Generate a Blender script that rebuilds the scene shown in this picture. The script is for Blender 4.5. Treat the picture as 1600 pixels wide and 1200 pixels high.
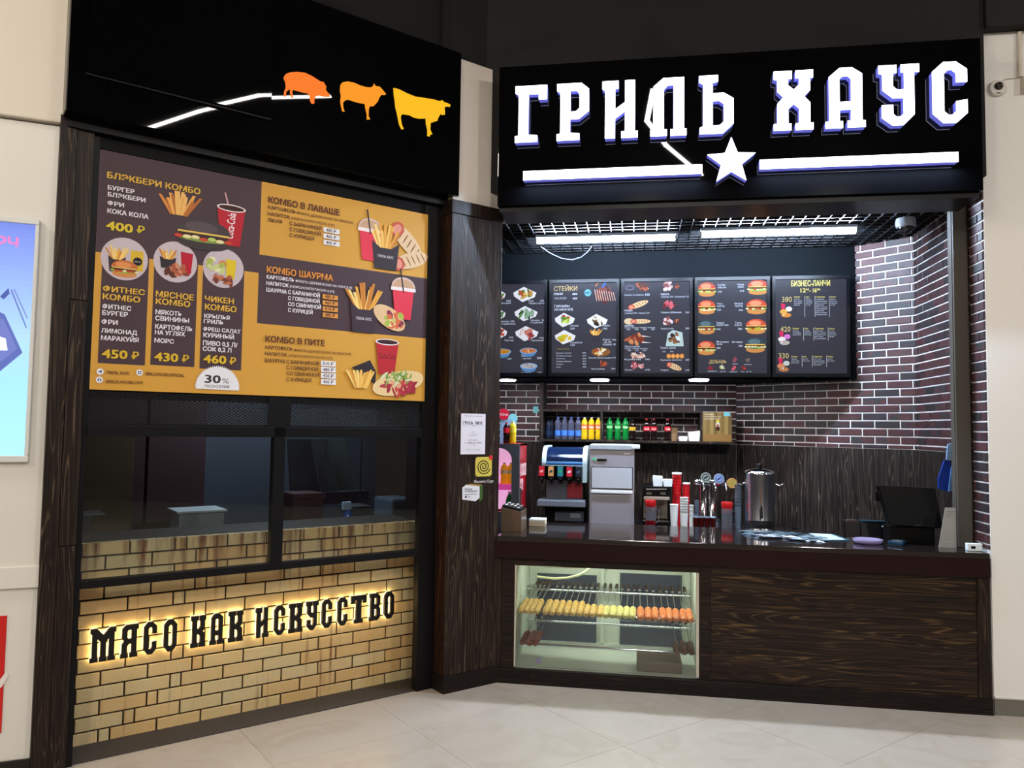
# Grill house storefront in a mall, built object by object
import bpy, bmesh, math, random
from math import sin, cos, pi, radians, sqrt, tan, atan2
from mathutils import Vector, Matrix
from mathutils.geometry import tessellate_polygon

for o in list(bpy.data.objects):
    bpy.data.objects.remove(o, do_unlink=True)
scene = bpy.context.scene
COL = scene.collection
random.seed(7)

# ------------------------------------------------------------------ camera
F_PX = 1200.0
YAW, PIT, ROL = -0.158660, 0.056654, -0.0137885
CAM = Vector((0.0, 0.0, 1.68))
_f = Vector((sin(YAW) * cos(PIT), cos(YAW) * cos(PIT), sin(PIT)))
_r = Vector((cos(YAW), -sin(YAW), 0))
_d = _f.cross(_r)
RT = _r * cos(ROL) + _d * sin(ROL)
DN = -_r * sin(ROL) + _d * cos(ROL)
cam = bpy.data.cameras.new('camera')
cam.sensor_width = 36.0
cam.lens = 36.0 * F_PX / 1600.0
cam.clip_start = 0.05
camo = bpy.data.objects.new('camera', cam)
COL.objects.link(camo)
mw = Matrix.Identity(4)
for i in range(3):
    mw[i][0] = RT[i]; mw[i][1] = -DN[i]; mw[i][2] = -_f[i]; mw[i][3] = CAM[i]
camo.matrix_world = mw
scene.camera = camo

# ------------------------------------------------------------------ world, exposure
world = bpy.data.worlds.new('world'); scene.world = world
world.use_nodes = True
bg = world.node_tree.nodes['Background']
bg.inputs[0].default_value = (1.0, 0.9, 0.8, 1)
bg.inputs[1].default_value = 0.012
vs = scene.view_settings
vs.view_transform = 'Standard'; vs.look = 'None'; vs.gamma = 1.0
vs.use_curve_mapping = False
vs.exposure = 0.0

def lamp(kind, name, loc, energy, color, target=None, size=None, size_y=None, radius=None, spot=None, blend=0.5):
    l = bpy.data.lights.new(name, kind)
    l.energy = energy; l.color = color
    if kind == 'AREA':
        l.shape = 'RECTANGLE'; l.size = size; l.size_y = size_y or size
    elif radius is not None:
        l.shadow_soft_size = radius
    if kind == 'SPOT':
        l.spot_size = radians(spot); l.spot_blend = blend
    o = bpy.data.objects.new(name, l); COL.objects.link(o)
    o.location = loc
    if target is not None:
        o.rotation_euler = (Vector(target) - Vector(loc)).to_track_quat('-Z', 'Y').to_euler()
    return o

WARM = (1.0, 0.88, 0.74); NEUT = (1.0, 0.94, 0.86); COOL = (0.80, 0.90, 1.0)
# mall hall lights on the hall ceiling, well behind and above the viewpoint
for (x, y, e, c) in ((-5.0, 0.6, 170, WARM), (-3.6, -2.6, 200, WARM), (0.2, -4.4, 270, NEUT), (3.4, -4.4, 250, NEUT), (7.2, -0.4, 240, NEUT), (7.4, 3.6, 80, WARM)):
    lamp('AREA', 'hall_light', (x, y, 5.55), e, c, target=(x * 0.45, y + (3.2 if y < 2 else 0.8), 0), size=0.6, size_y=0.6)
for (x, y, e) in ((-1.14, -0.73, 45), (0.28, -1.93, 45), (3.10, 2.03, 40)):
    lamp('SPOT', 'hall_downlight', (x, y, 5.5), e, WARM, target=(x, y, 0), radius=0.035, spot=110)

# ------------------------------------------------------------------ frames (wall-aligned coordinate systems)
TH = 0.789406; TB = -0.7126
FR = {'W': (Vector((0, 0, 0)), 0.0),
      'L': (Vector((-2.73, 3.463, 0)), TH),
      'B': (Vector((0.924, 7.33, 0)), TB),
      'C': (Vector((2.13, 6.29, 0)), -pi / 2),
      'K': (Vector((-2.79, 3.375, 0)), radians(31))}

def f2w(fr, p):
    o, a = FR[fr]; x, y, z = p
    return Vector((o.x + x * cos(a) - y * sin(a), o.y + x * sin(a) + y * cos(a), z))

def _ray(fr, px, py):
    d = RT * ((px - 800) / F_PX) + DN * ((py - 600) / F_PX) + _f
    o, a = FR[fr]
    c = CAM - o
    R = lambda v: Vector((v.x * cos(a) + v.y * sin(a), -v.x * sin(a) + v.y * cos(a), v.z))
    return R(c), R(d)

def fp(fr, px, py, y):
    "world point of the wall plane (local y) seen at a pixel -> (x, z) on that wall"
    c, d = _ray(fr, px, py); t = (y - c.y) / d.y
    p = c + d * t
    return p.x, p.z

def fz(fr, px, py, z):
    c, d = _ray(fr, px, py); t = (z - c.z) / d.z
    p = c + d * t
    return p.x, p.y

# ------------------------------------------------------------------ materials
def lin(c):
    return tuple(((v / 12.92) if v <= 0.04045 else ((v + 0.055) / 1.055) ** 2.4) for v in c)
def hx(s):
    s = s.lstrip('#'); return lin(tuple(int(s[i:i + 2], 16) / 255 for i in (0, 2, 4)))
MATS = {}
def mat(name, col=(0.5, 0.5, 0.5), rough=0.5, metal=0.0, emit=None, es=0.0, trans=0.0, ior=1.45, alpha=1.0, spec=0.5, coat=0.0, noise=0.0, nscale=8.0, bump=0.0):
    if name in MATS: return MATS[name]
    m = bpy.data.materials.new(name); m.use_nodes = True
    nt = m.node_tree; b = nt.nodes['Principled BSDF']
    if isinstance(col, str): col = hx(col)
    b.inputs['Base Color'].default_value = (*col, 1)
    b.inputs['Roughness'].default_value = rough
    b.inputs['Metallic'].default_value = metal
    b.inputs['IOR'].default_value = ior
    b.inputs['Specular IOR Level'].default_value = spec
    b.inputs['Transmission Weight'].default_value = trans
    b.inputs['Alpha'].default_value = alpha
    b.inputs['Coat Weight'].default_value = coat
    if emit is not None:
        if isinstance(emit, str): emit = hx(emit)
        b.inputs['Emission Color'].default_value = (*emit, 1)
        b.inputs['Emission Strength'].default_value = es
    if noise or bump:
        tc = nt.nodes.new('ShaderNodeTexCoord'); n = nt.nodes.new('ShaderNodeTexNoise')
        n.inputs['Scale'].default_value = nscale; n.inputs['Detail'].default_value = 6
        nt.links.new(tc.outputs['Object'], n.inputs['Vector'])
        if noise:
            mx = nt.nodes.new('ShaderNodeMix'); mx.data_type = 'RGBA'
            mx.inputs[6].default_value = (*[max(0, v * (1 - noise)) for v in col], 1)
            mx.inputs[7].default_value = (*[min(1, v * (1 + noise)) for v in col], 1)
            nt.links.new(n.outputs['Fac'], mx.inputs[0]); nt.links.new(mx.outputs[2], b.inputs['Base Color'])
        if bump:
            bp = nt.nodes.new('ShaderNodeBump'); bp.inputs['Strength'].default_value = bump; bp.inputs['Distance'].default_value = 0.004
            nt.links.new(n.outputs['Fac'], bp.inputs['Height']); nt.links.new(bp.outputs['Normal'], b.inputs['Normal'])
    MATS[name] = m
    return m

def N(nt, t, **kw):
    n = nt.nodes.new(t)
    for k, v in kw.items():
        setattr(n, k, v)
    return n
def math_node(nt, op, a, b=None):
    n = nt.nodes.new('ShaderNodeMath'); n.operation = op
    for i, v in enumerate((a, b)):
        if v is None: continue
        if isinstance(v, (int, float)): n.inputs[i].default_value = v
        else: nt.links.new(v, n.inputs[i])
    return n.outputs[0]
def ramp(nt, fac, stops):
    r = nt.nodes.new('ShaderNodeValToRGB'); e = r.color_ramp.elements
    while len(e) < len(stops): e.new(0.5)
    for i, (p, c) in enumerate(stops):
        e[i].position = p; e[i].color = (*c, 1)
    nt.links.new(fac, r.inputs['Fac']); return r.outputs['Color']

def wood(name, axis='z', dark='#120c0a', mid='#2a1d15', light='#564737', rough=0.42, cross=13.0, along=0.6, rings=9.0):
    "brushed dark wood with light cathedral grain along the given object axis"
    if name in MATS: return MATS[name]
    m = bpy.data.materials.new(name); m.use_nodes = True
    nt = m.node_tree; b = nt.nodes['Principled BSDF']
    tc = N(nt, 'ShaderNodeTexCoord'); mp = N(nt, 'ShaderNodeMapping')
    oi = N(nt, 'ShaderNodeObjectInfo')
    nt.links.new(tc.outputs['Object'], mp.inputs['Vector'])
    off = N(nt, 'ShaderNodeCombineXYZ')
    rv = math_node(nt, 'MULTIPLY', oi.outputs['Random'], 37.0)
    for i in range(3): nt.links.new(rv, off.inputs[i])
    nt.links.new(off.outputs[0], mp.inputs['Location'])
    def scaled(c, a):
        s = [c, c, c]; s['xyz'.index(axis)] = a
        v = N(nt, 'ShaderNodeVectorMath', operation='MULTIPLY'); v.inputs[1].default_value = s
        nt.links.new(mp.outputs[0], v.inputs[0]); return v.outputs[0]
    n1 = N(nt, 'ShaderNodeTexNoise'); n1.inputs['Scale'].default_value = 1.0; n1.inputs['Detail'].default_value = 2.0; n1.inputs['Distortion'].default_value = 0.3
    nt.links.new(scaled(cross, along), n1.inputs['Vector'])
    rg = math_node(nt, 'MULTIPLY', n1.outputs['Fac'], rings * 2)
    fr_ = math_node(nt, 'FRACT', rg)
    pp = math_node(nt, 'PINGPONG', fr_, 0.5)
    n2 = N(nt, 'ShaderNodeTexNoise'); n2.inputs['Scale'].default_value = 1.0; n2.inputs['Detail'].default_value = 4.0
    nt.links.new(scaled(120.0, 2.5), n2.inputs['Vector'])
    n3 = N(nt, 'ShaderNodeTexNoise'); n3.inputs['Scale'].default_value = 1.0; n3.inputs['Detail'].default_value = 3.0
    nt.links.new(scaled(14.0, 1.3), n3.inputs['Vector'])
    base = ramp(nt, n2.outputs['Fac'], [(0.32, hx(dark)), (0.5, tuple(0.5 * (a + c) for a, c in zip(hx(dark), hx(mid)))), (0.68, hx(mid))])
    line = ramp(nt, pp, [(0.0, (0, 0, 0)), (0.34, (0, 0, 0)), (0.45, (1, 1, 1)), (0.5, (1, 1, 1))])
    msk = ramp(nt, n3.outputs['Fac'], [(0.35, (0.35, 0.35, 0.35)), (0.60, (1, 1, 1))])
    n2b = ramp(nt, n2.outputs['Fac'], [(0.35, (0.1, 0.1, 0.1)), (0.6, (1, 1, 1))])
    f = math_node(nt, 'MULTIPLY', line, msk); f = math_node(nt, 'MULTIPLY', f, n2b)
    mx = N(nt, 'ShaderNodeMix', data_type='RGBA'); nt.links.new(f, mx.inputs[0]); nt.links.new(base, mx.inputs[6]); mx.inputs[7].default_value = (*hx(light), 1)
    nt.links.new(mx.outputs[2], b.inputs['Base Color'])
    b.inputs['Roughness'].default_value = rough
    b.inputs['Specular IOR Level'].default_value = 0.22
    bp = N(nt, 'ShaderNodeBump'); bp.inputs['Strength'].default_value = 0.35; bp.inputs['Distance'].default_value = 0.002
    nt.links.new(pp, bp.inputs['Height']); nt.links.new(bp.outputs[0], b.inputs['Normal'])
    MATS[name] = m
    return m

def brick_mat(name, stops, rough=0.7, stain=False, grain=0.35, spec=0.4):
    if name in MATS: return MATS[name]
    m = bpy.data.materials.new(name); m.use_nodes = True
    nt = m.node_tree; b = nt.nodes['Principled BSDF']
    oi = N(nt, 'ShaderNodeObjectInfo'); geo = N(nt, 'ShaderNodeNewGeometry')
    n = N(nt, 'ShaderNodeTexNoise'); n.inputs['Scale'].default_value = 14; n.inputs['Detail'].default_value = 5
    nt.links.new(geo.outputs['Position'], n.inputs['Vector'])
    nn_ = math_node(nt, 'MULTIPLY', math_node(nt, 'SUBTRACT', n.outputs['Fac'], 0.5), grain * 2)
    fac = math_node(nt, 'ADD', oi.outputs['Random'], nn_)
    c = ramp(nt, fac, stops)
    if stain:
        sp = N(nt, 'ShaderNodeSeparateXYZ'); nt.links.new(geo.outputs['Position'], sp.inputs[0])
        vm = N(nt, 'ShaderNodeVectorMath', operation='MULTIPLY'); vm.inputs[1].default_value = (24, 24, 1.4)
        nt.links.new(geo.outputs['Position'], vm.inputs[0])
        n4 = N(nt, 'ShaderNodeTexNoise'); n4.inputs['Scale'].default_value = 1; n4.inputs['Detail'].default_value = 6
        nt.links.new(vm.outputs[0], n4.inputs['Vector'])
        hgt = N(nt, 'ShaderNodeMapRange'); hgt.inputs[1].default_value = 0.62; hgt.inputs[2].default_value = 1.03
        nt.links.new(sp.outputs[2], hgt.inputs[0])
        s = math_node(nt, 'MULTIPLY', hgt.outputs[0], 0.17)
        s = math_node(nt, 'ADD', n4.outputs['Fac'], s)
        k = ramp(nt, s, [(0.62, (0, 0, 0)), (0.72, (0.5, 0.5, 0.5)), (0.80, (0.95, 0.95, 0.95))])
        mx = N(nt, 'ShaderNodeMix', data_type='RGBA'); nt.links.new(k, mx.inputs[0]); nt.links.new(c, mx.inputs[6]); mx.inputs[7].default_value = (*hx('#6e360e'), 1)
        c = mx.outputs[2]
    nt.links.new(c, b.inputs['Base Color'])
    b.inputs['Roughness'].default_value = rough; b.inputs['Specular IOR Level'].default_value = spec
    n5 = N(nt, 'ShaderNodeTexNoise'); n5.inputs['Scale'].default_value = 60; n5.inputs['Detail'].default_value = 4
    nt.links.new(geo.outputs['Position'], n5.inputs['Vector'])
    bp = N(nt, 'ShaderNodeBump'); bp.inputs['Strength'].default_value = 0.4; bp.inputs['Distance'].default_value = 0.004
    nt.links.new(n5.outputs['Fac'], bp.inputs['Height']); nt.links.new(bp.outputs[0], b.inputs['Normal'])
    MATS[name] = m
    return m

def print_mat(name, emit=0.0, rough=0.5, spec=0.3, val=1.0):
    if name in MATS: return MATS[name]
    m = bpy.data.materials.new(name); m.use_nodes = True
    nt = m.node_tree; b = nt.nodes['Principled BSDF']
    a = N(nt, 'ShaderNodeAttribute'); a.attribute_name = 'Col'
    hv = N(nt, 'ShaderNodeHueSaturation'); hv.inputs['Value'].default_value = val
    nt.links.new(a.outputs['Color'], hv.inputs['Color']); nt.links.new(hv.outputs[0], b.inputs['Base Color'])
    b.inputs['Roughness'].default_value = rough; b.inputs['Specular IOR Level'].default_value = spec
    if emit:
        nt.links.new(a.outputs['Color'], b.inputs['Emission Color']); b.inputs['Emission Strength'].default_value = emit
    MATS[name] = m
    return m

# ------------------------------------------------------------------ objects
BASE = {}
def tag(o, label=None, cat=None, group=None, kind=None):
    if label: o['label'] = label
    if cat: o['category'] = cat
    if group: o['group'] = group
    if kind: o['kind'] = kind
    return o
def thing(name, label, cat, fr='W', at=(0, 0, 0), group=None, kind=None, rz=0.0):
    o = bpy.data.objects.new(name, None); COL.objects.link(o)
    o.location = f2w(fr, at); o.rotation_euler = (0, 0, FR[fr][1] + rz)
    o.empty_display_size = 0.05
    BASE[o] = Vector(at)
    return tag(o, label, cat, group, kind)

class MB:
    "mesh builder: everything is collected in wall/frame coordinates"
    def __init__(s): s.v = []; s.f = []; s.sm = []
    def add(s, vs_, fs, smooth=False):
        k = len(s.v); s.v += [Vector(p) for p in vs_]
        for f in fs: s.f.append([i + k for i in f]); s.sm.append(smooth)
        return s
    def box(s, x0, x1, y0, y1, z0, z1, bev=0.0):
        if x0 > x1: x0, x1 = x1, x0
        if y0 > y1: y0, y1 = y1, y0
        if z0 > z1: z0, z1 = z1, z0
        if bev <= 0:
            return s.add([(x0, y0, z0), (x1, y0, z0), (x1, y1, z0), (x0, y1, z0), (x0, y0, z1), (x1, y0, z1), (x1, y1, z1), (x0, y1, z1)],
                         [(0, 3, 2, 1), (4, 5, 6, 7), (0, 1, 5, 4), (1, 2, 6, 5), (2, 3, 7, 6), (3, 0, 4, 7)])
        b = min(bev, (x1 - x0) / 2.01, (y1 - y0) / 2.01, (z1 - z0) / 2.01)
        bm = bmesh.new(); bmesh.ops.create_cube(bm, size=1)
        for v in bm.verts:
            v.co = Vector((x0 if v.co.x < 0 else x1, y0 if v.co.y < 0 else y1, z0 if v.co.z < 0 else z1))
        bmesh.ops.bevel(bm, geom=bm.edges[:], offset=b, segments=2, profile=0.6, affect='EDGES')
        bm.verts.index_update()
        s.add([v.co.copy() for v in bm.verts], [[v.index for v in f.verts] for f in bm.faces]); bm.free()
        return s
    def prism(s, pts, y0, y1, axis='y', holes=()):
        "polygon (a,b) extruded along an axis; y: (x,z) polygon, x: (y,z) polygon, z: (x,y) polygon"
        loops = [list(pts)] + [list(h) for h in holes]
        def P(a, b, c):
            return {'y': (a, c, b), 'x': (c, a, b), 'z': (a, b, c)}[axis]
        flat = [p for l in loops for p in l]
        tri = tessellate_polygon([[Vector((p[0], p[1], 0)) for p in l] for l in loops])
        n = len(flat)
        vs_ = [P(a, b, y0) for a, b in flat] + [P(a, b, y1) for a, b in flat]
        fs = [tuple(t) for t in tri] + [tuple(i + n for i in reversed(t)) for t in tri]
        k = 0
        for l in loops:
            m = len(l)
            for i in range(m):
                j = (i + 1) % m
                fs.append((k + i, k + j, k + j + n, k + i + n))
            k += m
        return s.add(vs_, fs)
    def lathe(s, prof, c=(0, 0, 0), seg=20, axis='z', smooth=True, cap=True):
        vs_ = []; fs = []
        for r, h in prof:
            for i in range(seg):
                a = 2 * pi * i / seg; x, y = r * cos(a), r * sin(a)
                p = {'z': (x, y, h), 'y': (x, h, y), 'x': (h, x, y)}[axis]
                vs_.append((p[0] + c[0], p[1] + c[1], p[2] + c[2]))
        n = len(prof)
        for k in range(n - 1):
            for i in range(seg):
                j = (i + 1) % seg
                fs.append((k * seg + i, k * seg + j, (k + 1) * seg + j, (k + 1) * seg + i))
        s.add(vs_, fs, smooth)
        if cap:
            s.add(vs_[:seg], [list(range(seg))[::-1]]); s.add(vs_[-seg:], [list(range(seg))])
        return s
    def cyl(s, c, r, h, axis='z', seg=20, r2=None):
        return s.lathe([(r, 0), (r2 if r2 is not None else r, h)], c, seg, axis)
    def tube(s, path, r, seg=8, closed=False):
        P = [Vector(p) for p in path]; n = len(P); vs_ = []; fs = []
        for i, p in enumerate(P):
            t = (P[min(i + 1, n - 1)] - P[max(i - 1, 0)]).normalized()
            u = t.cross(Vector((0, 0, 1)))
            if u.length < 1e-3: u = t.cross(Vector((0, 1, 0)))
            u.normalize(); w = t.cross(u)
            for k in range(seg):
                a = 2 * pi * k / seg; vs_.append(p + (u * cos(a) + w * sin(a)) * r)
        for i in range(n - 1):
            for k in range(seg):
                j = (k + 1) % seg; fs.append((i * seg + k, i * seg + j, (i + 1) * seg + j, (i + 1) * seg + k))
        s.add(vs_, fs, True)
        s.add(vs_[:seg], [list(range(seg))[::-1]]); s.add(vs_[-seg:], [list(range(seg))])
        return s
    def sphere(s, c, r, sc=(1, 1, 1), seg=14, rings=8, z0=-1.0, z1=1.0):
        prof = []
        for k in range(rings + 1):
            t = z0 + (z1 - z0) * k / rings; a = math.asin(max(-1, min(1, t)))
            prof.append((max(1e-4, r * cos(a)), r * sin(a)))
        k0 = len(s.v); s.lathe(prof, (0, 0, 0), seg)
        for i in range(k0, len(s.v)):
            v = s.v[i]; s.v[i] = Vector((v.x * sc[0] + c[0], v.y * sc[1] + c[1], v.z * sc[2] + c[2]))
        return s
    def mesh(s, name, off=Vector((0, 0, 0))):
        me = bpy.data.meshes.new(name)
        me.from_pydata([tuple(v - off) for v in s.v], [], s.f)
        bm = bmesh.new(); bm.from_mesh(me)
        bmesh.ops.recalc_face_normals(bm, faces=bm.faces[:])
        bm.to_mesh(me); bm.free()
        me.polygons.foreach_set('use_smooth', s.sm); me.update()
        return me
    def build(s, name, m, parent=None, fr='W', at=None, bev=0.0):
        "as child: parent's frame coordinates. as top level: its own frame, origin at `at`"
        if parent is not None: off = BASE[parent]
        else: off = Vector(at) if at is not None else Vector((0, 0, 0))
        me = s.mesh(name, off)
        o = bpy.data.objects.new(name, me); COL.objects.link(o)
        me.materials.append(m)
        if parent is not None:
            o.parent = parent
            BASE[o] = BASE[parent]
        else:
            o.location = f2w(fr, off); o.rotation_euler = (0, 0, FR[fr][1]); BASE[o] = off
        if bev:
            md = o.modifiers.new('bevel', 'BEVEL'); md.width = bev; md.segments = 2; md.limit_method = 'ANGLE'
        return o

def copy_tree(o, parent=None):
    c = o.copy(); COL.objects.link(c)
    if parent is not None: c.parent = parent
    if o in BASE: BASE[c] = BASE[o]
    for ch in list(o.children): copy_tree(ch, c)
    return c
def struct(mb, name, m, fr='W', label=None):
    o = mb.build(name, m, fr=fr); o['kind'] = 'structure'
    if label: o['label'] = label
    return o

# ------------------------------------------------------------------ flat print (posters, menus, labels)
class Print:
    STEP = 3.0e-5
    def __init__(s, fr, y): s.fr = fr; s.y = y; s.el = []; s.k = 0
    def P(s, px, py): return fp(s.fr, px, py, s.y)
    def poly(s, pts, col, px=False):
        if isinstance(col, str): col = hx(col)
        if px: pts = [s.P(*p) for p in pts]
        s.k += 1; s.el.append(('p', [tuple(p) for p in pts], col, s.k)); return s
    def rect(s, x0, z0, x1, z1, col): return s.poly([(x0, z0), (x1, z0), (x1, z1), (x0, z1)], col)
    def prect(s, x0, y0, x1, y1, col):
        "rectangle aligned with the wall, given by its top-left and bottom-right pixels"
        a = s.P(x0, y0); b = s.P(x1, y1); return s.rect(a[0], b[1], b[0], a[1], col)
    def ell(s, cx, cz, rx, rz, col, n=20, a0=0, a1=2 * pi, rot=0.0):
        pts = [(cx + rx * cos(a0 + (a1 - a0) * i / n) * cos(rot) - rz * sin(a0 + (a1 - a0) * i / n) * sin(rot),
                cz + rx * cos(a0 + (a1 - a0) * i / n) * sin(rot) + rz * sin(a0 + (a1 - a0) * i / n) * cos(rot)) for i in range(n + (0 if a1 - a0 > 6.2 else 1))]
        return s.poly(pts, col)
    def text(s, t, x0, z0, x1, h, col, bold=0.02, rot=0.0):
        if isinstance(col, str): col = hx(col)
        s.k += 1; s.el.append(('t', t, x0, z0, x1, h, col, bold, s.k, rot)); return s
    def ptext(s, t, ax, ay, bx, hpx, col, bold=0.025, by=None):
        "text whose baseline starts at pixel (ax,ay), ends at column bx; cap height hpx"
        x0, z0 = s.P(ax, ay); _, zt = s.P(ax, ay - hpx)
        x1, _ = s.P(bx, ay if by is None else by)
        return s.text(t, x0, z0, x1, zt - z0, col, bold)
    def build(s, name, m, parent):
        V = []; Fc = []; Cc = []
        tx = [e for e in s.el if e[0] == 't']; obs = []
        for e in tx:
            cu = bpy.data.curves.new('t', 'FONT'); cu.body = e[1]; cu.size = 1.0; cu.resolution_u = 2
            ob = bpy.data.objects.new('t', cu); COL.objects.link(ob); obs.append(ob)
        got = {}
        if obs:
            bpy.context.view_layer.update(); dg = bpy.context.evaluated_depsgraph_get()
            for e, ob in zip(tx, obs):
                ev = ob.evaluated_get(dg); me = ev.to_mesh()
                got[id(e)] = ([v.co.copy() for v in me.vertices], [list(p.vertices) for p in me.polygons]); ev.to_mesh_clear()
            for ob in obs:
                cu = ob.data; bpy.data.objects.remove(ob, do_unlink=True); bpy.data.curves.remove(cu)
        for e in s.el:
            if e[0] == 'p':
                _, pts, col, k = e; y = s.y - k * s.STEP; n0 = len(V)
                V += [(p[0], y, p[1]) for p in pts]
                for t in tessellate_polygon([[Vector((p[0], p[1], 0)) for p in pts]]):
                    Fc.append([n0 + i for i in t]); Cc.append(col)
            else:
                _, t, x0, z0, x1, h, col, bold, k, rot = e; cr, sr = cos(rot), sin(rot); vv, ff = got[id(e)]
                if not vv: continue
                y = s.y - k * s.STEP; n0 = len(V)
                mx = max(v.x for v in vv); mn = min(v.x for v in vv)
                sx = (x1 - x0) / max(1e-6, mx - mn); sz = h / 0.73
                bo = min(bold, 0.03)
                for dx, dz in (((0, 0),) if bo <= 0 else ((-bo, -bo * .6), (bo, -bo * .6), (-bo, bo * .6), (bo, bo * .6))):
                    n0 = len(V); y -= 4e-6
                    V += [(x0 + (v.x + dx - mn) * sx * cr - (v.y + dz) * sz * sr, y, z0 + (v.x + dx - mn) * sx * sr + (v.y + dz) * sz * cr) for v in vv]
                    for f in ff: Fc.append([n0 + i for i in f]); Cc.append(col)
        off = BASE[parent] if parent is not None else Vector((0, 0, 0))
        me = bpy.data.meshes.new(name); me.from_pydata([tuple(Vector(v) - off) for v in V], [], Fc)
        ca = me.color_attributes.new('Col', 'FLOAT_COLOR', 'CORNER')
        buf = []
        for p, c in zip(me.polygons, Cc):
            for _ in range(p.loop_total): buf += [c[0], c[1], c[2], 1.0]
        ca.data.foreach_set('color', buf)
        me.materials.append(m); me.update()
        o = bpy.data.objects.new(name, me); COL.objects.link(o)
        o.parent = parent
        BASE[o] = off
        return o

# ---- little food pictures for the printed menus (flat colour patches) ----
RR = random.Random(3)
def blob(P, cx, cz, rx, rz, cols, n=10, s=0.35):
    for i in range(n):
        a = RR.uniform(0, 2 * pi); r = sqrt(RR.random()) * 0.75
        P.ell(cx + rx * r * cos(a), cz + rz * r * sin(a), rx * s * RR.uniform(.6, 1.2), rz * s * RR.uniform(.5, 1.1), RR.choice(cols), n=7, rot=RR.uniform(0, 3))
def burger(P, cx, cz, w, h, bun='#c8703a', hi='#e9a25c', leaf='#8fae3a', patty='#5a2f1c', low='#d08a4a'):
    P.ell(cx, cz - h * .30, w * .46, h * .20, low, n=16)
    P.ell(cx, cz - h * .14, w * .50, h * .12, leaf, n=14)
    P.rect(cx - w * .45, cz - h * .14, cx + w * .45, cz - h * .02, patty)
    for i in range(7):
        P.ell(cx - w * .45 + w * .15 * i, cz - h * .15 + RR.uniform(-.02, .03) * h, w * .08, h * .06, RR.choice([leaf, '#b9cf6a', '#e8d9a0', '#c9402c']), n=7)
    P.ell(cx, cz + h * .02, w * .5, h * .44, bun, n=16, a0=0, a1=pi)
    P.ell(cx - w * .05, cz + h * .2, w * .3, h * .17, hi, n=14)
    P.rect(cx - w * .47, cz - h * .01, cx + w * .47, cz + h * .045, '#e3c05a')
def fries(P, cx, cz, w, h, n=12, cols=('#e0a040', '#f0bd5c', '#c97f2a', '#f4d07c')):
    for i in range(n):
        x = cx - w * .45 + w * .9 * i / (n - 1); a = (i / (n - 1) - .5) * .7 + RR.uniform(-.12, .12); L = h * RR.uniform(.6, 1.0); t = w * .05
        dx, dz = sin(a), cos(a)
        bx = cx + (x - cx) * .45; bz = cz - h * .45
        P.poly([(bx - t * dz, bz + t * dx), (bx + t * dz, bz - t * dx), (bx + L * dx + t * dz + (x - bx) * .5, bz + L * dz), (bx + L * dx - t * dz + (x - bx) * .5, bz + L * dz)], RR.choice(cols))
def frybox(P, cx, cz, w, h, col='#2c2228', txt='ГРИЛЬ ХАУС'):
    fries(P, cx, cz + h * .22, w * 1.0, h * .62)
    P.poly([(cx - w * .5, cz + h * .12), (cx - w * .2, cz - h * .02), (cx + w * .2, cz - h * .02), (cx + w * .5, cz + h * .12), (cx + w * .40, cz - h * .5), (cx - w * .40, cz - h * .5)], col)
    if txt: P.text(txt, cx - w * .28, cz - h * .24, cx + w * .28, h * .06, '#d8cfd0', 0.01)
def cup(P, cx, cz, w, h, col='#c4202c', txt=None, rim='#f2e6e2', drink='#3a1612', straw='#d8a0a8', band='#f4e8e6'):
    if straw:
        P.poly([(cx - w * .12, cz + h * .42), (cx - w * .06, cz + h * .42), (cx - w * .22, cz + h * .78), (cx - w * .27, cz + h * .78)], straw)
    P.poly([(cx - w * .5, cz + h * .42), (cx + w * .5, cz + h * .42), (cx + w * .34, cz - h * .5), (cx - w * .34, cz - h * .5)], col)
    if band: P.poly([(cx + w * .12, cz + h * .38), (cx + w * .19, cz + h * .38), (cx + w * .02, cz - h * .05), (cx + w * .22, cz - h * .5), (cx + w * .14, cz - h * .5), (cx - w * .06, cz - h * .05)], band)
    P.ell(cx, cz + h * .42, w * .52, h * .09, rim, n=18); P.ell(cx, cz + h * .42, w * .46, h * .065, drink, n=18)
    if txt:
        P.text(txt, cx - w * .36, cz - h * .06, cx + w * .36, h * .17, '#f7ecec' if col != '#b8222c' else '#2a1014', 0.0)
def domecup(P, cx, cz, w, h, col='#e0354a'):
    P.ell(cx, cz + h * .34, w * .52, h * .26, '#d8b8a8', n=16, a0=0, a1=pi); P.ell(cx, cz + h * .33, w * .47, h * .22, '#c9a07c', n=16, a0=0, a1=pi)
    P.poly([(cx - w * .46, cz + h * .24), (cx + w * .46, cz + h * .24), (cx + w * .34, cz - h * .5), (cx - w * .34, cz - h * .5)], col)
    P.rect(cx - w * .54, cz + h * .24, cx + w * .54, cz + h * .33, '#efe2de')
    P.poly([(cx - w * .02, cz + h * .2), (cx + w * .04, cz + h * .2), (cx - w * .12, cz + h * .82), (cx - w * .18, cz + h * .82)], '#1c1418')
def wrap(P, cx, cz, w, h, rot=0.5):
    P.ell(cx, cz, w * .5, h * .28, '#e2bf92', n=18, rot=rot); 
    for i in range(6):
        t = -.35 + .14 * i
        P.ell(cx + w * t * cos(rot), cz + w * t * sin(rot), w * .018, h * .2, '#8a5a34', n=6, rot=rot + .2)
    ex, ez = cx - w * .36 * cos(rot), cz - w * .36 * sin(rot)
    P.ell(ex, ez, w * .16, h * .26, '#c8543a', n=12, rot=rot); P.ell(ex, ez, w * .1, h * .18, '#e0907a', n=10, rot=rot)
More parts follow.
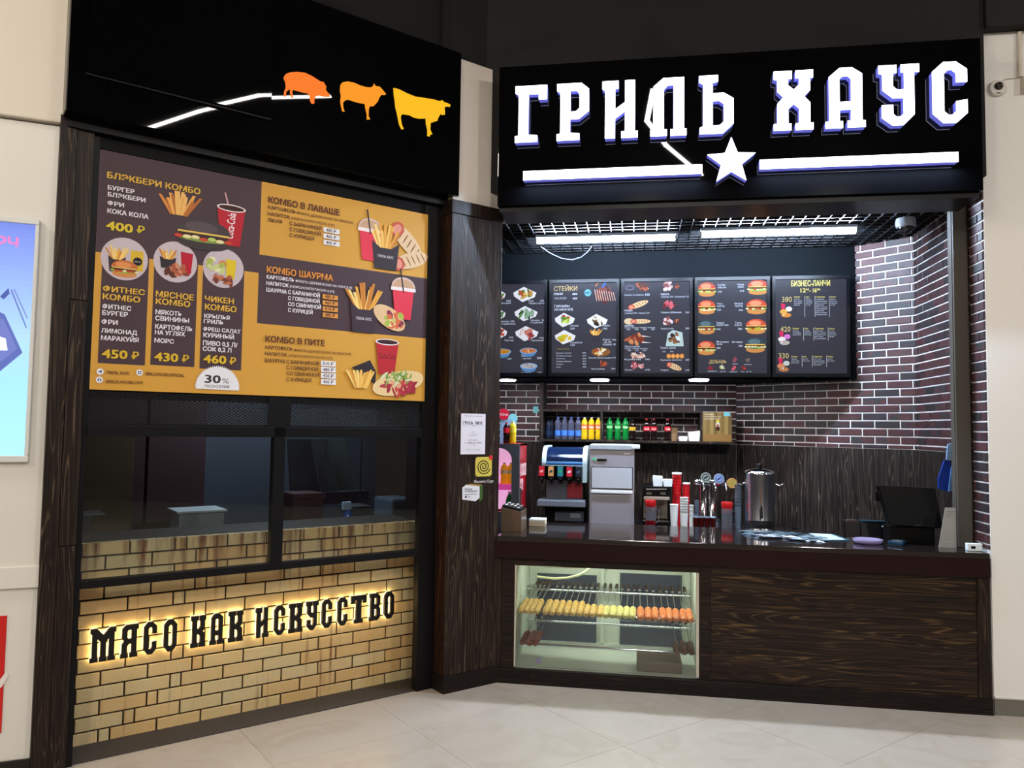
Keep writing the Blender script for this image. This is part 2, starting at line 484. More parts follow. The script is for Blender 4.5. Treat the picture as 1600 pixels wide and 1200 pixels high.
def plate(P, cx, cz, w, h, cols, tray='#e6e4ea'):
    P.poly([(cx - w * .5, cz + h * .12), (cx - w * .05, cz + h * .5), (cx + w * .5, cz + h * .1), (cx + w * .42, cz - h * .2), (cx - w * .1, cz - h * .5), (cx - w * .46, cz - h * .12)], tray)
    blob(P, cx, cz, w * .38, h * .32, cols, n=12, s=.42)
def meatpic(P, cx, cz, w, h, cols=('#8a3f2a', '#b05a3c', '#5c2a1e', '#d08a6a')):
    blob(P, cx, cz, w * .5, h * .5, cols, n=13, s=.4)

# ------------------------------------------------------------------ slab-serif sign alphabet (10 units high)
GL = {
 'Г': ([(0,0),(3.9,0),(3.9,1.1),(2.3,1.3),(2.3,8.5),(4.1,8.5),(4.1,7.5),(5.5,7.5),(5.5,10),(0,10),(0,8.8),(.6,8.4),(.6,1.2),(0,1.1)], []),
 'Р': ([(0,0),(3.9,0),(3.9,1.1),(2.3,1.3),(2.3,3.7),(3.8,3.7),(5.5,5.0),(5.5,8.9),(4.2,10),(0,10),(0,8.8),(.6,8.4),(.6,1.2),(0,1.1)], [[(2.3,5.0),(3.3,5.0),(3.9,5.6),(3.9,8.2),(3.4,8.7),(2.3,8.7)]]),
 'И': ([(.5,0),(2.2,0),(2.2,3.4),(3.9,4.6),(3.9,1.1),(3.3,1.1),(3.3,0),(6.1,0),(6.1,1.1),(5.6,1.1),(5.6,10),(3.9,10),(3.9,6.2),(2.2,5.0),(2.2,8.6),(2.8,8.7),(2.8,10),(0,10),(0,8.7),(.5,8.3)], []),
 'Л': ([(0,0),(2.7,0),(2.7,1.1),(2.2,1.1),(2.2,8),(2.8,8.7),(3.8,8.7),(3.8,1.1),(3.3,1.1),(3.3,0),(5.9,0),(5.9,1.1),(5.5,1.1),(5.5,10),(2.1,10),(.5,8.6),(.5,1.1),(0,1.1)], []),
 'Ь': ([(.1,0),(4.0,0),(5.8,1.6),(5.8,5.9),(4.2,6.9),(2.3,6.9),(2.3,8.7),(3.2,8.9),(3.2,10),(0,10),(0,8.9),(.7,8.5),(.7,1.3),(.1,1.1)], [[(2.3,1.4),(3.5,1.4),(4.2,2),(4.2,5),(3.4,5.6),(2.3,5.6)]]),
 'Х': ([(0,0),(2.9,0),(2.9,1.1),(2.4,1.1),(2.4,3.6),(3.3,4.4),(4.2,3.6),(4.2,1.1),(3.6,1.1),(3.6,0),(6.5,0),(6.5,1.1),(6,1.1),(6,4.5),(5.0,5.6),(6,6.6),(6,8.7),(6.5,8.7),(6.5,10),(3.6,10),(3.6,8.7),(4.2,8.7),(4.2,7.6),(3.3,6.8),(2.4,7.6),(2.4,8.7),(3,8.7),(3,10),(0,10),(0,8.7),(.6,8.5),(.6,6.6),(1.6,5.6),(.6,4.5),(.6,1.1),(0,1.1)], []),
 'А': ([(0,0),(2.8,0),(2.8,1.1),(2.3,1.1),(2.3,3.0),(4.2,3.0),(4.2,1.1),(3.6,1.1),(3.6,0),(6.5,0),(6.5,1.1),(6,1.1),(6,8.9),(4.4,10),(2.3,10),(.6,8.6),(.6,1.1),(0,1.1)], [[(2.3,4.3),(4.2,4.3),(4.2,8.1),(3.7,8.6),(2.8,8.6),(2.3,8.2)]]),
 'У': ([(.5,1.3),(2.2,0),(3.9,0),(5.7,1.7),(5.7,8.7),(6.5,8.7),(6.5,10),(3.6,10),(3.6,8.7),(4.1,8.7),(4.1,5.9),(2.9,5.9),(2.3,6.5),(2.3,8.7),(2.9,8.7),(2.9,10),(0,10),(0,8.7),(.6,8.5),(.6,5.9),(2.3,4.5),(4.0,4.5),(4.0,1.9),(3.4,1.4),(2.8,1.4),(2.3,1.9),(2.3,3.4),(.5,3.4)], []),
 'С': ([(1.8,0),(3.9,0),(5.7,1.5),(5.7,3.7),(3.9,3.5),(3.9,1.9),(3.2,1.3),(2.6,1.3),(1.9,1.9),(1.9,8.1),(2.6,8.7),(3.2,8.7),(3.9,8.1),(3.9,6.6),(5.7,6.6),(5.7,8.7),(3.9,10),(1.8,10),(0,8.5),(0,1.6)], []),
 'О': ([(1.8,0),(3.9,0),(5.7,1.6),(5.7,8.4),(3.9,10),(1.8,10),(0,8.4),(0,1.6)], [[(2.5,1.4),(3.2,1.4),(3.9,2.1),(3.9,7.9),(3.2,8.6),(2.5,8.6),(1.8,7.9),(1.8,2.1)]]),
 'М': ([(0,0),(2.4,0),(2.4,1),(2.1,1),(2.1,7),(3.3,6),(3.3,1),(3.0,1),(3.0,0),(5.2,0),(5.2,1),(4.9,1),(4.9,6),(6.0,7),(6.0,1),(5.7,1),(5.7,0),(8,0),(8,1),(7.6,1),(7.6,8.8),(8.1,8.8),(8.1,10),(6.3,10),(4.1,7.8),(1.9,10),(0,10),(0,8.8),(.6,8.5),(.6,1),(0,1)], []),
 'Я': ([(0,0),(2.5,0),(2.5,1),(2.1,1),(2.1,3.5),(2.8,4.3),(3.9,4.3),(3.9,1.1),(3.4,1.1),(3.4,0),(6,0),(6,1.1),(5.6,1.1),(5.6,8.7),(6.2,8.8),(6.2,10),(1.8,10),(.4,8.8),(.4,6),(1.3,5.1),(.4,4),(.4,1),(0,1)], [[(2.1,6),(2.7,5.6),(3.9,5.6),(3.9,8.7),(2.6,8.7),(2.1,8.2)]]),
 'К': ([(0,0),(2.9,0),(2.9,1.1),(2.4,1.1),(2.4,4.2),(3.2,4.2),(4,3.4),(4,1.1),(3.5,1.1),(3.5,0),(6.2,0),(6.2,1.1),(5.8,1.1),(5.8,4.1),(4.9,5),(5.8,5.9),(5.8,8.8),(6.2,8.8),(6.2,10),(3.5,10),(3.5,8.8),(4,8.8),(4,6.6),(3.2,5.7),(2.4,5.7),(2.4,8.8),(2.9,8.8),(2.9,10),(0,10),(0,8.8),(.6,8.6),(.6,1.1),(0,1.1)], []),
 'Т': ([(1.5,0),(4.7,0),(4.7,1.1),(4,1.1),(4,8.6),(4.9,8.6),(4.9,7.4),(6.2,7.4),(6.2,10),(0,10),(0,7.4),(1.3,7.4),(1.3,8.6),(2.2,8.6),(2.2,1.1),(1.5,1.1)], []),
 'В': ([(0,0),(4.2,0),(5.6,1.2),(5.6,4.2),(4.8,5.1),(5.6,6),(5.6,8.8),(4.2,10),(0,10),(0,8.8),(.6,8.6),(.6,1.3),(0,1.1)], [[(2.3,1.4),(3.5,1.4),(3.9,1.9),(3.9,3.9),(3.4,4.4),(2.3,4.4)],[(2.3,5.8),(3.4,5.8),(3.9,6.3),(3.9,8.1),(3.5,8.6),(2.3,8.6)]]),
}
def grow(l, d, hole=False):
    n = len(l); A = sum(l[i][0] * l[(i + 1) % n][1] - l[(i + 1) % n][0] * l[i][1] for i in range(n)); sg = 1 if A > 0 else -1
    if hole: sg = -sg
    r = []
    for i in range(n):
        a, b, c = Vector(l[i - 1]), Vector(l[i]), Vector(l[(i + 1) % n]); u = (b - a).normalized(); v = (c - b).normalized()
        m = Vector((u.y, -u.x)) + Vector((v.y, -v.x)); k = m.length_squared
        m = m * (2 / max(k, 1.2)); r.append((b.x + m.x * d * sg, b.y + m.y * d * sg))
    return r
def glyph(ch, x0, x1, z0, z1, fat=0.0):
    o, hs = GL[ch]
    if fat: o, hs = grow(o, fat), [grow(h, fat, True) for h in hs]
    mn = min(p[0] for p in o); w = max(p[0] for p in o) - mn
    T = lambda l: [(x0 + (x1 - x0) * (p[0] - mn) / w, z0 + (z1 - z0) * p[1] / 10) for p in l]
    return T(o), [T(h) for h in hs]

# ------------------------------------------------------------------ common materials
M_white = mat('white_paint', '#d8d3c8', 0.45, noise=0.03, nscale=2)
M_ceil = mat('dark_ceiling', '#1a1614', 0.8)
M_blackgloss = mat('black_gloss', '#050506', 0.02, spec=0.5)
M_black = mat('black_satin', '#080708', 0.35, spec=0.22)
M_blackmatt = mat('black_matt', '#0b0a0b', 0.7, spec=0.2)
M_frame = mat('frame_black', '#0f0e10', 0.4, spec=0.22)
M_steel = mat('steel', '#9a9ca4', 0.32, metal=1.0)
M_chrome = mat('chrome', '#d8dade', 0.10, metal=1.0)
M_grey = mat('grey_metal', '#69655e', 0.45)
M_glass = mat('clear_glass', (1, 1, 1), 0.0, trans=1.0, ior=1.45)
M_wood_v = wood('dark_wood_vertical', 'z')
M_wood_h = wood('dark_wood_horizontal', 'x', light='#5a452c', rough=0.4, cross=9.0, along=0.55, rings=12.0)
M_wood_k = wood('kitchen_wood', 'z', dark='#100d0c', mid='#241d19', light='#5d5348')
M_plain = mat('dark_brown_laminate', '#231313', 0.4, spec=0.12)
M_print = print_mat('print_matt', 0.0)

# pane with real thickness that stays see-through for light
def pane_mat(name, refl=0.08, tint=(1, 1, 1)):
    if name in MATS: return MATS[name]
    m = bpy.data.materials.new(name); m.use_nodes = True; nt = m.node_tree
    for n in list(nt.nodes): nt.nodes.remove(n)
    out = N(nt, 'ShaderNodeOutputMaterial'); tr = N(nt, 'ShaderNodeBsdfTransparent'); gl = N(nt, 'ShaderNodeBsdfGlossy')
    tr.inputs[0].default_value = (*tint, 1); gl.inputs['Roughness'].default_value = 0.02
    fr = N(nt, 'ShaderNodeFresnel'); fr.inputs[0].default_value = 1.5
    mx = N(nt, 'ShaderNodeMixShader'); nt.links.new(fr.outputs[0], mx.inputs[0]); nt.links.new(tr.outputs[0], mx.inputs[1]); nt.links.new(gl.outputs[0], mx.inputs[2])
    nt.links.new(mx.outputs[0], out.inputs[0]); MATS[name] = m
    return m
M_pane = pane_mat('window_pane', tint=(0.93, 0.96, 0.97))

# ================================================================== STRUCTURE
YF = 5.11          # facade plane (counter front)
YB = 4.87          # face of the sign box
ZG = 3.20          # kitchen ceiling grid
# ---- floor: large diagonal tiles
fl = MB().box(-9, 9, -7, 8.2, -0.06, -0.004)
floor = struct(fl, 'floor', mat('floor_grout', '#8f8878', 0.6), label='mall floor of large pale glossy stone tiles laid diagonally')
def floor_mat():
    m = bpy.data.materials.new('floor_tile'); m.use_nodes = True; nt = m.node_tree; b = nt.nodes['Principled BSDF']
    g = N(nt, 'ShaderNodeNewGeometry'); oi = N(nt, 'ShaderNodeObjectInfo')
    n = N(nt, 'ShaderNodeTexNoise'); n.inputs['Scale'].default_value = 3.2; n.inputs['Detail'].default_value = 8; n.inputs['Distortion'].default_value = 0.8
    nt.links.new(g.outputs['Position'], n.inputs['Vector'])
    c = ramp(nt, n.outputs['Fac'], [(0.3, hx('#a89b8b')), (0.5, hx('#ac9f8f')), (0.62, hx('#a69887')), (0.75, hx('#b0a393'))])
    hsv = N(nt, 'ShaderNodeHueSaturation'); nt.links.new(c, hsv.inputs['Color'])
    nt.links.new(math_node(nt, 'ADD', math_node(nt, 'MULTIPLY', oi.outputs['Random'], 0.06), 0.96), hsv.inputs['Value'])
    nt.links.new(hsv.outputs[0], b.inputs['Base Color'])
    b.inputs['Roughness'].default_value = 0.22; b.inputs['Specular IOR Level'].default_value = 0.45
    return m
M_tile = floor_mat()
# tile joints measured on the floor: corner (1.079,4.226), edges towards (0.506,4.776) and (1.614,4.797)
tile_a = radians(45.2); T = 0.80
cx0, cy0 = 1.079, 4.226
tm = MB().box(0.0009, T - 0.0009, 0.0009, T - 0.0009, -0.012, 0.0, bev=0.0008).mesh('tile'); tm.materials.append(M_tile)
for i in range(-9, 9):
    for j in range(-9, 9):
        wx = cx0 + i * T * cos(tile_a) - j * T * sin(tile_a); wy = cy0 + i * T * sin(tile_a) + j * T * cos(tile_a)
        mx_ = wx + (T * cos(tile_a) - T * sin(tile_a)) / 2; my_ = wy + (T * sin(tile_a) + T * cos(tile_a)) / 2
        if not (-5.2 < mx_ < 4.6 and -2.2 < my_ < 5.75): continue
        o = bpy.data.objects.new('tile', tm); COL.objects.link(o); o.parent = floor
        o.location = (wx, wy, 0.0); o.rotation_euler = (0, 0, tile_a)
# ---- hall ceiling and far hall walls (what the glass and the gloss reflect)
struct(MB().box(-9, 9, -7, 8.3, 5.6, 5.7), 'ceiling', M_ceil, label='dark hall ceiling')
struct(MB().box(-9, 9, -7.1, -7, 0, 5.6), 'wall_back', mat('hall_wall', '#3a322c', 0.7), label='dim far wall of the hall')
struct(MB().box(8.9, 9, -7, 8.3, 0, 5.6), 'wall_east', mat('shop_red', '#4a1512', 0.5), label='dark red shop wall across the hall')
struct(MB().box(-9, -8.9, -7, 8.3, 0, 5.6), 'wall_west', mat('hall_wall2', '#3a322c', 0.7), label='dim hall wall to the west')
# ---- bulkheads above the fronts
struct(MB().box(-1.05, 2.135, 5.05, 5.25, 3.27, 5.6), 'wall_bulkhead_right', mat('bulkhead_dark', '#0e0b0c', 0.8), label='dark bulkhead above the counter front')
struct(MB().box(-0.11, 2.46, 0.02, 0.2, 3.2, 5.6), 'wall_bulkhead_left', mat('bulkhead_dark2', '#0e0b0c', 0.8), fr='L', label='dark bulkhead above the left window')

# ---- white right pier
xr = 2.14
pz1 = 5.6
M_pier = mat('pier_plaster', '#e4e1dc', 0.5, noise=0.03, nscale=1.5)
struct(MB().box(xr, 4.2, YF, 5.6, 0.10, 4.20), 'wall_right', M_pier, label='cream plastered pier right of the counter')
struct(MB().box(xr, 4.2, YF - 0.004, 5.2, 0.0, 0.098), 'baseboard_right', mat('base_grey', '#6d6a62', 0.4), label='grey metal baseboard of the right pier')
struct(MB().box(xr, 4.2, YF - 0.007, YF + 0.01, 0.098, 0.108), 'trim_1', mat('base_edge', '#cfccc2', 0.35), label='light edge strip over the grey baseboard')
struct(MB().box(xr, 4.2, 5.02, 5.5, 4.2, 5.6), 'wall_upper_right', mat('bulkhead_dark3', '#0e0b0c', 0.8), label='dark upper wall above the right pier')

# ---- white column at far left (frame K)
M_col = mat('column_plaster', '#dedbd4', 0.42, noise=0.03, nscale=1.5)
kz = lambda x, y: fp('K', x, y, 0.0)[1]
zsplit = kz(60, 189); zt0 = kz(40, 918); zt1 = kz(40, 884)
struct(MB().box(-2.2, -0.004, 0.0, 0.3, 0.075, zsplit - 0.012, bev=0.006), 'wall_left', M_col, fr='K', label='white clad pier at the left edge')
struct(MB().box(-2.2, 0.012, -0.02, 0.3, zsplit, 5.6, bev=0.008), 'wall_left_upper', mat('column_plaster2', '#dcd4c6', 0.45, noise=0.03, nscale=1.5), fr='K', label='upper white cladding of the left pier')
struct(MB().box(-2.2, 0.004, -0.018, 0.02, zt0, zt1, bev=0.004), 'trim_2', M_col, fr='K', label='white rail band around the left pier')
struct(MB().box(-2.2, -0.012, -0.012, 0.02, 0.0, 0.075), 'baseboard_left', mat('base_dark', '#15110f', 0.5), fr='K', label='dark baseboard of the left pier')

# ---- left shop front (frame L), y is minus the outward distance
LW = 2.05
pil = struct(MB().box(-0.155, -0.012, -0.035, 0.25, 0.0, 3.2), 'trim_3', M_blackmatt, fr='L', label='dark wooden pilaster left of the brick front')
for (a, b_, z0, z1, y) in ((-0.158, -0.085, 0.0, 3.2, -0.045), (-0.083, -0.008, 0.0, 1.07, -0.038), (-0.083, -0.008, 1.075, 2.28, -0.046), (-0.083, -0.008, 2.285, 3.2, -0.038)):
    MB().box(a, b_, y, 0.0, z0, z1, bev=0.003).build('plank', M_wood_v, pil)
# window frame of the left front
lf = thing('window_1', 'black metal frame with two big panes above the yellow brick sill wall', None, 'L', (1.0, 0, 0.85), kind='structure')
zs0, zs1 = fp('L', 115, 921, 0)[1], fp('L', 115, 908, 0)[1]
zh0, zh1 = fp('L', 668, 684, 0)[1], fp('L', 668, 670, 0)[1]
MB().box(-0.01, 0.02, -0.02, 0.03, 0.0, 3.18).build('post', M_frame, lf)
MB().box(1.925, 2.045, -0.02, 0.04, 0.0, 3.18).build('post', M_frame, lf)
MB().box(0.966, 1.030, -0.03, 0.03, zs1, zh1).build('mullion', M_frame, lf)
MB().box(0.02, 1.925, -0.025, 0.03, zs0, zs1, bev=0.003).build('sill_bar', M_frame, lf)
MB().box(0.02, 1.925, -0.03, 0.03, zh0, zh1 + 0.0, bev=0.003).build('head_bar', M_frame, lf)
MB().box(0.02, 1.925, -0.015, 0.03, 3.075, 3.2).build('top_panel', M_blackmatt, lf)
MB().box(0.02, 0.966, 0.0, 0.006, zs1, zh0).build('pane', M_pane, lf)
MB().box(1.030, 1.925, 0.0, 0.006, zs1, zh0).build('pane', M_pane, lf)
MB().box(0.02, 1.925, -0.008, 0.03, 1.80, 3.08).build('backing_panel', M_blackmatt, lf)
# expanded metal vent grille between poster and panes
gz0, gz1 = zh1, 1.836
vent = thing('vent_grille', 'black expanded-metal vent strip between the menu poster and the panes', 'grille', 'L', (1.0, 0.0, gz0))
mb = MB()
for z in (gz0 + 0.008, gz1 - 0.002): mb.box(0.02, 1.925, -0.014, -0.004, z - 0.008, z)
mb.build('rim', M_frame, vent)
MB().box(0.93, 1.06, -0.022, -0.012, gz0, gz1).build('cover_strip', M_frame, vent)
mb = MB(); cw, chh = 0.026, 0.0155
nx = int(1.9 / cw); nz = int((gz1 - gz0) / chh)
for i in range(nx):
    for k in range(nz):
        x = 0.022 + i * cw; z = gz0 + k * chh; t = 0.0028
        for sgn in (1, -1):
            za, zb = (z, z + chh) if sgn > 0 else (z + chh, z)
            mb.add([(x, -0.012, za - t), (x + cw, -0.012, zb - t), (x + cw, -0.012, zb + t), (x, -0.012, za + t),
                    (x, -0.006, za - t), (x + cw, -0.006, zb - t), (x + cw, -0.006, zb + t), (x, -0.006, za + t)], [(0, 1, 2, 3), (0, 4, 5, 1), (3, 2, 6, 7)])
o = mb.build('mesh', mat('mesh_dark', '#0e0d0f', 0.5, spec=0.3), vent); o['kind'] = 'stuff'
# thin dark strip lying along the foot of the brick
struct(MB().box(0.0, 2.03, -0.005, 0.32, 0.0, 0.006), 'trim_4', mat('floor_strip_dark', '#3c3530', 0.6), fr='L', label='dark strip on the floor under the yellow brick')

# ---- brick helper
def brick_mesh(w, h, d, ch=0.003, cache={}):
    k = (round(w, 3), h, d)
    if k in cache: return cache[k]
    mb = MB(); c = ch
    mb.add([(0, d, 0), (w, d, 0), (w, d, h), (0, d, h), (0, c, 0), (w, c, 0), (w, c, h), (0, c, h), (c, 0, c), (w - c, 0, c), (w - c, 0, h - c), (c, 0, h - c)],
           [(8, 9, 10, 11), (4, 5, 9, 8), (5, 6, 10, 9), (6, 7, 11, 10), (7, 4, 8, 11), (0, 1, 5, 4), (1, 2, 6, 5), (2, 3, 7, 6), (3, 0, 4, 7)])
    me = mb.mesh('brick'); cache[k] = me; return me
def lay(parent, m, x0, x1, z0, z1, bl, bh, jt, y, depth, phase=0.0, extra=None, skip=None, jit=0.0015, name='brick'):
    pitch = bh + jt; z = z1 - bh; r = 0
    while z > z0 - bh * 0.95:
        zz = max(z, z0); hh = z + bh - zz
        off = phase + (0 if r % 2 == 0 else (bl + jt) / 2)
        cuts = [x0]; x = x0 - ((off) % (bl + jt))
        runs = []
        while x < x1:
            a, b_ = x, x + bl; small = None
            if extra is not None:
                ex = extra(r)
                if ex is not None and a <= ex < b_ + jt:      # a short header brick sits in this row
                    runs.append((a, b_)); runs.append((b_ + jt, b_ + jt + bl * 0.22)); x = b_ + jt + bl * 0.22 + jt; continue
            runs.append((a, b_)); x = b_ + jt
        for a, b_ in runs:
            a2, b2 = max(a, x0), min(b_, x1)
            if b2 - a2 < 0.012: continue
            if skip and skip(a2, b2, zz, zz + hh): continue
            me = brick_mesh(round(b2 - a2, 3), round(hh, 4), depth)
            o = bpy.data.objects.new(name, me); COL.objects.link(o)
            if not me.materials: me.materials.append(m)
            o.parent = parent; o.location = (a2, y + random.uniform(-jit, jit), zz)
        z -= pitch; r += 1

# ---- yellow brick sill wall (frame L)
YBR = 0.22
yb = struct(MB().box(0.0, 2.1, YBR + 0.010, YBR + 0.13, 0.0, 1.034), 'wall_sill', mat('yellow_mortar', '#1e120a', 0.8), fr='L', label='yellow brick wall below and behind the left window')
M_yel = brick_mat('yellow_brick', [(0.0, hx('#d2ab70')), (0.3, hx('#d3b27a')), (0.6, hx('#d0b682')), (0.85, hx('#ccb88a')), (1.0, hx('#d8ba84'))], rough=0.5, stain=True, grain=0.4)
def lay_yellow():
    pitch = 0.0753; bh = 0.0668; jt = pitch - bh; pl = 0.2295
    small = [.165, .282, .394, .513, .627, .519, .633, .519, .633, .517, .631, .745, .631, .517]
    for r in range(14):
        z0 = 0.105 + pitch * (r - 1) - bh / 2; z1 = min(z0 + bh, 1.040); z0 = max(z0, 0.002)
        ph = .165 if r % 2 == 0 else .052
        js = []; k = -1
        while True:
            v = ph + pl * k
            if v > 2.1: break
            if v > small[r] + .02 and small[r] + .055 not in js: js.append(small[r] + .055)
            js.append(v + (.055 if v > small[r] + .02 else 0)); k += 1
        js = sorted(set(js + [0.0, 2.1]))
        js = [v for v in js if 0 <= v <= 2.1]
        for a, b_ in zip(js[:-1], js[1:]):
            if b_ - a < .015: continue
            a2 = a + jt / 2 * (a > 0); b2 = b_ - jt / 2 * (b_ < 2.1)
            me = brick_mesh(round(b2 - a2, 3), round(z1 - z0, 4), .05)
            o = bpy.data.objects.new('brick', me); COL.objects.link(o)
            if not me.materials: me.materials.append(M_yel)
            o.parent = yb; o.location = (a2, YBR + random.uniform(-.0015, .0015), z0)
lay_yellow()
# steel ledge behind the brick
struct(MB().box(0.0, 2.1, YBR + 0.13, YBR + 0.5, 0.9, 1.035), 'trim_5', mat('ledge_dark', '#2a2624', 0.4), fr='L', label='dark worktop ledge behind the brick')

# ---- room behind the left panes
M_roomwall = mat('room_wall', '#2a3038', 0.6, noise=0.2, nscale=2)
struct(MB().box(-0.3, 2.6, 2.0, 2.1, 0.0, 3.2), 'wall_grill_room_back', M_roomwall, fr='L')
struct(MB().box(-0.35, -0.25, 0.1, 2.1, 0.0, 3.2), 'wall_grill_room_side', mat('room_wall2', '#3a2c28', 0.6), fr='L')
struct(MB().box(-0.3, 2.3, 0.2, 2.1, 2.5, 2.6), 'ceiling_grill_room', M_ceil, fr='L')

# ---- corner pillar (frame L)
px0, px1 = 2.048, 2.452
zc0, zc1 = fp('L', 706, 332, -0.15)[1], fp('L', 706, 311, -0.15)[1]
zb1 = fp('L', 695, 1058, -0.155)[1]
pill = struct(MB().box(px0 + 0.012, px1 - 0.004, -0.138, 0.42, 0.0, zc0), 'trim_6', M_blackmatt, fr='L', label='dark wooden corner pillar between the two fronts')
MB().box(px0 + 0.002, px0 + 0.200, -0.150, -0.13, zb1, zc0, bev=0.002).build('plank', M_wood_v, pill)
MB().box(px0 + 0.2015, px1, -0.150, -0.13, zb1, zc0, bev=0.002).build('plank', M_wood_v, pill)
MB().box(px0, px0 + 0.014, -0.148, 0.05, zb1, zc0, bev=0.002).build('plank', wood('dark_wood_brown', 'z', dark='#150d0a', mid='#2c1a12', light='#57371f'), pill)
MB().box(px0 - 0.008, px1, -0.162, 0.05, 0.0, zb1, bev=0.002).build('plinth_board', wood('plinth_wood', 'x', dark='#0c0808', mid='#1a1210', light='#2e211a'), pill)
MB().box(px0 - 0.006, px1, -0.160, 0.05, zc0 + 0.001, zc1, bev=0.002).build('cap_board', wood('cap_wood', 'z', dark='#0f0b0b', mid='#251b18', light='#4a3a2e'), pill)
zw1 = fp('L', 722, 94, -0.12)[1]
struct(MB().box(px0 + 0.02, px1 - 0.005, -0.13, 0.35, zc1, zw1), 'wall_corner_upper', mat('corner_plaster', '#d9cfc4', 0.5, noise=0.03), fr='L', label='cream plaster strip above the wooden pillar')
struct(MB().box(px0 + 0.0, px1 + 0.05, -0.10, 0.45, zw1, 5.6), 'wall_corner_bulkhead', mat('bulkhead_dark4', '#0e0b0c', 0.8), fr='L', label='dark wall above the cream strip')

# ================================================================== SIGN BOXES
# right fascia
fa = thing('fascia_box', 'glossy black sign box over the counter opening', 'signboard', 'W', (0.6, YB, 3.2))
fx0 = fp('W', 779, 200, YB)[0]; fx1 = fp('W', 1534.5, 200, YB)[0]
fz0 = fp('W', 1534, 297, YB)[1]; fz1 = fp('W', 1534, 59, YB)[1]
MB().box(fx0, fx1, YB, 5.11, fz0, fz1, bev=0.002).build('box', M_blackgloss, fa)
MB().box(fx0 + 0.01, fx1 - 0.01, YB + 0.03, 5.2, fz0 - 0.035, fz0).build('lower_rail', M_black, fa)
# sign
YL = YB - 0.055
sg = thing('illuminated_sign', 'white glowing slab-serif channel letters with star and two bars on the black box', 'sign', 'W', (0.6, YB, 3.4))
M_face = mat('sign_face', '#ffffff', 0.5, emit='#e4eaff', es=7.0)
M_side = mat('sign_side', '#7a7ac8', 0.5, emit='#5c62cc', es=0.7)
c3 = lambda x, y: (780 + x / 3.8095, 50 + y / 3.8095)
c4 = lambda x, y: (1180 + x / 3.8095, y / 3.8095)
zb_ = fp('W', *c3(140, 664), YL)[1]; zt_ = fp('W', *c3(190, 328), YL)[1]
zb2 = fp('W', *c4(1150, 722), YL)[1]; zt2 = fp('W', *c4(1150, 358), YL)[1]
ZB, ZT = (zb_ + zb2) / 2, (zt_ + zt2) / 2
for ch, cr, a, b_ in (('Г', c3, 95, 283), ('Р', c3, 343, 533), ('И', c3, 613, 825), ('Л', c3, 900, 1115), ('Ь', c3, 1190, 1395),
                      ('Х', c4, 110, 345), ('А', c4, 418, 655), ('У', c4, 735, 977), ('С', c4, 1055, 1262)):
    xa = fp('W', *cr(a, 500), YL)[0]; xb = fp('W', *cr(b_, 500), YL)[0]
    o_, h_ = glyph(ch, xa, xb, ZB, ZT)
    L_ = MB().prism(o_, YL + 0.006, YB - 0.001, holes=h_).build('letter', M_side, sg)
    MB().prism(o_, YL, YL + 0.0055, holes=h_).build('letter_face', M_face, L_)
sx, sz = fp('W', *c3(1382, 768), YL); R1 = abs(fp('W', *c3(1387, 625), YL)[1] - fp('W', *c3(1387, 768), YL)[1]) * 1.0
star = [(sx + (R1 if i % 2 == 0 else R1 * 0.43) * sin(pi * i / 5), sz + (R1 if i % 2 == 0 else R1 * 0.43) * cos(pi * i / 5)) for i in range(10)]
s_ = MB().prism(star, YL + 0.006, YB - 0.001).build('star', M_side, sg); MB().prism(star, YL, YL + 0.0055).build('star_face', M_face, s_)
for (p, q) in ((c3(143, 829), c3(1208, 829)), (c4(28, 1006), c4(1210, 950))):
    xa, z1_ = fp('W', *p, YL); xb, _ = fp('W', *q, YL)
    if p[0] > 1000: z0_ = z1_; z1_ = z0_ + 0.058
    else: z0_ = z1_ - 0.058
    o = MB().box(xa, xb, YL + 0.006, YB - 0.001, z0_, z1_).build('bar', M_side, sg); MB().box(xa, xb, YL, YL + 0.0055, z0_, z1_).build('bar_face', M_face, o)

# added lamps under the two bars, lending the sign's cool light to the floor
for (p, q) in ((c3(143, 829), c3(1208, 829)), (c4(28, 1006), c4(1210, 950))):
    xa, z1_ = fp('W', *p, YL); xb, _ = fp('W', *q, YL)
    if p[0] < 1000: z1_ -= 0.058
    lamp('AREA', 'sign_floor_fill', ((xa + xb) / 2, YL + 0.012, z1_ - 0.004), 38, (0.56, 0.74, 1.0), target=((xa + xb) / 2, YL - 1.2, 0.4), size=xb - xa, size_y=0.010)

# left fascia with the animal cut-outs
NF = -0.15
lx0 = fp('L', 106, 120, NF)[0]; lx1 = fp('L', 719, 200, NF)[0]
lz0 = fp('L', 400, 236, NF)[1]; lz1 = fp('L', 718, 82, NF)[1]
lb = thing('fascia_box', 'glossy black sign box with three backlit animals over the left window', 'signboard', 'L', (1.0, NF, lz0))
MB().box(lx0, lx1, NF, 0.03, lz0, lz1, bev=0.002).build('box', M_blackgloss, lb)
MB().box(lx0 - 0.004, lx0 + 0.0, NF + 0.01, 0.03, lz0, lz1).build('end_plate', M_grey, lb)
MB().box(lx0 + 0.02, lx1 - 0.02, -0.06, 0.02, lz0 - 0.05, lz0).build('lower_rail', M_black, lb)
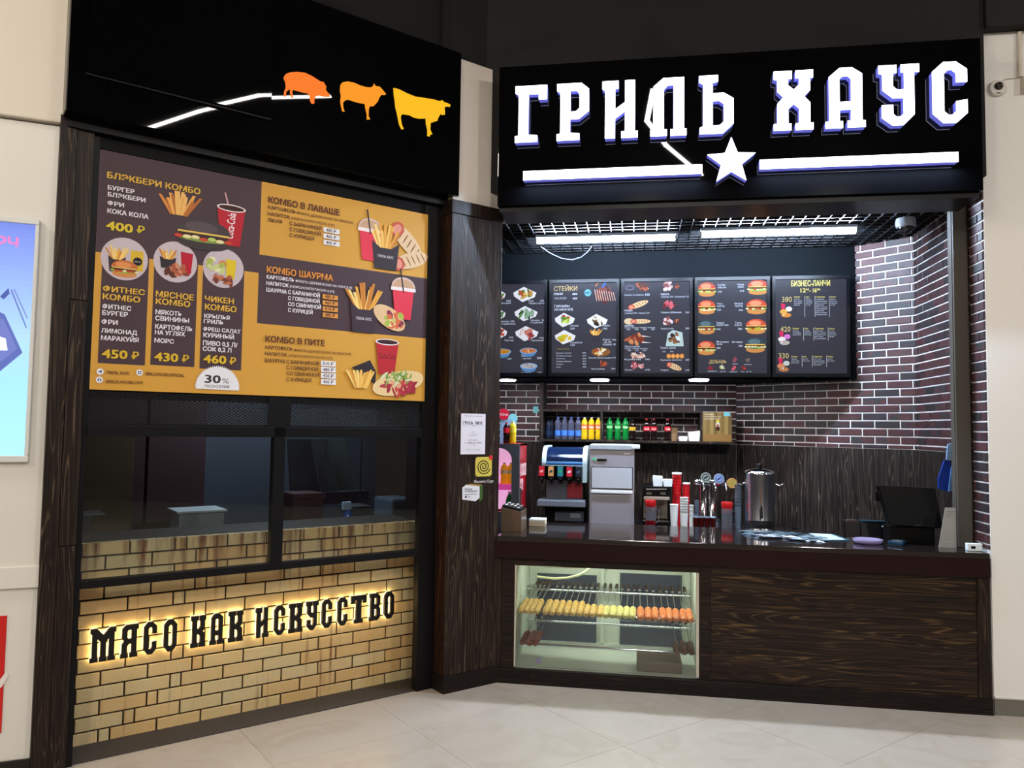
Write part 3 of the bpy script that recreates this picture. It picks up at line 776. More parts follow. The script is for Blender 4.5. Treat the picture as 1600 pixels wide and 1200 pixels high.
# raised glossy panel (switched-off screen) on its left half
bx0, bz0 = fp('L', 137, 115, NF - 0.035); bx1, bz1 = fp('L', 424, 183, NF - 0.035)
scr = thing('wall_screen', 'switched-off black screen panel on the upper left of the left sign box', 'screen', 'L', ((bx0 + bx1) / 2, NF, bz1))
MB().box(bx0, bx1, NF - 0.035, NF - 0.001, bz1, bz1 + 0.95, bev=0.003).build('panel', M_blackgloss, scr)
MB().box(bx0 - 0.004, bx1 + 0.004, NF - 0.02, NF - 0.001, bz1 - 0.01, bz1 + 0.0).build('bottom_edge', M_frame, scr)
c2 = lambda x, y: (400 + x / 3.8095, y / 3.8095)
PIG = [(165,460),(178,440),(205,430),(245,427),(290,432),(330,450),(365,472),(385,485),(402,487),(410,500),(420,518),(415,530),(425,548),(437,560),(440,575),(410,575),(375,568),(358,572),(348,590),(348,615),(332,618),(322,600),(322,575),(308,555),(270,548),(235,538),(220,535),(216,550),(222,582),(212,580),(203,555),(203,530),(190,538),(180,548),(178,575),(165,572),(168,545),(178,520),(175,490),(166,470)]
SHEEP = [(503,505),(515,490),(545,484),(585,492),(620,508),(655,518),(685,520),(700,508),(700,497),(715,512),(738,516),(755,535),(775,560),(765,566),(748,563),(735,580),(725,605),(700,632),(678,632),(672,650),(670,690),(680,710),(660,712),(660,680),(650,640),(648,618),(610,612),(570,600),(548,592),(530,598),(518,612),(520,640),(528,665),(514,662),(506,630),(502,600),(506,570),(500,540)]
COW = [(818,523),(850,530),(900,555),(950,575),(1000,582),(1060,592),(1095,602),(1108,595),(1118,606),(1135,612),(1158,622),(1155,636),(1135,634),(1122,640),(1125,660),(1125,682),(1108,684),(1100,678),(1088,695),(1080,718),(1055,727),(1040,730),(1038,770),(1050,800),(1040,800),(1032,814),(1020,808),(1020,770),(1012,740),(1010,705),(970,706),(940,700),(915,686),(880,680),(866,682),(862,700),(868,740),(880,768),(866,770),(852,740),(845,705),(838,670),(830,640),(826,600),(820,560)]
for nm, pts, cc, es in (('pig_cutout', PIG, '#ff7a18', 0.95), ('sheep_cutout', SHEEP, '#ff9a10', 0.95), ('cow_cutout', COW, '#ffc000', 0.95)):
    q = [fp('L', *c2(*p), NF - 0.003) for p in pts]
    o = MB().prism(q, NF - 0.003, NF - 0.0005).build(nm, mat(nm + '_glow', '#2a1404', 0.6, emit=cc, es=es), lb)
    o['label'] = {'pig_cutout': 'backlit orange pig silhouette', 'sheep_cutout': 'backlit amber sheep silhouette', 'cow_cutout': 'backlit yellow cow silhouette'}[nm]

# ---- suspended line light in the hall (seen mirrored in both sign boxes)
ll = thing('line_light', 'suspended linear hall light reflected in the black sign boxes', 'lamp', 'W', (0.4, 2.4, 4.5))
pth = [(0.72, 1.15), (0.30, 2.10), (0.10, 2.75), (0.14, 3.4)]
M_line = mat('line_glow', '#ffffff', 0.5, emit='#fff8ee', es=70.0)
for (a, b_), (c_, d_) in zip(pth[:-1], pth[1:]):
    v = Vector((c_ - a, d_ - b_, 0)); n_ = Vector((-v.y, v.x, 0)).normalized() * 0.022; e_ = v.normalized() * 0.01
    mb = MB(); pts = [(a - n_.x - e_.x, b_ - n_.y - e_.y), (c_ - n_.x + e_.x, d_ - n_.y + e_.y), (c_ + n_.x + e_.x, d_ + n_.y + e_.y), (a + n_.x - e_.x, b_ + n_.y - e_.y)]
    mb.prism(pts, 4.5, 4.506, axis='z').build('diffuser', M_line, ll)
    MB().prism([(p[0], p[1]) for p in pts], 4.507, 4.56, axis='z').build('housing', M_black, ll)

# ================================================================== COUNTER FRONT (frame W)
X0 = px_c = fp('W', 774, 900, YF)[0]; X1 = fp('W', 1544, 900, YF)[0]
zt = 0.960; za = 0.815
ct = thing('counter', 'dark wood-clad service counter with glossy brown worktop under the big white sign', 'counter', 'W', (0.6, 5.3, 0))
MB().box(X0 + 0.01, X1 + 0.0, YF - 0.03, 5.93, zt - 0.03, zt, bev=0.003).build('worktop', mat('worktop_gloss', '#1b1413', 0.07, spec=0.7), ct)
MB().box(X0 + 0.0, X1 + 0.003, YF - 0.028, YF + 0.0, za, zt - 0.0305, bev=0.002).build('apron', M_plain, ct)
wx0, wz1 = fp('W', 805, 886, YF); wx1, wz0 = fp('W', 1092, 1056, YF)
wz1 = fp('W', 950, 889, YF)[1]; wz0 = fp('W', 950, 1050, YF)[1]
xp = fp('W', 1111, 950, YF)[0]; xq = fp('W', 1526, 950, YF)[0]
zpl = fp('W', 950, 1053, YF)[1]
MB().box(xp, xq, YF - 0.001, YF + 0.02, zpl, za).build('front_panel', M_wood_h, ct)
MB().box(wx1 + 0.002, xp - 0.0015, YF - 0.002, YF + 0.02, zpl, za).build('stile', wood('stile_wood', 'x', dark='#0e0908', mid='#241811', light='#3a281c'), ct)
MB().box(xq + 0.001, X1 + 0.0, YF - 0.012, YF + 0.02, zpl, za, bev=0.002).build('end_post', M_wood_v, ct)
MB().box(X0 + 0.045, wx0 - 0.002, YF - 0.002, YF + 0.02, zpl, za).build('stile', MATS['stile_wood'], ct)
MB().box(X0 - 0.02, X0 + 0.043, YF - 0.010, YF + 0.02, zpl, za, bev=0.002).build('end_post', M_wood_v, ct)
MB().box(wx0 - 0.001, wx1 + 0.001, YF - 0.002, YF + 0.02, wz1, za).build('rail', MATS['stile_wood'], ct)
MB().box(X0 - 0.03, X1 + 0.006, YF - 0.022, YF + 0.02, 0.0, zpl, bev=0.002).build('plinth', MATS['plinth_wood'], ct)
MB().box(X0, X1, 5.90, 5.93, 0.0, zt - 0.031).build('back_panel', M_blackmatt, ct)
MB().box(X0 + 0.0, X0 + 0.02, YF + 0.021, 5.90, 0.0, zt - 0.031).build('side_panel', M_blackmatt, ct)
MB().box(X1 - 0.02, X1, YF + 0.021, 5.90, 0.0, zt - 0.031).build('side_panel', M_blackmatt, ct)

# ---- refrigerated display in the counter
M_enam = mat('fridge_enamel', '#cdd3c2', 0.45)
fd = thing('display_fridge', 'lit built-in fridge showing skewers behind glass in the counter front', 'fridge', 'W', ((wx0 + wx1) / 2, 5.3, wz0))
FB = 5.80
MB().box(wx0 + 0.006, wx1 - 0.006, FB, FB + 0.03, wz0 - 0.03, wz1 + 0.05).build('back_wall', M_enam, fd)
MB().box(wx0 - 0.01, wx0 + 0.004, YF + 0.03, FB, wz0 - 0.03, wz1 + 0.05).build('side_wall', M_enam, fd)
MB().box(wx1 - 0.004, wx1 + 0.01, YF + 0.03, FB, wz0 - 0.03, wz1 + 0.05).build('side_wall', M_enam, fd)
MB().box(wx0 + 0.004, wx1 - 0.004, YF + 0.03, FB, wz0 - 0.03, wz0 - 0.005).build('floor_plate', M_enam, fd)
MB().box(wx0 + 0.004, wx1 - 0.004, YF + 0.03, FB, wz1 + 0.03, wz1 + 0.05).build('ceiling_plate', M_enam, fd)
MB().box(wx0 + 0.012, wx1 - 0.018, YF + 0.008, YF + 0.014, wz0, wz1).build('glass', M_pane, fd)
mb = MB(); mb.box(wx0 - 0.001, wx0 + 0.009, YF - 0.003, YF + 0.03, wz0, wz1)
mb.build('frame_strip', mat('fridge_rim', '#b9b2a2', 0.35), fd)
MB().box(wx1 - 0.018, wx1, YF - 0.003, YF + 0.03, wz0, wz1).build('frame_strip', MATS['fridge_rim'], fd)
g5 = lambda x, y, Y: fp('W', 780 + x / 4.84, 870 + y / 4.84, Y)
for (xa, xb) in ((290, 735), (915, 1380)):          # dark sliding doors at the back
    a = g5(xa, 120, FB); b_ = g5(xb, 690, FB)
    d_ = MB().box(a[0], b_[0], FB - 0.014, FB - 0.002, b_[1], a[1]).build('sliding_door', mat('door_glass_dark', '#3b4452', 0.25), fd)
    m_ = g5(xa, 470, FB)[1]; MB().box(a[0], b_[0], FB - 0.02, FB - 0.0145, m_ - 0.012, m_).build('door_rail', M_steel, d_)
a = g5(780, 300, FB - .02)
MB().box(a[0] - 0.012, a[0] + 0.012, FB - 0.03, FB - 0.002, wz0, wz1 + 0.02).build('mullion', M_enam, fd)
a = g5(1040, 785, 5.17); b_ = g5(1385, 880, 5.17)
MB().box(a[0], b_[0], 5.17, 5.40, wz0 - 0.004, a[1], bev=0.01).build('box_reflection', mat('reflection_brown', '#6e5c46', 0.5), fd)  # solid brown block standing in for the reflection of a brown box
zs = g5(600, 735, 5.7)[1]
MB().box(wx0 + 0.05, wx1 - 0.05, 5.70, 5.72, zs - 0.01, zs + 0.004).build('inner_ledge', M_enam, fd)
for Y_, yy, nm in ((5.22, 447, 'front_rail'), (5.62, 268, 'rear_rail'), (5.24, 690, 'front_rail'), (5.64, 508, 'rear_rail')):
    z_ = g5(800, yy, Y_)[1]
    MB().cyl((wx0 + 0.005, Y_, z_), 0.0085, (wx1 - wx0) - 0.01, axis='x', seg=10).build(nm, M_chrome, fd)
zr1 = g5(800, 447, 5.22)[1]; zr2 = g5(800, 268, 5.62)[1]; zr3 = g5(800, 690, 5.24)[1]; zr4 = g5(800, 508, 5.64)[1]
# curved lamp tube under the top
hp = [g5(x, y, 5.35) for x, y in ((285, 150), (420, 165), (520, 158), (600, 140), (650, 115), (680, 88))]
hp2 = [g5(x, y, 5.35) for x, y in ((685, 86), (600, 84), (450, 80), (330, 78))]
MB().tube([(p[0], 5.35, p[1]) for p in hp], 0.008).build('lamp_tube', mat('lamp_tube', '#d8d8a0', 0.4, emit='#eef0c0', es=0.25), fd)
MB().tube([(p[0], 5.36, p[1]) for p in hp2], 0.005).build('wire', mat('wire_pale', '#c9c8b0', 0.5), fd)
st = g5(300, 785, YF + 0.012); MB().cyl((st[0], YF + 0.0075, st[1]), 0.020, -0.0006, axis='y').build('round_sticker', mat('sticker_grey', '#7a7490', 0.5), fd)
l = lamp('AREA', 'fridge_lamp', ((wx0 + wx1) / 2 + 0.1, 5.33, wz1 + 0.018), 5.5, (0.92, 1.0, 0.86), target=((wx0 + wx1) / 2 + 0.12, 5.5, 0), size=1.1, size_y=0.05)

# skewers
def ordinal(n): return ['first', 'second', 'third', 'fourth', 'fifth', 'sixth', 'seventh', 'eighth', 'ninth', 'tenth', 'eleventh', 'twelfth', 'thirteenth', 'fourteenth', 'fifteenth', 'sixteenth', 'seventeenth', 'eighteenth'][n]
def meat_mat(nm, c1, c2):
    m = mat(nm, c1, 0.45); nt = m.node_tree; b = nt.nodes['Principled BSDF']
    g = N(nt, 'ShaderNodeNewGeometry'); n = N(nt, 'ShaderNodeTexNoise'); n.inputs['Scale'].default_value = 70; n.inputs['Detail'].default_value = 5
    nt.links.new(g.outputs['Position'], n.inputs['Vector']); nt.links.new(ramp(nt, n.outputs['Fac'], [(0.38, hx(c2)), (0.6, hx(c1))]), b.inputs['Base Color'])
    bp = N(nt, 'ShaderNodeBump'); bp.inputs['Strength'].default_value = 0.6; bp.inputs['Distance'].default_value = 0.003; nt.links.new(n.outputs['Fac'], bp.inputs['Height']); nt.links.new(bp.outputs[0], b.inputs['Normal'])
    return m
MM = {'y': meat_mat('meat_yellow', '#e2ba68', '#b88c40'), 'g': meat_mat('meat_herbs', '#dcd084', '#b4a858'), 'o': meat_mat('meat_orange', '#dd8348', '#b85c2c'),
      'b': meat_mat('meat_brown', '#7e5238', '#4e2f20'), 'r': meat_mat('meat_red', '#9a4a30', '#5c281a')}
def skewer(kind, x, zf, zr, yf, yr, lean, L, label, group):
    "rod from the front rail up to the rear rail; meat on the front half, wooden handle at the back"
    t = thing('meat_skewer', label, 'skewer', 'W', (x, yf, zf), group=group)
    dy = yr - yf; dz = zr - zf; ln = sqrt(dy * dy + dz * dz); uy, uz = dy / ln, dz / ln
    def at(s, r=0): return (x + lean * s, yf + uy * s, zf + uz * s + 0.012 + r)
    MB().tube([at(-0.05), at(ln + 0.03)], 0.003, seg=6).build('rod', M_chrome, t)
    mb = MB(); n = 9; seg = 10; rnd = random.Random(int(x * 999)); R0 = 0.0245 * rnd.uniform(.94, 1.05)
    vs_ = []
    for i in range(n + 1):
        s = -0.035 + L * i / n; k = 1 - (abs(i - n / 2) / (n / 2)) ** 7; r = R0 * (0.55 + 0.45 * k) * rnd.uniform(.93, 1.06)
        c = at(s)
        for j in range(seg):
            a = 2 * pi * j / seg; vs_.append((c[0] + r * cos(a), c[1] - uz * r * sin(a) * 1.0, c[2] + uy * r * sin(a)))
    fs = [(i * seg + j, i * seg + (j + 1) % seg, (i + 1) * seg + (j + 1) % seg, (i + 1) * seg + j) for i in range(n) for j in range(seg)]
    mb.add(vs_, fs, True); mb.add(vs_[:seg], [list(range(seg))[::-1]]); mb.add(vs_[-seg:], [list(range(seg))])
    mb.build('meat', MM[kind], t)
    a = at(ln + 0.03); b_ = at(ln + 0.115); h = MB().tube([a, at(ln + 0.05), at(ln + 0.051), b_], 0.0125, seg=8).build('handle', mat('handle_wood', '#3a2a22', 0.5), t)
    MB().tube([at(ln + 0.022), at(ln + 0.034)], 0.011, seg=8).build('ferrule', M_chrome, h)
mx_ = [175, 215, 250, 290, 360, 410, 460, 512, 562, 612, 662, 710, 765, 810, 860, 910, 960, 1008]
ox_ = [1070, 1127, 1180, 1237, 1287, 1337, 1393, 1440]
for i, p in enumerate(mx_):
    x = g5(p, 370, 5.26)[0] * 1.0
    k = 'g' if i >= 13 else 'y'
    skewer(k, x, zr1, zr2, 5.22, 5.62, 0.10 - 0.006 * i if i < 10 else 0.03, 0.21 if i < 10 else 0.155,
           ('pale herb-flecked' if k == 'g' else 'yellow') + ' minced meat skewer, ' + ordinal(i) + ' from the left on the upper rack', 'yellow skewers on the upper fridge rack')
for i, p in enumerate(ox_):
    x = g5(p, 380, 5.26)[0]
    skewer('o', x, zr1 - 0.002, zr2, 5.22, 5.62, -0.01, 0.165, 'orange minced meat skewer, ' + ordinal(i) + ' of the orange ones on the upper rack', 'orange skewers on the upper fridge rack')
for i, p in enumerate((190, 240, 285)):
    x = g5(p, 600, 5.3)[0]
    skewer('r', x, zr3, zr4, 5.24, 5.64, 0.08, 0.2, 'dark red marinated meat skewer, ' + ordinal(i) + ' from the left on the lower rack', 'marinated skewers at the left of the lower rack')
for i, p in enumerate((1340, 1396, 1448)):
    x = g5(p, 650, 5.3)[0]
    skewer('b', x, zr3, zr4, 5.24, 5.64, -0.01, 0.17, 'brown minced meat skewer, ' + ordinal(i) + ' of the brown ones at the right of the lower rack', 'brown skewers at the right of the lower rack')

# ================================================================== ROLLER SHUTTER FRAME
YS = 5.30
sx1, sz1 = fp('W', 1488, 323, YS); sxo = fp('W', 1516, 600, YS)[0]; szt = fp('W', 1488, 310, YS)[1]
szb = fp('W', 1100, 335.5, YS)[1]
sh = thing('shutter_frame', 'grey-brown metal guide frame of the roller shutter around the counter opening', 'frame', 'W', (0.6, YS, zt))
M_sh = mat('shutter_grey', '#4c4740', 0.55, spec=0.25)
mb = MB().box(sx1, sxo, YS, YS + 0.09, zt + 0.001, szt, bev=0.003); mb.box(sx1 - 0.004, sx1 + 0.004, YS + 0.02, YS + 0.05, zt + 0.001, szb)
mb.build('right_guide', M_sh, sh)
MB().box(-1.05, sx1 - 0.005, YS + 0.004, YS + 0.09, szb, szt + 0.02, bev=0.003).build('head_rail', mat('head_rail_grey', '#8d8379', 0.5), sh)  # shutter grey painted lighter here to lift the rail out of its shade
MB().box(-1.05, sxo + 0.05, YS - 0.10, YS + 0.10, szt + 0.021, 3.26).build('shutter_box', M_black, sh)

# ================================================================== KITCHEN SHELL
M_mort = mat('white_mortar', '#dcdad8', 0.8)
M_red = brick_mat('red_brick', [(0.0, hx('#252021')), (0.22, hx('#2d2426')), (0.35, hx('#361f20')), (0.6, hx('#422425')), (0.82, hx('#482a28')), (1.0, hx('#2c2a2b'))], rough=0.5, grain=0.5, spec=0.35)
ZW = 1.556                                       # top of the wooden cladding
wa = struct(MB().box(-1.7, 0.93, 7.337, 7.45, 0.0, 4.0), 'wall_kitchen_back', M_mort, label='kitchen back wall, red brick over dark wood')
lay(wa, M_red, -1.7, 0.93, ZW, 2.22, 0.188, 0.0525, 0.0100, 7.33, 0.012, phase=0.02)
wb = struct(MB().box(-0.02, 1.60, 0.007, 0.12, 0.0, 4.0), 'wall_kitchen_angled', M_mort, fr='B', label='angled kitchen wall, red brick over dark wood')
lay(wb, M_red, 0.0, 1.593, ZW, 3.27, 0.188, 0.0525, 0.0100, 0.0, 0.012, phase=0.11)
wc = struct(MB().box(0.0, 1.172, 0.007, 0.12, 0.0, 4.0), 'wall_kitchen_side', M_mort, fr='C', label='kitchen side wall, red brick over dark wood')
lay(wc, M_red, 0.006, 0.968, ZW, 3.27, 0.188, 0.0525, 0.0100, 0.0, 0.012, phase=0.03)
lay(wc, M_red, 0.972, 1.172, 0.98, 3.19, 0.188, 0.0525, 0.0100, 0.0, 0.012, phase=0.06)
def planks(parent, fr, x0, x1, y, widths, z0=0.0, z1=ZW - 0.004):
    x = x0; i = 0
    while x < x1 - 0.01:
        w = min(widths[i % len(widths)], x1 - x); MB().box(x + 0.001, x + w - 0.001, y - 0.012, y + 0.006, z0, z1, bev=0.0015).build('plank', M_wood_k, parent); x += w; i += 1
planks(wa, 'W', -1.7, 0.925, 7.33, [0.28, 0.17, 0.32, 0.21, 0.25])
planks(wb, 'B', 0.012, 1.59, 0.0, [0.21, 0.33, 0.18, 0.3, 0.23])
planks(wc, 'C', 0.01, 0.96, 0.0, [0.24, 0.3, 0.22])
struct(MB().prism([(-1.25, 5.26), (-1.19, 5.26), (-1.62, 7.34), (-1.70, 7.34)], 0.0, 4.0, axis='z'), 'wall_kitchen_left', mat('kitchen_dark', '#16181c', 0.6), label='dark kitchen partition behind the pillar')
struct(MB().box(-1.7, 2.2, 5.26, 7.4, 4.0, 4.05), 'ceiling_kitchen', mat('plenum', '#050506', 0.9, spec=0.1), label='dark plenum over the ceiling grid')
# soffit that carries the menu boards
YM = 6.50
struct(MB().prism([(-1.55, YM + 0.09), (1.80, YM + 0.09), (0.93, 7.32), (-1.65, 7.32)], 2.105, 3.24, axis='z'), 'trim_7', mat('soffit_black', '#05080b', 0.8, spec=0.08, noise=0.25, nscale=3), label='dark board box above and behind the menu boards')

# ---- open grid ceiling
gr = thing('ceiling_grid', 'dark open-cell grid ceiling over the kitchen', None, 'W', (0.4, 6.0, ZG), kind='structure')
M_grid = mat('grid_dark', '#0c0f12', 0.5, spec=0.35)
mesh_a = MB().box(-1.62, 2.12, -0.003, 0.003, 0.0, 0.04).mesh('slat'); mesh_a.materials.append(M_grid)
mesh_b = MB().box(-0.003, 0.003, 5.41, 6.58, 0.0, 0.04).mesh('slat'); mesh_b.materials.append(M_grid)
y = 5.42
while y < 6.58:
    o = bpy.data.objects.new('slat', mesh_a); COL.objects.link(o); o.parent = gr; o.location = Vector((0, y, ZG)) - BASE[gr]; y += 0.086
x = -1.56
while x < 2.1:
    ymax = 6.58 if x < 1.78 else 6.29 + (2.13 - x) * 0.86 - 0.02
    if ymax < 6.57:
        me = MB().box(-0.003, 0.003, 5.41, ymax, 0.0, 0.04).mesh('slat'); me.materials.append(M_grid)
    else: me = mesh_b
    o = bpy.data.objects.new('slat', me); COL.objects.link(o); o.parent = gr; o.location = Vector((x, 0, ZG)) - Vector((BASE[gr].x, BASE[gr].y, BASE[gr].z)); x += 0.086

# ---- two tube lights
M_tube = mat('tube_glow', '#ffffff', 0.4, emit='#cfe4ff', es=520.0)
for i, (pa, pb, lb_) in enumerate((((838, 378), (1057, 370), 'left white tube light under the grid ceiling'), ((1093, 370), (1343, 357), 'right white tube light under the grid ceiling'))):
    a = fz('W', *pa, 3.155); b_ = fz('W', *pb, 3.155)
    yv = (a[1] + b_[1]) / 2
    t = thing('tube_light', lb_, 'lamp', 'W', ((a[0] + b_[0]) / 2, yv, 3.155), group='tube lights over the kitchen')
    MB().box(a[0] + 0.0, b_[0] - 0.0, yv - 0.03, yv + 0.03, 3.175, 3.198, bev=0.004).build('housing', mat('tube_housing', '#9aa4ae', 0.4), t)
    MB().cyl((a[0] + 0.012, yv, 3.155), 0.020, b_[0] - a[0] - 0.024, axis='x', seg=14).build('tube', M_tube, t)
    for xx in (a[0], b_[0] - 0.012): MB().cyl((xx, yv, 3.157), 0.023, 0.012, axis='x', seg=14).build('end_cap', M_grey, t)
    if i == 0:
        q = [fp('W', x_, y_, yv) for x_, y_ in ((846, 386), (860, 396), (878, 404), (894, 406), (908, 402), (919, 393), (925, 384))]
        MB().tube([(p[0], yv, p[1]) for p in q], 0.0022, seg=6).build('hanging_wire', mat('wire_white', '#8fa8d8', 0.5), t)
# dome camera
dc = fp('W', 1415, 343, 5.75)
t = thing('dome_camera', 'grey dome security camera under the grid ceiling at the right', 'camera', 'W', (dc[0], 5.75, ZG))
MB().lathe([(0.062, 0.0), (0.066, -0.02), (0.066, -0.055), (0.058, -0.062)], (dc[0], 5.75, ZG), 24).build('housing', mat('cam_grey', '#8b8f94', 0.45), t)
MB().sphere((dc[0], 5.75, ZG - 0.062), 0.052, seg=20, z0=-1.0, z1=0.0).build('dome', mat('cam_dome', '#10151a', 0.08, spec=0.8), t)
# under-soffit downlights
for i, (p, w) in enumerate(((( 792, 592), 'leftmost'), ((937, 592), 'middle'), ((1092, 592), 'rightmost'))):
    q = fz('W', *p, 2.103)
    t = thing('downlight', w + ' flat round downlight under the menu boards', 'lamp', 'W', (q[0], min(q[1], 7.1), 2.103), group='downlights under the menu boards')
    yy = min(q[1], 7.1)
    MB().cyl((q[0], yy, 2.103), 0.085, -0.012, seg=24).build('rim', mat('light_rim', '#d0d0d0', 0.4), t)
    MB().cyl((q[0], yy, 2.0905), 0.074, -0.006, seg=24).build('diffuser', mat('down_glow', '#ffffff', 0.5, emit='#f4f4ff', es=190.0), t)

# ================================================================== BRICK WALL LETTERS
YLB = YBR - 0.042
bs = thing('halo_sign', 'black slab-serif letters glowing from behind on the yellow brick', 'sign', 'L', (1.0, YLB, 0.6))
c8 = lambda x, y: (90 + x / 5.3333, 860 + y / 5.3333)
c9 = lambda x, y: (390 + x / 5.3333, 860 + y / 5.3333)
zb_ = (fp('L', *c8(330, 925), YLB)[1] + fp('L', *c9(1160, 568), YLB)[1]) / 2
zt_ = (fp('L', *c8(380, 655), YLB)[1] + fp('L', *c9(1160, 348), YLB)[1]) / 2
M_blk = mat('letter_black', '#0c0908', 0.4); M_halo = mat('letter_halo', '#fff0c8', 0.5, emit='#fff0c0', es=8.5)
for ch, cr, a, b_ in (('М', c8, 276, 490), ('Я', c8, 530, 676), ('С', c8, 720, 828), ('О', c8, 888, 996), ('К', c8, 1112, 1234), ('А', c8, 1270, 1384), ('К', c8, 1424, 1545),
                      ('И', c9, 50, 158), ('С', c9, 205, 293), ('К', c9, 326, 440), ('У', c9, 470, 570), ('С', c9, 602, 683), ('С', c9, 733, 812), ('Т', c9, 843, 970), ('В', c9, 998, 1085), ('О', c9, 1120, 1200)):
    xa = fp('L', *cr(a, 700), YLB)[0]; xb = fp('L', *cr(b_, 700), YLB)[0]
    o_, h_ = glyph(ch, xa, xb, zb_, zt_, 0.16)
    L_ = MB().prism(o_, YLB, YLB + 0.022, holes=h_).build('letter', M_blk, bs)
    MB().prism(o_, YLB + 0.0225, YLB + 0.025, holes=h_).build('glow_plate', M_halo, L_)

# ================================================================== MENU POSTER (frame L)
YP = -0.022
po = thing('menu_poster', 'large ochre and brown combo menu poster over the left window', 'poster', 'L', (1.0, YP, 1.845))
pA = fp('L', 155, 232, YP); pB = fp('L', 668, 336, YP); pC = fp('L', 141, 607, YP); pD = fp('L', 664, 628, YP)
PX0 = (pA[0] + pC[0]) / 2; PX1 = (pB[0] + pD[0]) / 2; PZ1 = (pA[1] + pB[1]) / 2; PZ0 = (pC[1] + pD[1]) / 2
MB().box(PX0, PX1, YP, YP + 0.012, PZ0, PZ1).build('panel', mat('poster_edge', '#9a8a78', 0.4), po)
MB().box(PX0, PX1, YP + 0.012, -0.0085, PZ0 + 0.02, PZ1 - 0.02).build('spacer', M_frame, po)
OC = '#d49c3c'; BR = '#48343a'; GO = '#e0b040'; WH = '#e9e2e6'
P = Print('L', YP - 0.0004)
Q5 = lambda x, y: (130 + x / 5.3333, 220 + y / 5.3333)
Q6 = lambda x, y: (130 + x / 5.3333, 420 + y / 5.3333)
Q7 = lambda x, y: (390 + x / 5.3333, 280 + y / 5.3333)
Q8 = lambda x, y: (390 + x / 5.3333, 430 + y / 5.3333)
P.rect(PX0, PZ0, PX1, PZ1, OC)
s4 = P.P(*Q5(1470, 900))[0]; zl = P.P(*Q5(110, 925))[1]; zA = P.P(*Q7(80, 627))[1]; zBb = P.P(*Q8(65, 400))[1]
P.rect(PX0, zl, s4, PZ1, BR); P.rect(s4 - 0.001, zBb, PX1, zA, BR); P.rect(s4 - 0.02, zl, s4, zA, BR)
for (a, b_) in ((Q6(120, 785), Q6(515, 785)), (Q6(558, 800), Q6(926, 800)), (Q6(968, 830), Q6(1316, 830))):
    P.rect(P.P(*a)[0], P.P(*a)[1], P.P(*b_)[0], zl + 0.002, BR)
circ = []
for (x, y, r) in ((345, 985, 198), (770, 1010, 183), (1170, 1062, 170)):
    c = P.P(*Q5(x, y)); rr = (P.P(*Q5(x + r, y))[0] - P.P(*Q5(x - r, y))[0]) / 2; circ.append((c[0], c[1], rr)); P.ell(c[0], c[1], rr, rr, '#c9b9bf', n=40)
# circle 1: fries box, yellow cup, burger
cx_, cz_, r_ = circ[0]
P.rect(cx_ + r_ * .25, cz_ - r_ * .5, cx_ + r_ * .8, cz_ + r_ * .45, '#d8b12c'); P.ell(cx_ + r_ * .56, cz_ - r_ * .05, r_ * .2, r_ * .2, '#1c161a')
P.text('гриль хаус', cx_ + r_ * .42, cz_ - r_ * .08, cx_ + r_ * .7, r_ * .06, '#e8e0e0', 0)
frybox(P, cx_ - r_ * .32, cz_ - r_ * .05, r_ * .75, r_ * 1.2, '#3a2a34', None); burger(P, cx_ + r_ * .02, cz_ - r_ * .45, r_ * 1.15, r_ * .85, '#c46a34', '#e08f50')
cx_, cz_, r_ = circ[1]
P.poly([(cx_ + r_ * .22, cz_ + r_ * .55), (cx_ + r_ * .8, cz_ + r_ * .5), (cx_ + r_ * .72, cz_ - r_ * .5), (cx_ + r_ * .3, cz_ - r_ * .5)], '#b8102a')
frybox(P, cx_ - r_ * .35, cz_ + r_ * .1, r_ * .75, r_ * .9, '#2c242c', None); meatpic(P, cx_ + r_ * .02, cz_ - r_ * .45, r_ * 1.3, r_ * .75)
cx_, cz_, r_ = circ[2]
P.poly([(cx_ + r_ * .1, cz_ + r_ * .5), (cx_ + r_ * .62, cz_ + r_ * .45), (cx_ + r_ * .55, cz_ - r_ * .5), (cx_ + r_ * .15, cz_ - r_ * .5)], '#e0c01c')
meatpic(P, cx_ - r_ * .38, cz_ + r_ * .1, r_ * .95, r_ * 1.0, ('#c9cf8a', '#e8e2b0', '#a9b85a', '#d88a4a')); meatpic(P, cx_ + r_ * .05, cz_ - r_ * .58, r_ * 1.3, r_ * .55, ('#9a4a34', '#c0704a', '#7a3626'))
# top-left combo pictures
a = P.P(*Q5(800, 530)); fries(P, a[0], a[1], 0.17, 0.13, 16, ('#d88a3c', '#e8a850', '#b86a2a', '#f0b868'))
b_ = P.P(*Q5(1005, 780)); 
cpc = P.P(*Q5(1230, 705)); w_ = P.P(*Q5(1345, 700))[0] - P.P(*Q5(1110, 700))[0]; h_ = P.P(*Q5(1230, 560))[1] - P.P(*Q5(1230, 880))[1]
cup(P, cpc[0], cpc[1] - 0.0, w_, h_ * 1.06, '#b8182a', None, band=None)
P.text('Coca-Cola', cpc[0] + w_ * .08, cpc[1] - h_ * .36, cpc[0] + w_ * .08 + h_ * .68, w_ * .30, '#f2e8e8', .01, rot=1.48)
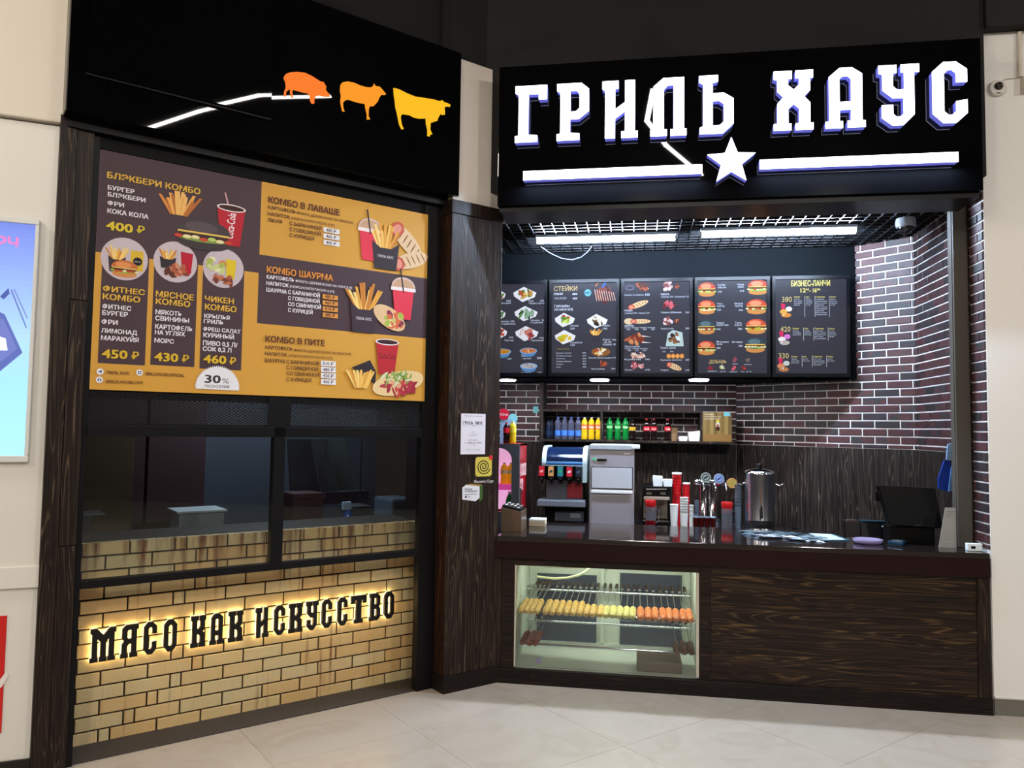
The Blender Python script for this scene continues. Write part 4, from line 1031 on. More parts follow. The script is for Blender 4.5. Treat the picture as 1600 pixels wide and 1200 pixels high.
# slanted script on the cup, read upwards
bw = P.P(*Q5(1240, 800))[0] - P.P(*Q5(780, 800))[0]; bh = P.P(*Q5(1000, 635))[1] - P.P(*Q5(1000, 905))[1]
burger(P, b_[0], b_[1], bw, bh, '#45393c', '#57494c', '#7c9440', '#3a2420', '#3c3134')
T5 = lambda t, x, y, x1, h, c, bo=.03: P.ptext(t, *Q5(x, y), Q5(x1, 0)[0], h / 5.3333, c, bo)
T6 = lambda t, x, y, x1, h, c, bo=.03: P.ptext(t, *Q6(x, y), Q6(x1, 0)[0], h / 5.3333, c, bo)
T7 = lambda t, x, y, x1, h, c, bo=.03: P.ptext(t, *Q7(x, y), Q7(x1, 0)[0], h / 5.3333, c, bo)
T8 = lambda t, x, y, x1, h, c, bo=.03: P.ptext(t, *Q8(x, y), Q8(x1, 0)[0], h / 5.3333, c, bo)
T5('БЛЭКБЕРИ КОМБО', 200, 308, 978, 50, GO); T5('БУРГЕР', 205, 405, 425, 36, WH); T5('БЛЭКБЕРИ', 205, 462, 518, 36, WH); T5('ФРИ', 203, 533, 338, 34, WH); T5('КОКА КОЛА', 201, 600, 543, 38, WH)
T5('400', 193, 738, 410, 74, '#dcc030', .045); T5('₽', 447, 768, 508, 62, '#dcc030', .02)
T6('ФИТНЕС', 165, 185, 512, 46, GO, .04); T6('КОМБО', 163, 252, 472, 48, GO, .04)
T6('ФИТНЕС', 160, 330, 398, 38, WH); T6('БУРГЕР', 158, 383, 370, 38, WH); T6('ФРИ', 153, 458, 285, 38, WH); T6('ЛИМОНАД', 150, 530, 447, 36, WH); T6('МАРАКУЙЯ', 148, 592, 460, 38, WH)
T6('450', 157, 740, 364, 74, '#dcb42c', .045); T6('₽', 402, 752, 460, 62, '#dcb42c', .02)
T6('МЯСНОЕ', 605, 232, 918, 50, GO, .04); T6('КОМБО', 605, 292, 888, 48, GO, .04)
T6('МЯКОТЬ', 602, 377, 818, 38, WH); T6('СВИНИНЫ', 600, 428, 880, 38, WH); T6('КАРТОФЕЛЬ', 598, 498, 908, 38, WH); T6('НА УГЛЯХ', 597, 545, 846, 36, WH); T6('МОРС', 593, 613, 752, 36, WH)
T6('430', 594, 765, 787, 72, '#dcb42c', .045); T6('₽', 822, 777, 876, 60, '#dcb42c', .02)
T6('ЧИКЕН', 1013, 270, 1252, 46, GO, .04); T6('КОМБО', 1013, 338, 1274, 48, GO, .04)
T6('КРЫЛЬЯ', 1007, 408, 1218, 34, WH); T6('ГРИЛЬ', 1004, 452, 1166, 34, WH); T6('ФРЕШ САЛАТ', 1000, 516, 1308, 32, WH); T6('КУРИНЫЙ', 1000, 568, 1254, 36, WH); T6('ПИВО 0,5 Л/', 997, 635, 1282, 38, WH); T6('СОК 0,2 Л', 995, 682, 1232, 36, WH)
T6('460', 1003, 782, 1187, 70, '#dcb42c', .045); T6('₽', 1218, 796, 1268, 58, '#dcb42c', .02)
# contact line
for (x, y) in ((140, 857), (468, 865), (134, 925)):
    c = P.P(*Q6(x, y)); P.ell(c[0], c[1], .0165, .0165, '#e8e6ea', n=20)
c = P.P(*Q6(140, 857)); P.poly([(c[0] - .010, c[1]), (c[0] + .010, c[1] + .008), (c[0] + .004, c[1] - .009), (c[0] - .001, c[1] - .004)], '#3a4a6a')
c = P.P(*Q6(468, 865)); P.rect(c[0] - .008, c[1] - .008, c[0] + .008, c[1] + .008, '#3a3a4a'); P.ell(c[0], c[1], .0045, .0045, '#e8e6ea', n=12)
c = P.P(*Q6(134, 925)); P.ell(c[0], c[1], .009, .009, '#3a4a6a', n=16); P.ell(c[0], c[1], .0035, .008, '#e8e6ea', n=12)
T6('ГРИЛЬ ХАУС', 188, 876, 385, 26, '#5a2a1c', .02); T6('GRILLHOUSE.OFFICIAL', 516, 886, 842, 26, '#5a2a1c', .02); T6('GRILLE-HOUSE.COM', 188, 950, 494, 26, '#5a2a1c', .02)
# discount seal
c = P.P(*Q6(1118, 990)); rr = P.P(*Q6(1305, 990))[0] - c[0]
pts = []
for i in range(73):
    a_ = pi * (i / 72.0) * 1.06 - 0.1; r_ = rr * (1.0 if i % 2 == 0 else 0.92); pts.append((c[0] + r_ * cos(a_), max(PZ0 + 0.001, c[1] + r_ * sin(a_))))
P.poly(pts, '#e9e7e9'); T6('30', 1013, 948, 1140, 68, '#3c3034', .03); T6('%', 1155, 955, 1212, 44, '#3c3034', 0); T6('ЭКОНОМИЯ', 1005, 988, 1214, 24, '#3c3034', .01)
# right column
def block(T, y0, x0, head, hy, hx1, hc, tc, rows, pill, ptc):
    for args in rows: T(*args)
DB = '#5c3020'
T7('КОМБО В ЛАВАШЕ', 155, 195, 750, 52, DB, .03)
T7('КАРТОФЕЛЬ', 152, 246, 380, 28, DB, .02); T7('ФРИ/ПО-ДЕРЕВЕНСКИ/ НА МАНГАЛЕ', 392, 290, 862, 20, DB, .01)
T7('НАПИТОК', 150, 300, 334, 28, DB, .02); T7('(МОРС/КОМПОТ/КОЛА 0,3Л)', 345, 333, 708, 20, DB, .01)
T7('ЛЮЛЯ', 150, 352, 268, 28, DB, .02)
for i, (t, x1, n) in enumerate((('С БАРАНИНОЙ', 594, '480 ₽'), ('С ГОВЯДИНОЙ', 590, '460 ₽'), ('С КУРИЦЕЙ', 536, '400 ₽'))):
    T7(t, 330, 382 + 49 * i, x1, 30, DB, .02)
    q = Q7(614, 402 + 52 * i), Q7(748, 452 + 52 * i); a = P.P(*Q7(614, 400 + 52 * i)); b_ = P.P(*Q7(748, 402 + 52 * i)); d_ = P.P(*Q7(614, 440 + 52 * i))
    P.rect(a[0], d_[1], b_[0], a[1], '#e8e4e2'); T7(n, 634, 436 + 52 * i, 718, 28, '#3a2a2c', .02)
T7('КОМБО ШАУРМА', 142, 778, 692, 54, '#e0903c', .035)
T7('КАРТОФЕЛЬ', 140, 828, 368, 30, WH, .03); T7('ФРИ/ПО-ДЕРЕВЕНСКИ/ НА МАНГАЛЕ', 380, 858, 854, 20, WH, .01)
T7('НАПИТОК', 138, 880, 322, 30, WH, .03); T7('(МОРС/КОМПОТ/КОЛА 0,3Л)', 332, 903, 704, 20, WH, .01)
T7('ШАУРМА', 137, 936, 306, 32, WH, .03)
for i, (t, x1, n) in enumerate((('С БАРАНИНОЙ', 582, '480 ₽'), ('С ГОВЯДИНОЙ', 580, '460 ₽'), ('СО СВИНИНОЙ', 592, '410 ₽'), ('С КУРИЦЕЙ', 522, '380 ₽'))):
    T7(t, 318, 956 + 50 * i, x1, 32, WH, .03)
    a = P.P(*Q7(606, 958 + 51 * i)); b_ = P.P(*Q7(733, 958 + 51 * i)); d_ = P.P(*Q7(606, 996 + 51 * i)); P.rect(a[0], d_[1], b_[0], a[1], '#dc9440'); T7(n, 624, 990 + 51 * i, 708, 28, '#4a2420', .02)
T8('КОМБО В ПИТЕ', 130, 553, 622, 50, DB, .035)
T8('КАРТОФЕЛЬ', 128, 612, 355, 28, DB, .02); T8('ФРИ/ПО-ДЕРЕВЕНСКИ/ НА МАНГАЛЕ', 368, 634, 844, 20, DB, .01)
T8('НАПИТОК', 126, 666, 308, 28, DB, .02); T8('(МОРС/КОМПОТ/КОЛА 0,3Л)', 322, 678, 690, 20, DB, .01)
T8('ШАУРМА', 124, 722, 292, 30, DB, .02)
for i, (t, x1, n) in enumerate((('С БАРАНИНОЙ', 572, '510 ₽'), ('С ГОВЯДИНОЙ', 566, '480 ₽'), ('СО СВИНИНОЙ', 577, '420 ₽'), ('С КУРИЦЕЙ', 510, '400 ₽'))):
    T8(t, 304, 734 + 49 * i, x1, 30, DB, .02)
    a = P.P(*Q8(592, 712 + 51 * i)); b_ = P.P(*Q8(716, 712 + 51 * i)); d_ = P.P(*Q8(592, 756 + 51 * i)); P.rect(a[0], d_[1], b_[0], a[1], '#e8e4e2'); T8(n, 608, 748 + 51 * i, 694, 28, '#3a2a2c', .02)
def at7(x, y, w, h, Qf):
    c = P.P(*Qf(x, y)); return c[0], c[1], P.P(*Qf(x + w / 2, y))[0] - P.P(*Qf(x - w / 2, y))[0], P.P(*Qf(x, y - h / 2))[1] - P.P(*Qf(x, y + h / 2))[1]
domecup(P, *at7(1000, 520, 190, 320, Q7)); wrap(P, *at7(1310, 520, 320, 260, Q7), rot=-.75); wrap(P, *at7(1340, 680, 300, 230, Q7), rot=.35); frybox(P, *at7(1130, 570, 230, 370, Q7), col='#33262c')
domecup(P, *at7(1275, 1010, 190, 320, Q7)); frybox(P, *at7(950, 1080, 230, 400, Q7), col='#3a2a34')
x_, z_, w_, h_ = at7(1190, 360, 290, 230, Q8); P.ell(x_ - w_ * .1, z_, w_ * .5, h_ * .36, '#e0b888', n=18, rot=-.5); blob(P, x_ + w_ * .05, z_ - h_ * .08, w_ * .38, h_ * .36, ['#a9b848', '#d86a3c', '#c9c070', '#8a3048', '#e8d8a0'], n=22, s=.3)
cup(P, *at7(1140, 680, 190, 290, Q8), col='#b8222c', txt='Coca-Cola', straw=None, band=None)
x_, z_, w_, h_ = at7(925, 840, 200, 220, Q8); P.poly([(x_ - w_ * .4, z_ + h_ * .3), (x_ + w_ * .35, z_ + h_ * .62), (x_ + w_ * .62, z_ + h_ * .2), (x_ + w_ * .6, z_ - h_ * .3), (x_ + w_ * .3, z_ - h_ * .1)], '#2c2228'); fries(P, x_, z_ - h_ * .05, w_ * 1.0, h_ * .9, 14)
x_, z_, w_, h_ = at7(1235, 900, 420, 240, Q8); P.ell(x_, z_ + h_ * .0, w_ * .52, h_ * .4, '#e8c890', n=20, rot=.25); blob(P, x_ + w_ * .05, z_ - h_ * .1, w_ * .45, h_ * .32, ['#9a2434', '#c84a3c', '#e0a080', '#b03040'], n=26, s=.26); blob(P, x_ - w_ * .05, z_ + h_ * .18, w_ * .45, h_ * .2, ['#6a8a34', '#8aa84c', '#d8d8b0'], n=22, s=.24)
P.build('printed_sheet', M_print, po)

P = None
# ================================================================== MENU BOARDS (backlit, frame W at YM)
M_lb = print_mat('print_backlit', 0.70, 0.35, 0.06, 0.10)
DK = '#3b3a43'; TX = '#d9e0f2'; GD = '#cdb27a'
bp_ = [((783 - 70, 441), (855, 588)), ((858, 438), (968, 588)), ((970, 435), (1083, 588)), ((1085, 432), (1204, 588.5)), ((1206, 429), (1329, 589))]
ztb = (fp('W', 966, 436, YM)[1] + fp('W', 1203, 431, YM)[1]) / 2; zbb = (fp('W', 966, 588, YM)[1] + fp('W', 1203, 588.5, YM)[1]) / 2
K7 = lambda x, y: (770 + x / 8.0, 420 + y / 8.0)
K5 = lambda x, y: (960 + x / 7.06, 430 + y / 7.06)
K6 = lambda x, y: (1140 + x / 6.6667, 420 + y / 6.6667)
desc = ['salads and soups', 'steaks and side dishes', 'grilled meats and wraps', 'burgers and toppings', 'business lunches']
boards = []
for (pa, pb), d_ in zip(bp_, desc):
    xa = fp('W', *pa, YM)[0]; xb = fp('W', pb[0], 500, YM)[0]
    t = thing('menu_board', 'black-framed backlit menu board listing ' + d_, 'menu board', 'W', ((xa + xb) / 2, YM, zbb), group='backlit menu boards over the kitchen')
    fw = 0.028
    mb = MB(); mb.box(xa + .003, xb - .003, YM, YM + 0.085, zbb, zbb + fw); mb.box(xa + .003, xb - .003, YM, YM + 0.085, ztb - fw, ztb); mb.box(xa + .003, xa + fw, YM, YM + 0.085, zbb + fw, ztb - fw); mb.box(xb - fw, xb - .003, YM, YM + 0.085, zbb + fw, ztb - fw)
    mb.build('frame', mat('board_frame', '#06070a', 0.3, spec=0.2), t)
    MB().box(xa + fw, xb - fw, YM + 0.012, YM + 0.06, zbb + fw, ztb - fw).build('panel', mat('board_panel', '#26252c', 0.3), t)
    p = Print('W', YM + 0.0118); p.rect(xa + fw, zbb + fw, xb - fw, ztb - fw, DK); boards.append((t, p))
def txt(P, Q, t, x, y, x1, h, c=TX, bo=.0, sc=8.0): P.ptext(t, *Q(x, y), Q(x1, 0)[0], h / sc, c, bo)
def pic(P, Q, x, y, w, h): 
    c = P.P(*Q(x, y)); return c[0], c[1], P.P(*Q(x + w / 2, y))[0] - P.P(*Q(x - w / 2, y))[0], P.P(*Q(x, y - h / 2))[1] - P.P(*Q(x, y + h / 2))[1]
VEG = ['#6a8a3c', '#c8b05a', '#a04a34', '#d8d0a8', '#4a5a2c', '#e0a84a']
# board 1
P = boards[0][1]
for (x, y, cl) in ((400, 320, ['#c89a4a', '#b0502c', '#e0c878', '#6a7a34']), (415, 560, ['#3f6a3c', '#5a8a4c', '#8aa88a', '#28402c']), (425, 810, ['#9a3a3c', '#e0d8d8', '#2c2a2a', '#c87a6a'])):
    plate(P, *pic(P, K7, x, y, 290, 190), cl)
for (x, y, cl) in ((80, 330, VEG), (80, 570, ['#3f6a3c', '#5a8a4c']), (100, 800, ['#9a3a2c', '#c8502c'])): plate(P, *pic(P, K7, x, y, 160, 150), cl)
for (x, y, t, x1) in ((450, 412, 'Рис       180', 640), (448, 442, 'Табуле с пастой', 650), (472, 655, 'Цезарь  240', 662), (472, 682, 'с курицей', 625), (580, 875, '190', 640), (480, 905, 'Греческий', 640), (170, 412, '180', 225), (100, 440, 'овощной', 225), (95, 668, 'Цезарь 250', 270), (100, 700, 'с креветкой', 280), (200, 870, '290', 255), (145, 905, 'Том ям', 258)):
    txt(P, K7, t, x, y, x1, 22)
for (x, y, cl) in ((445, 1040, ['#c87a4a', '#a84a2c', '#e0b070']), (120, 1050, ['#c8862c', '#a8702c']), (450, 1230, ['#b8b0b0', '#8a8a90'])):
    x_, z_, w_, h_ = pic(P, K7, x, y, 220, 110); P.ell(x_, z_ - h_ * .1, w_ * .42, h_ * .5, '#5a86b8', n=18); P.ell(x_, z_ + h_ * .12, w_ * .5, h_ * .36, '#7aa8d8', n=18); P.ell(x_, z_ + h_ * .14, w_ * .44, h_ * .28, cl[0], n=16); blob(P, x_, z_ + h_ * .14, w_ * .36, h_ * .2, cl, n=8)
txt(P, K7, 'Уха', 355, 1100, 405, 20); txt(P, K7, 'финская', 355, 1130, 480, 20); txt(P, K7, '220', 553, 1128, 610, 24, bo=.02); txt(P, K7, '160', 180, 1135, 232, 22); txt(P, K7, 'Солянка', 355, 1310, 480, 20); txt(P, K7, '240', 553, 1310, 610, 22)
# board 2
P = boards[1][1]
txt(P, K7, 'СТЕЙКИ', 765, 278, 1055, 58, GD, .012); txt(P, K7, 'РИБАЙ', 765, 328, 872, 24, TX, .03); txt(P, K7, '800', 997, 328, 1055, 24, TX, .03); txt(P, K7, 'ЧАК РОЛЛ', 765, 382, 918, 24); txt(P, K7, '400', 997, 382, 1055, 24, TX, .03)
txt(P, K7, 'ГАРНИРЫ', 770, 482, 958, 28, TX, .02); txt(P, K7, 'НА МАНГАЛЕ', 770, 524, 1003, 28, TX, .02)
x_, z_, w_, h_ = pic(P, K7, 1390, 330, 290, 230); blob(P, x_, z_, w_ * .45, h_ * .4, ['#5a2c2a', '#3a2024', '#7a4238'], n=16, s=.5)
for i in range(9): P.poly([(x_ - w_ * .42 + w_ * .1 * i, z_ + h_ * (.3 - .02 * i)), (x_ - w_ * .385 + w_ * .1 * i, z_ + h_ * (.32 - .02 * i)), (x_ - w_ * .29 + w_ * .1 * i, z_ - h_ * .3), (x_ - w_ * .325 + w_ * .1 * i, z_ - h_ * .32)], '#c9a094')
x_, z_, w_, h_ = pic(P, K7, 1350, 195, 160, 70); P.poly([(x_ - w_ * .5, z_ - h_ * .3), (x_ - w_ * .2, z_ + h_ * .5), (x_ - w_ * .1, z_ + h_ * .5), (x_ - w_ * .35, z_ - h_ * .4)], '#a8603c'); P.poly([(x_ + w_ * .05, z_ - h_ * .6), (x_ + w_ * .3, z_ + h_ * .5), (x_ + w_ * .5, z_ + h_ * .5), (x_ + w_ * .2, z_ - h_ * .6)], '#3a5cb0')
x_, z_, w_, h_ = pic(P, K7, 1187, 300, 100, 100); P.ell(x_, z_, w_ * .5, h_ * .5, '#2a5a6a', n=20); P.ell(x_, z_, w_ * .42, h_ * .42, '#7ac0d8', n=20); txt(P, K7, 'HIT', 1155, 318, 1220, 34, '#1c4454', .03)
plate(P, *pic(P, K7, 900, 640, 250, 180), ['#9ab83c', '#c8d86a', '#b03a4a', '#5a8a2c']); plate(P, *pic(P, K7, 1305, 655, 260, 180), ['#5a3a28', '#e0d8c8', '#7a5a3c', '#2c2420']); plate(P, *pic(P, K7, 905, 855, 260, 180), ['#d8b82c', '#c8a01c', '#a8c03c'])
x_, z_, w_, h_ = pic(P, K7, 1285, 830, 130, 150); frybox(P, x_, z_, w_, h_, '#38343c', None)
for (t, x, y, x1) in (('Овощи', 962, 722, 1070), ('200', 968, 758, 1025), ('Грибы', 1372, 722, 1465), ('180', 1376, 758, 1432), ('Кукуруза', 968, 932, 1115), ('150', 972, 966, 1026), ('Картофель', 1376, 898, 1545), ('фри 140', 1376, 928, 1480), ('по-дерев. 140', 1376, 956, 1535)): txt(P, K7, t, x, y, x1, 24)
txt(P, K7, 'ЗАКУСКИ', 800, 1014, 955, 22, '#a08a50')
for i, (t, n) in enumerate((('Куриные крылья', '300'), ('Луковые кольца', '210'), ('Наггетсы', '250'), ('Сырные палочки', '215'), ('Гренки', '90'), ('Соус', '40'))): txt(P, K7, t, 792, 1060 + 35 * i, 800 + 13 * len(t), 15); txt(P, K7, n, 1122, 1060 + 35 * i, 1166, 18)
x_, z_, w_, h_ = pic(P, K7, 1350, 1040, 240, 130); P.ell(x_, z_, w_ * .5, h_ * .42, '#8a5a2c', n=18); blob(P, x_, z_, w_ * .4, h_ * .32, ['#d8a84a', '#b03a2c', '#e0c878', '#e8e0d0'], n=14); txt(P, K7, 'Большая тарелка на двоих 790', 1200, 1122, 1536, 18)
meatpic(P, *pic(P, K7, 1380, 1190, 120, 90)); txt(P, K7, 'Люля-набор', 1230, 1260, 1400, 18); txt(P, K7, '790', 1480, 1260, 1530, 20)
# board 3
P = boards[2][1]; S5 = 7.06
T3 = lambda t, x, y, x1, h, c=TX, bo=0: txt(P, K5, t, x, y, x1, h, c, bo, S5)
meatpic(P, *pic(P, K5, 310, 125, 170, 110)); x_, z_, w_, h_ = pic(P, K5, 170, 140, 95, 50); P.ell(x_, z_, w_ * .5, h_ * .5, '#8a84a8', n=16); P.ell(x_, z_, w_ * .43, h_ * .4, '#3a3844', n=16)
meatpic(P, *pic(P, K5, 590, 120, 130, 120), cols=('#c8a0a0', '#8a4a48', '#e0c8c8')); meatpic(P, *pic(P, K5, 690, 120, 60, 60))
T3('Шашлык из свинины', 105, 226, 325, 16); T3('310', 338, 226, 388, 24, TX, .03); T3('МЯКОТЬ', 512, 222, 608, 20, TX, .02); T3('свинина 290 / баранина 420', 512, 247, 825, 18)
wrap(P, *pic(P, K5, 265, 325, 230, 110), rot=.35); meatpic(P, *pic(P, K5, 600, 330, 160, 90), cols=('#a83a4a', '#7a2830', '#c8606a')); T3('ГРУДКА', 107, 400, 200, 18, TX, .02); T3('свинина 290 / курица 260', 112, 427, 385, 17); T3('Свиные рёбрышки', 512, 420, 738, 20); T3('360', 782, 420, 832, 22)
x_, z_, w_, h_ = pic(P, K5, 160, 510, 90, 70); P.ell(x_, z_, w_ * .6, h_ * .5, '#d8c098', n=14); wrap(P, *pic(P, K5, 290, 510, 220, 90), rot=0.0); meatpic(P, *pic(P, K5, 590, 510, 130, 110), cols=('#c8a0a0', '#8a4a48', '#e0c8c8')); meatpic(P, *pic(P, K5, 690, 505, 60, 70))
T3('ШАУРМА', 112, 568, 215, 18, TX, .02); T3('курица / свинина / говядина / баранина', 115, 585, 450, 12); T3('220      240      260      280', 135, 606, 445, 16); T3('Свиной стейк', 512, 598, 655, 18); T3('280', 782, 598, 832, 22)
x_, z_, w_, h_ = pic(P, K5, 230, 705, 250, 110); meatpic(P, x_, z_, w_, h_, ('#b05a3c', '#d08a5a', '#7a3422')); 
for dz in (.35, -.25): P.poly([(x_ + w_ * .3, z_ + h_ * dz), (x_ + w_ * .72, z_ + h_ * (dz - .14)), (x_ + w_ * .3, z_ + h_ * (dz - .12))], '#e0dce0')
x_, z_, w_, h_ = pic(P, K5, 665, 695, 200, 180); P.poly([(x_ - w_ * .5, z_ - h_ * .5), (x_ - w_ * .38, z_ + h_ * .3), (x_ - w_ * .1, z_ + h_ * .5), (x_ + w_ * .42, z_ + h_ * .35), (x_ + w_ * .5, z_ - h_ * .5)], '#b8ccc8'); blob(P, x_, z_, w_ * .4, h_ * .35, ['#5a3a34', '#c8b84a', '#d8e0d8', '#8a5a3c', '#3a2a28'], n=16, s=.35)
T3('Люля-кебаб', 112, 798, 280, 20); T3('курица / свинина / баранина', 115, 816, 370, 12); T3('200      210      250', 145, 838, 350, 15); T3('Плато гриль', 510, 812, 678, 22); T3('120       300', 530, 850, 650, 15)
meatpic(P, *pic(P, K5, 250, 880, 200, 70), cols=('#d8b0a0', '#a87060', '#e8d0c0')); T3('Купаты', 112, 938, 290, 18); T3('190', 342, 938, 388, 20)
for i in range(4): x_, z_, w_, h_ = pic(P, K5, 600 + 48 * i, 893, 50, 55); P.ell(x_, z_, w_ * .5, h_ * .5, '#d88a3c', n=12); P.ell(x_, z_, w_ * .25, h_ * .25, '#e8b070', n=10)
T3('Куриные котлеты', 510, 944, 742, 18); T3('320', 782, 944, 830, 20); meatpic(P, *pic(P, K5, 250, 995, 180, 70), cols=('#c8707a', '#8a3438', '#e0b0b0')); wrap(P, *pic(P, K5, 660, 1010, 170, 110), rot=-.4); T3('Лосось', 115, 1052, 200, 16); T3('640', 340, 1052, 390, 18); T3('Сэндвич', 510, 1055, 598, 18); T3('240', 782, 1055, 830, 18)
# board 4
P = boards[3][1]; S6 = 6.6667
T4 = lambda t, x, y, x1, h, c=TX, bo=0: txt(P, K5, t, x, y, x1, h, c, bo, S5)
T4b = lambda t, x, y, x1, h, c=TX, bo=0: txt(P, K6, t, x, y, x1, h, c, bo, S6)
RED = ('#c84a34', '#e8906a'); BLK = ('#34464e', '#5a7078')
for (x, y, cc, lf_) in ((1020, 155, RED, '#a8c04a'), (1018, 350, RED, '#e8e8c0'), (1015, 570, BLK, '#3a6a48'), (1015, 800, RED, '#b8c07a')): burger(P, *pic(P, K5, x, y, 195, 165), cc[0], cc[1], lf_)
for (x, y, cc, lf_) in ((295, 190, RED, '#5ac04a'), (280, 392, RED, '#8aa04a'), (275, 598, RED, '#b8b03a'), (268, 792, BLK, '#3a7a5c')): burger(P, *pic(P, K6, x, y, 215, 165), cc[0], cc[1], lf_)
for (t, x, y, x1) in (('Бургер', 1140, 118, 1222), ('классик', 1140, 145, 1232), ('230', 1140, 192, 1184), ('Чиз', 1132, 325, 1190), ('бургер', 1132, 350, 1215), ('250', 1132, 392, 1176), ('Чёрный', 1125, 535, 1208), ('бургер', 1125, 558, 1258), ('340', 1125, 605, 1170), ('Фитнес', 1125, 745, 1262), ('бургер', 1125, 768, 1188), ('280', 1125, 812, 1170)): T4(t, x, y, x1, 20)
for (t, x, y, x1) in (('Чикен', 80, 175, 148), ('гриль', 84, 198, 148), ('210', 106, 240, 148), ('Мясной', 50, 372, 137), ('бургер', 56, 396, 137), ('340', 95, 440, 137), ('Гриль', 60, 572, 126), ('хаус', 50, 594, 130), ('380', 86, 636, 130), ('Блэкбери', 26, 772, 135), ('380', 92, 812, 135)): T4b(t, x, y, x1, 20)
T4('ДОБАВЬ', 1045, 972, 1235, 38, GD, .01)
for (x, y, cl) in ((1058, 1015, ['#8a2c3a']), (1190, 1020, ['#d8d8b0', '#b8c08a']), (1310, 1025, ['#c85a6a', '#a83a4a']), (1330, 935, ['#b87a84', '#8a4a58'])): blob(P, *[v * (.5 if i > 1 else 1) for i, v in enumerate(pic(P, K5, x, y, 62, 50))], cl, n=6, s=.6)
for (x, y, cl) in ((188, 950, ['#7a6a60']), (145, 1030, ['#b83a3a', '#7a2424'])): blob(P, *[v * (.5 if i > 1 else 1) for i, v in enumerate(pic(P, K6, x, y, 50, 40))], cl, n=6, s=.6)
for (t, x, y, x1) in (('халапеньо 30', 1030, 1065, 1130), ('сыр 30', 1160, 1068, 1225), ('бекон 60', 1272, 1072, 1352), ('котлета', 1298, 985, 1358)): T4(t, x, y, x1, 14)
for (t, x, y, x1) in (('шампиньоны', 150, 1002, 228), ('лук фри 40', 118, 1076, 226)): T4b(t, x, y, x1, 12)
# board 5
P = boards[4][1]; T5_ = T4b
YE = '#e4d878'
T5_('БИЗНЕС-ЛАНЧИ', 643, 182, 1046, 58, YE, .03); T5_('12', 740, 246, 792, 44, YE, .03); T5_('00', 796, 224, 826, 20, YE, .02); T5_('- 16', 832, 246, 905, 44, YE, .03); T5_('00', 908, 224, 943, 20, YE, .02)
for (n, x, y) in (('380', 545, 345), ('420', 530, 655), ('330', 512, 932)): T5_(n, x, y, x + 104, 56, '#d8c080', 0)
for k, (px_, py_, hh, ls) in enumerate(((668, 300, 200, (4, 4, 9, 4)), (656, 630, 118, (3, 3, 5, 4)), (640, 922, 100, (3, 2, 4, 2)))):
    for c_, (dx, w_, hd) in enumerate(((2, 88, 'Салат'), (124, 74, 'Суп'), (230, 124, 'Горячее'), (380, 76, 'Напиток'))):
        T5_(hd, px_ + dx, py_, px_ + dx + w_ * (.75 if c_ != 1 else .5), 15, YE, .02)
        for i in range(ls[c_]): 
            T5_(('овощной микс', 'дня с мясом', 'по-домашнему', 'курица гриль', 'рис и соус')[(i + c_ + k) % 5], px_ + dx, py_ + 22 + 20 * i, px_ + dx + w_ * (.95 if i % 3 else .7), 11)
        if c_: a = P.P(*K6(px_ + dx - 12, py_ - 18)); b_ = P.P(*K6(px_ + dx - 8, py_ - 18)); d_ = P.P(*K6(px_ + dx - 12, py_ + hh)); P.rect(a[0], d_[1], b_[0], a[1], '#c8ccd8')
for (x, y, cl) in ((582, 435, ('#e0a84a', '#e8e8e8', '#d88a3c', '#d8c84a')), (565, 722, ('#e8e4e0', '#d87ad0', '#b8b0a0', '#7a7a70')), (556, 1000, ('#d88a5a', '#c8d0c8', '#b87a4c', '#e0a070'))):
    x_, z_, w_, h_ = pic(P, K6, x, y, 140, 150); P.poly([(x_ - w_ * .35, z_ + h_ * .5), (x_ - w_ * .02, z_ + h_ * .45), (x_ - w_ * .06, z_ + h_ * .08), (x_ - w_ * .3, z_ + h_ * .08)], '#d02c5c')
    P.ell(x_ + w_ * .25, z_ + h_ * .1, w_ * .24, h_ * .17, cl[1], n=14); P.ell(x_ - w_ * .15, z_ - h_ * .08, w_ * .28, h_ * .17, cl[0], n=14); P.ell(x_ + w_ * .05, z_ - h_ * .32, w_ * .38, h_ * .16, cl[2], n=14); blob(P, x_ + w_ * .05, z_ - h_ * .3, w_ * .3, h_ * .12, cl, n=6)
for t, p in boards: p.build('printed_film', M_lb, t)

# ================================================================== WALL SHELF (frame W)
YH = 7.04
shx0 = fp('W', 843, 640, YH)[0]; shx1 = fp('W', 1098, 640, YH)[0]; shx2 = fp('W', 1148, 690, YH)[0]
hz0 = fp('W', 1000, 692, YH)[1]; hz0t = hz0 + 0.022; hz1 = fp('W', 1000, 641, YH)[1]
she = thing('wall_shelf', 'dark wooden wall shelf holding the drink bottles', 'shelf', 'W', (0.2, 7.2, hz0))
MB().box(shx0, shx2, YH, 7.328, hz0, hz0t, bev=0.002).build('bottom_board', M_wood_k, she)
MB().box(shx0, shx1, YH, 7.328, hz1 - 0.018, hz1, bev=0.002).build('top_board', M_wood_k, she)
dv = fp('W', 940, 660, YH)[0]
MB().box(dv - 0.011, dv + 0.011, YH + 0.01, 7.328, hz0t, hz1 - 0.018).build('divider', M_wood_k, she)
MB().box(shx0 - 0.0, shx0 + 0.035, YH - 0.002, 7.328, hz0t, 2.10).build('left_side', M_wood_k, she)
MB().box(shx1 - 0.02, shx1, YH + 0.01, 7.328, hz0t, hz1 - 0.018).build('right_side', M_wood_k, she)

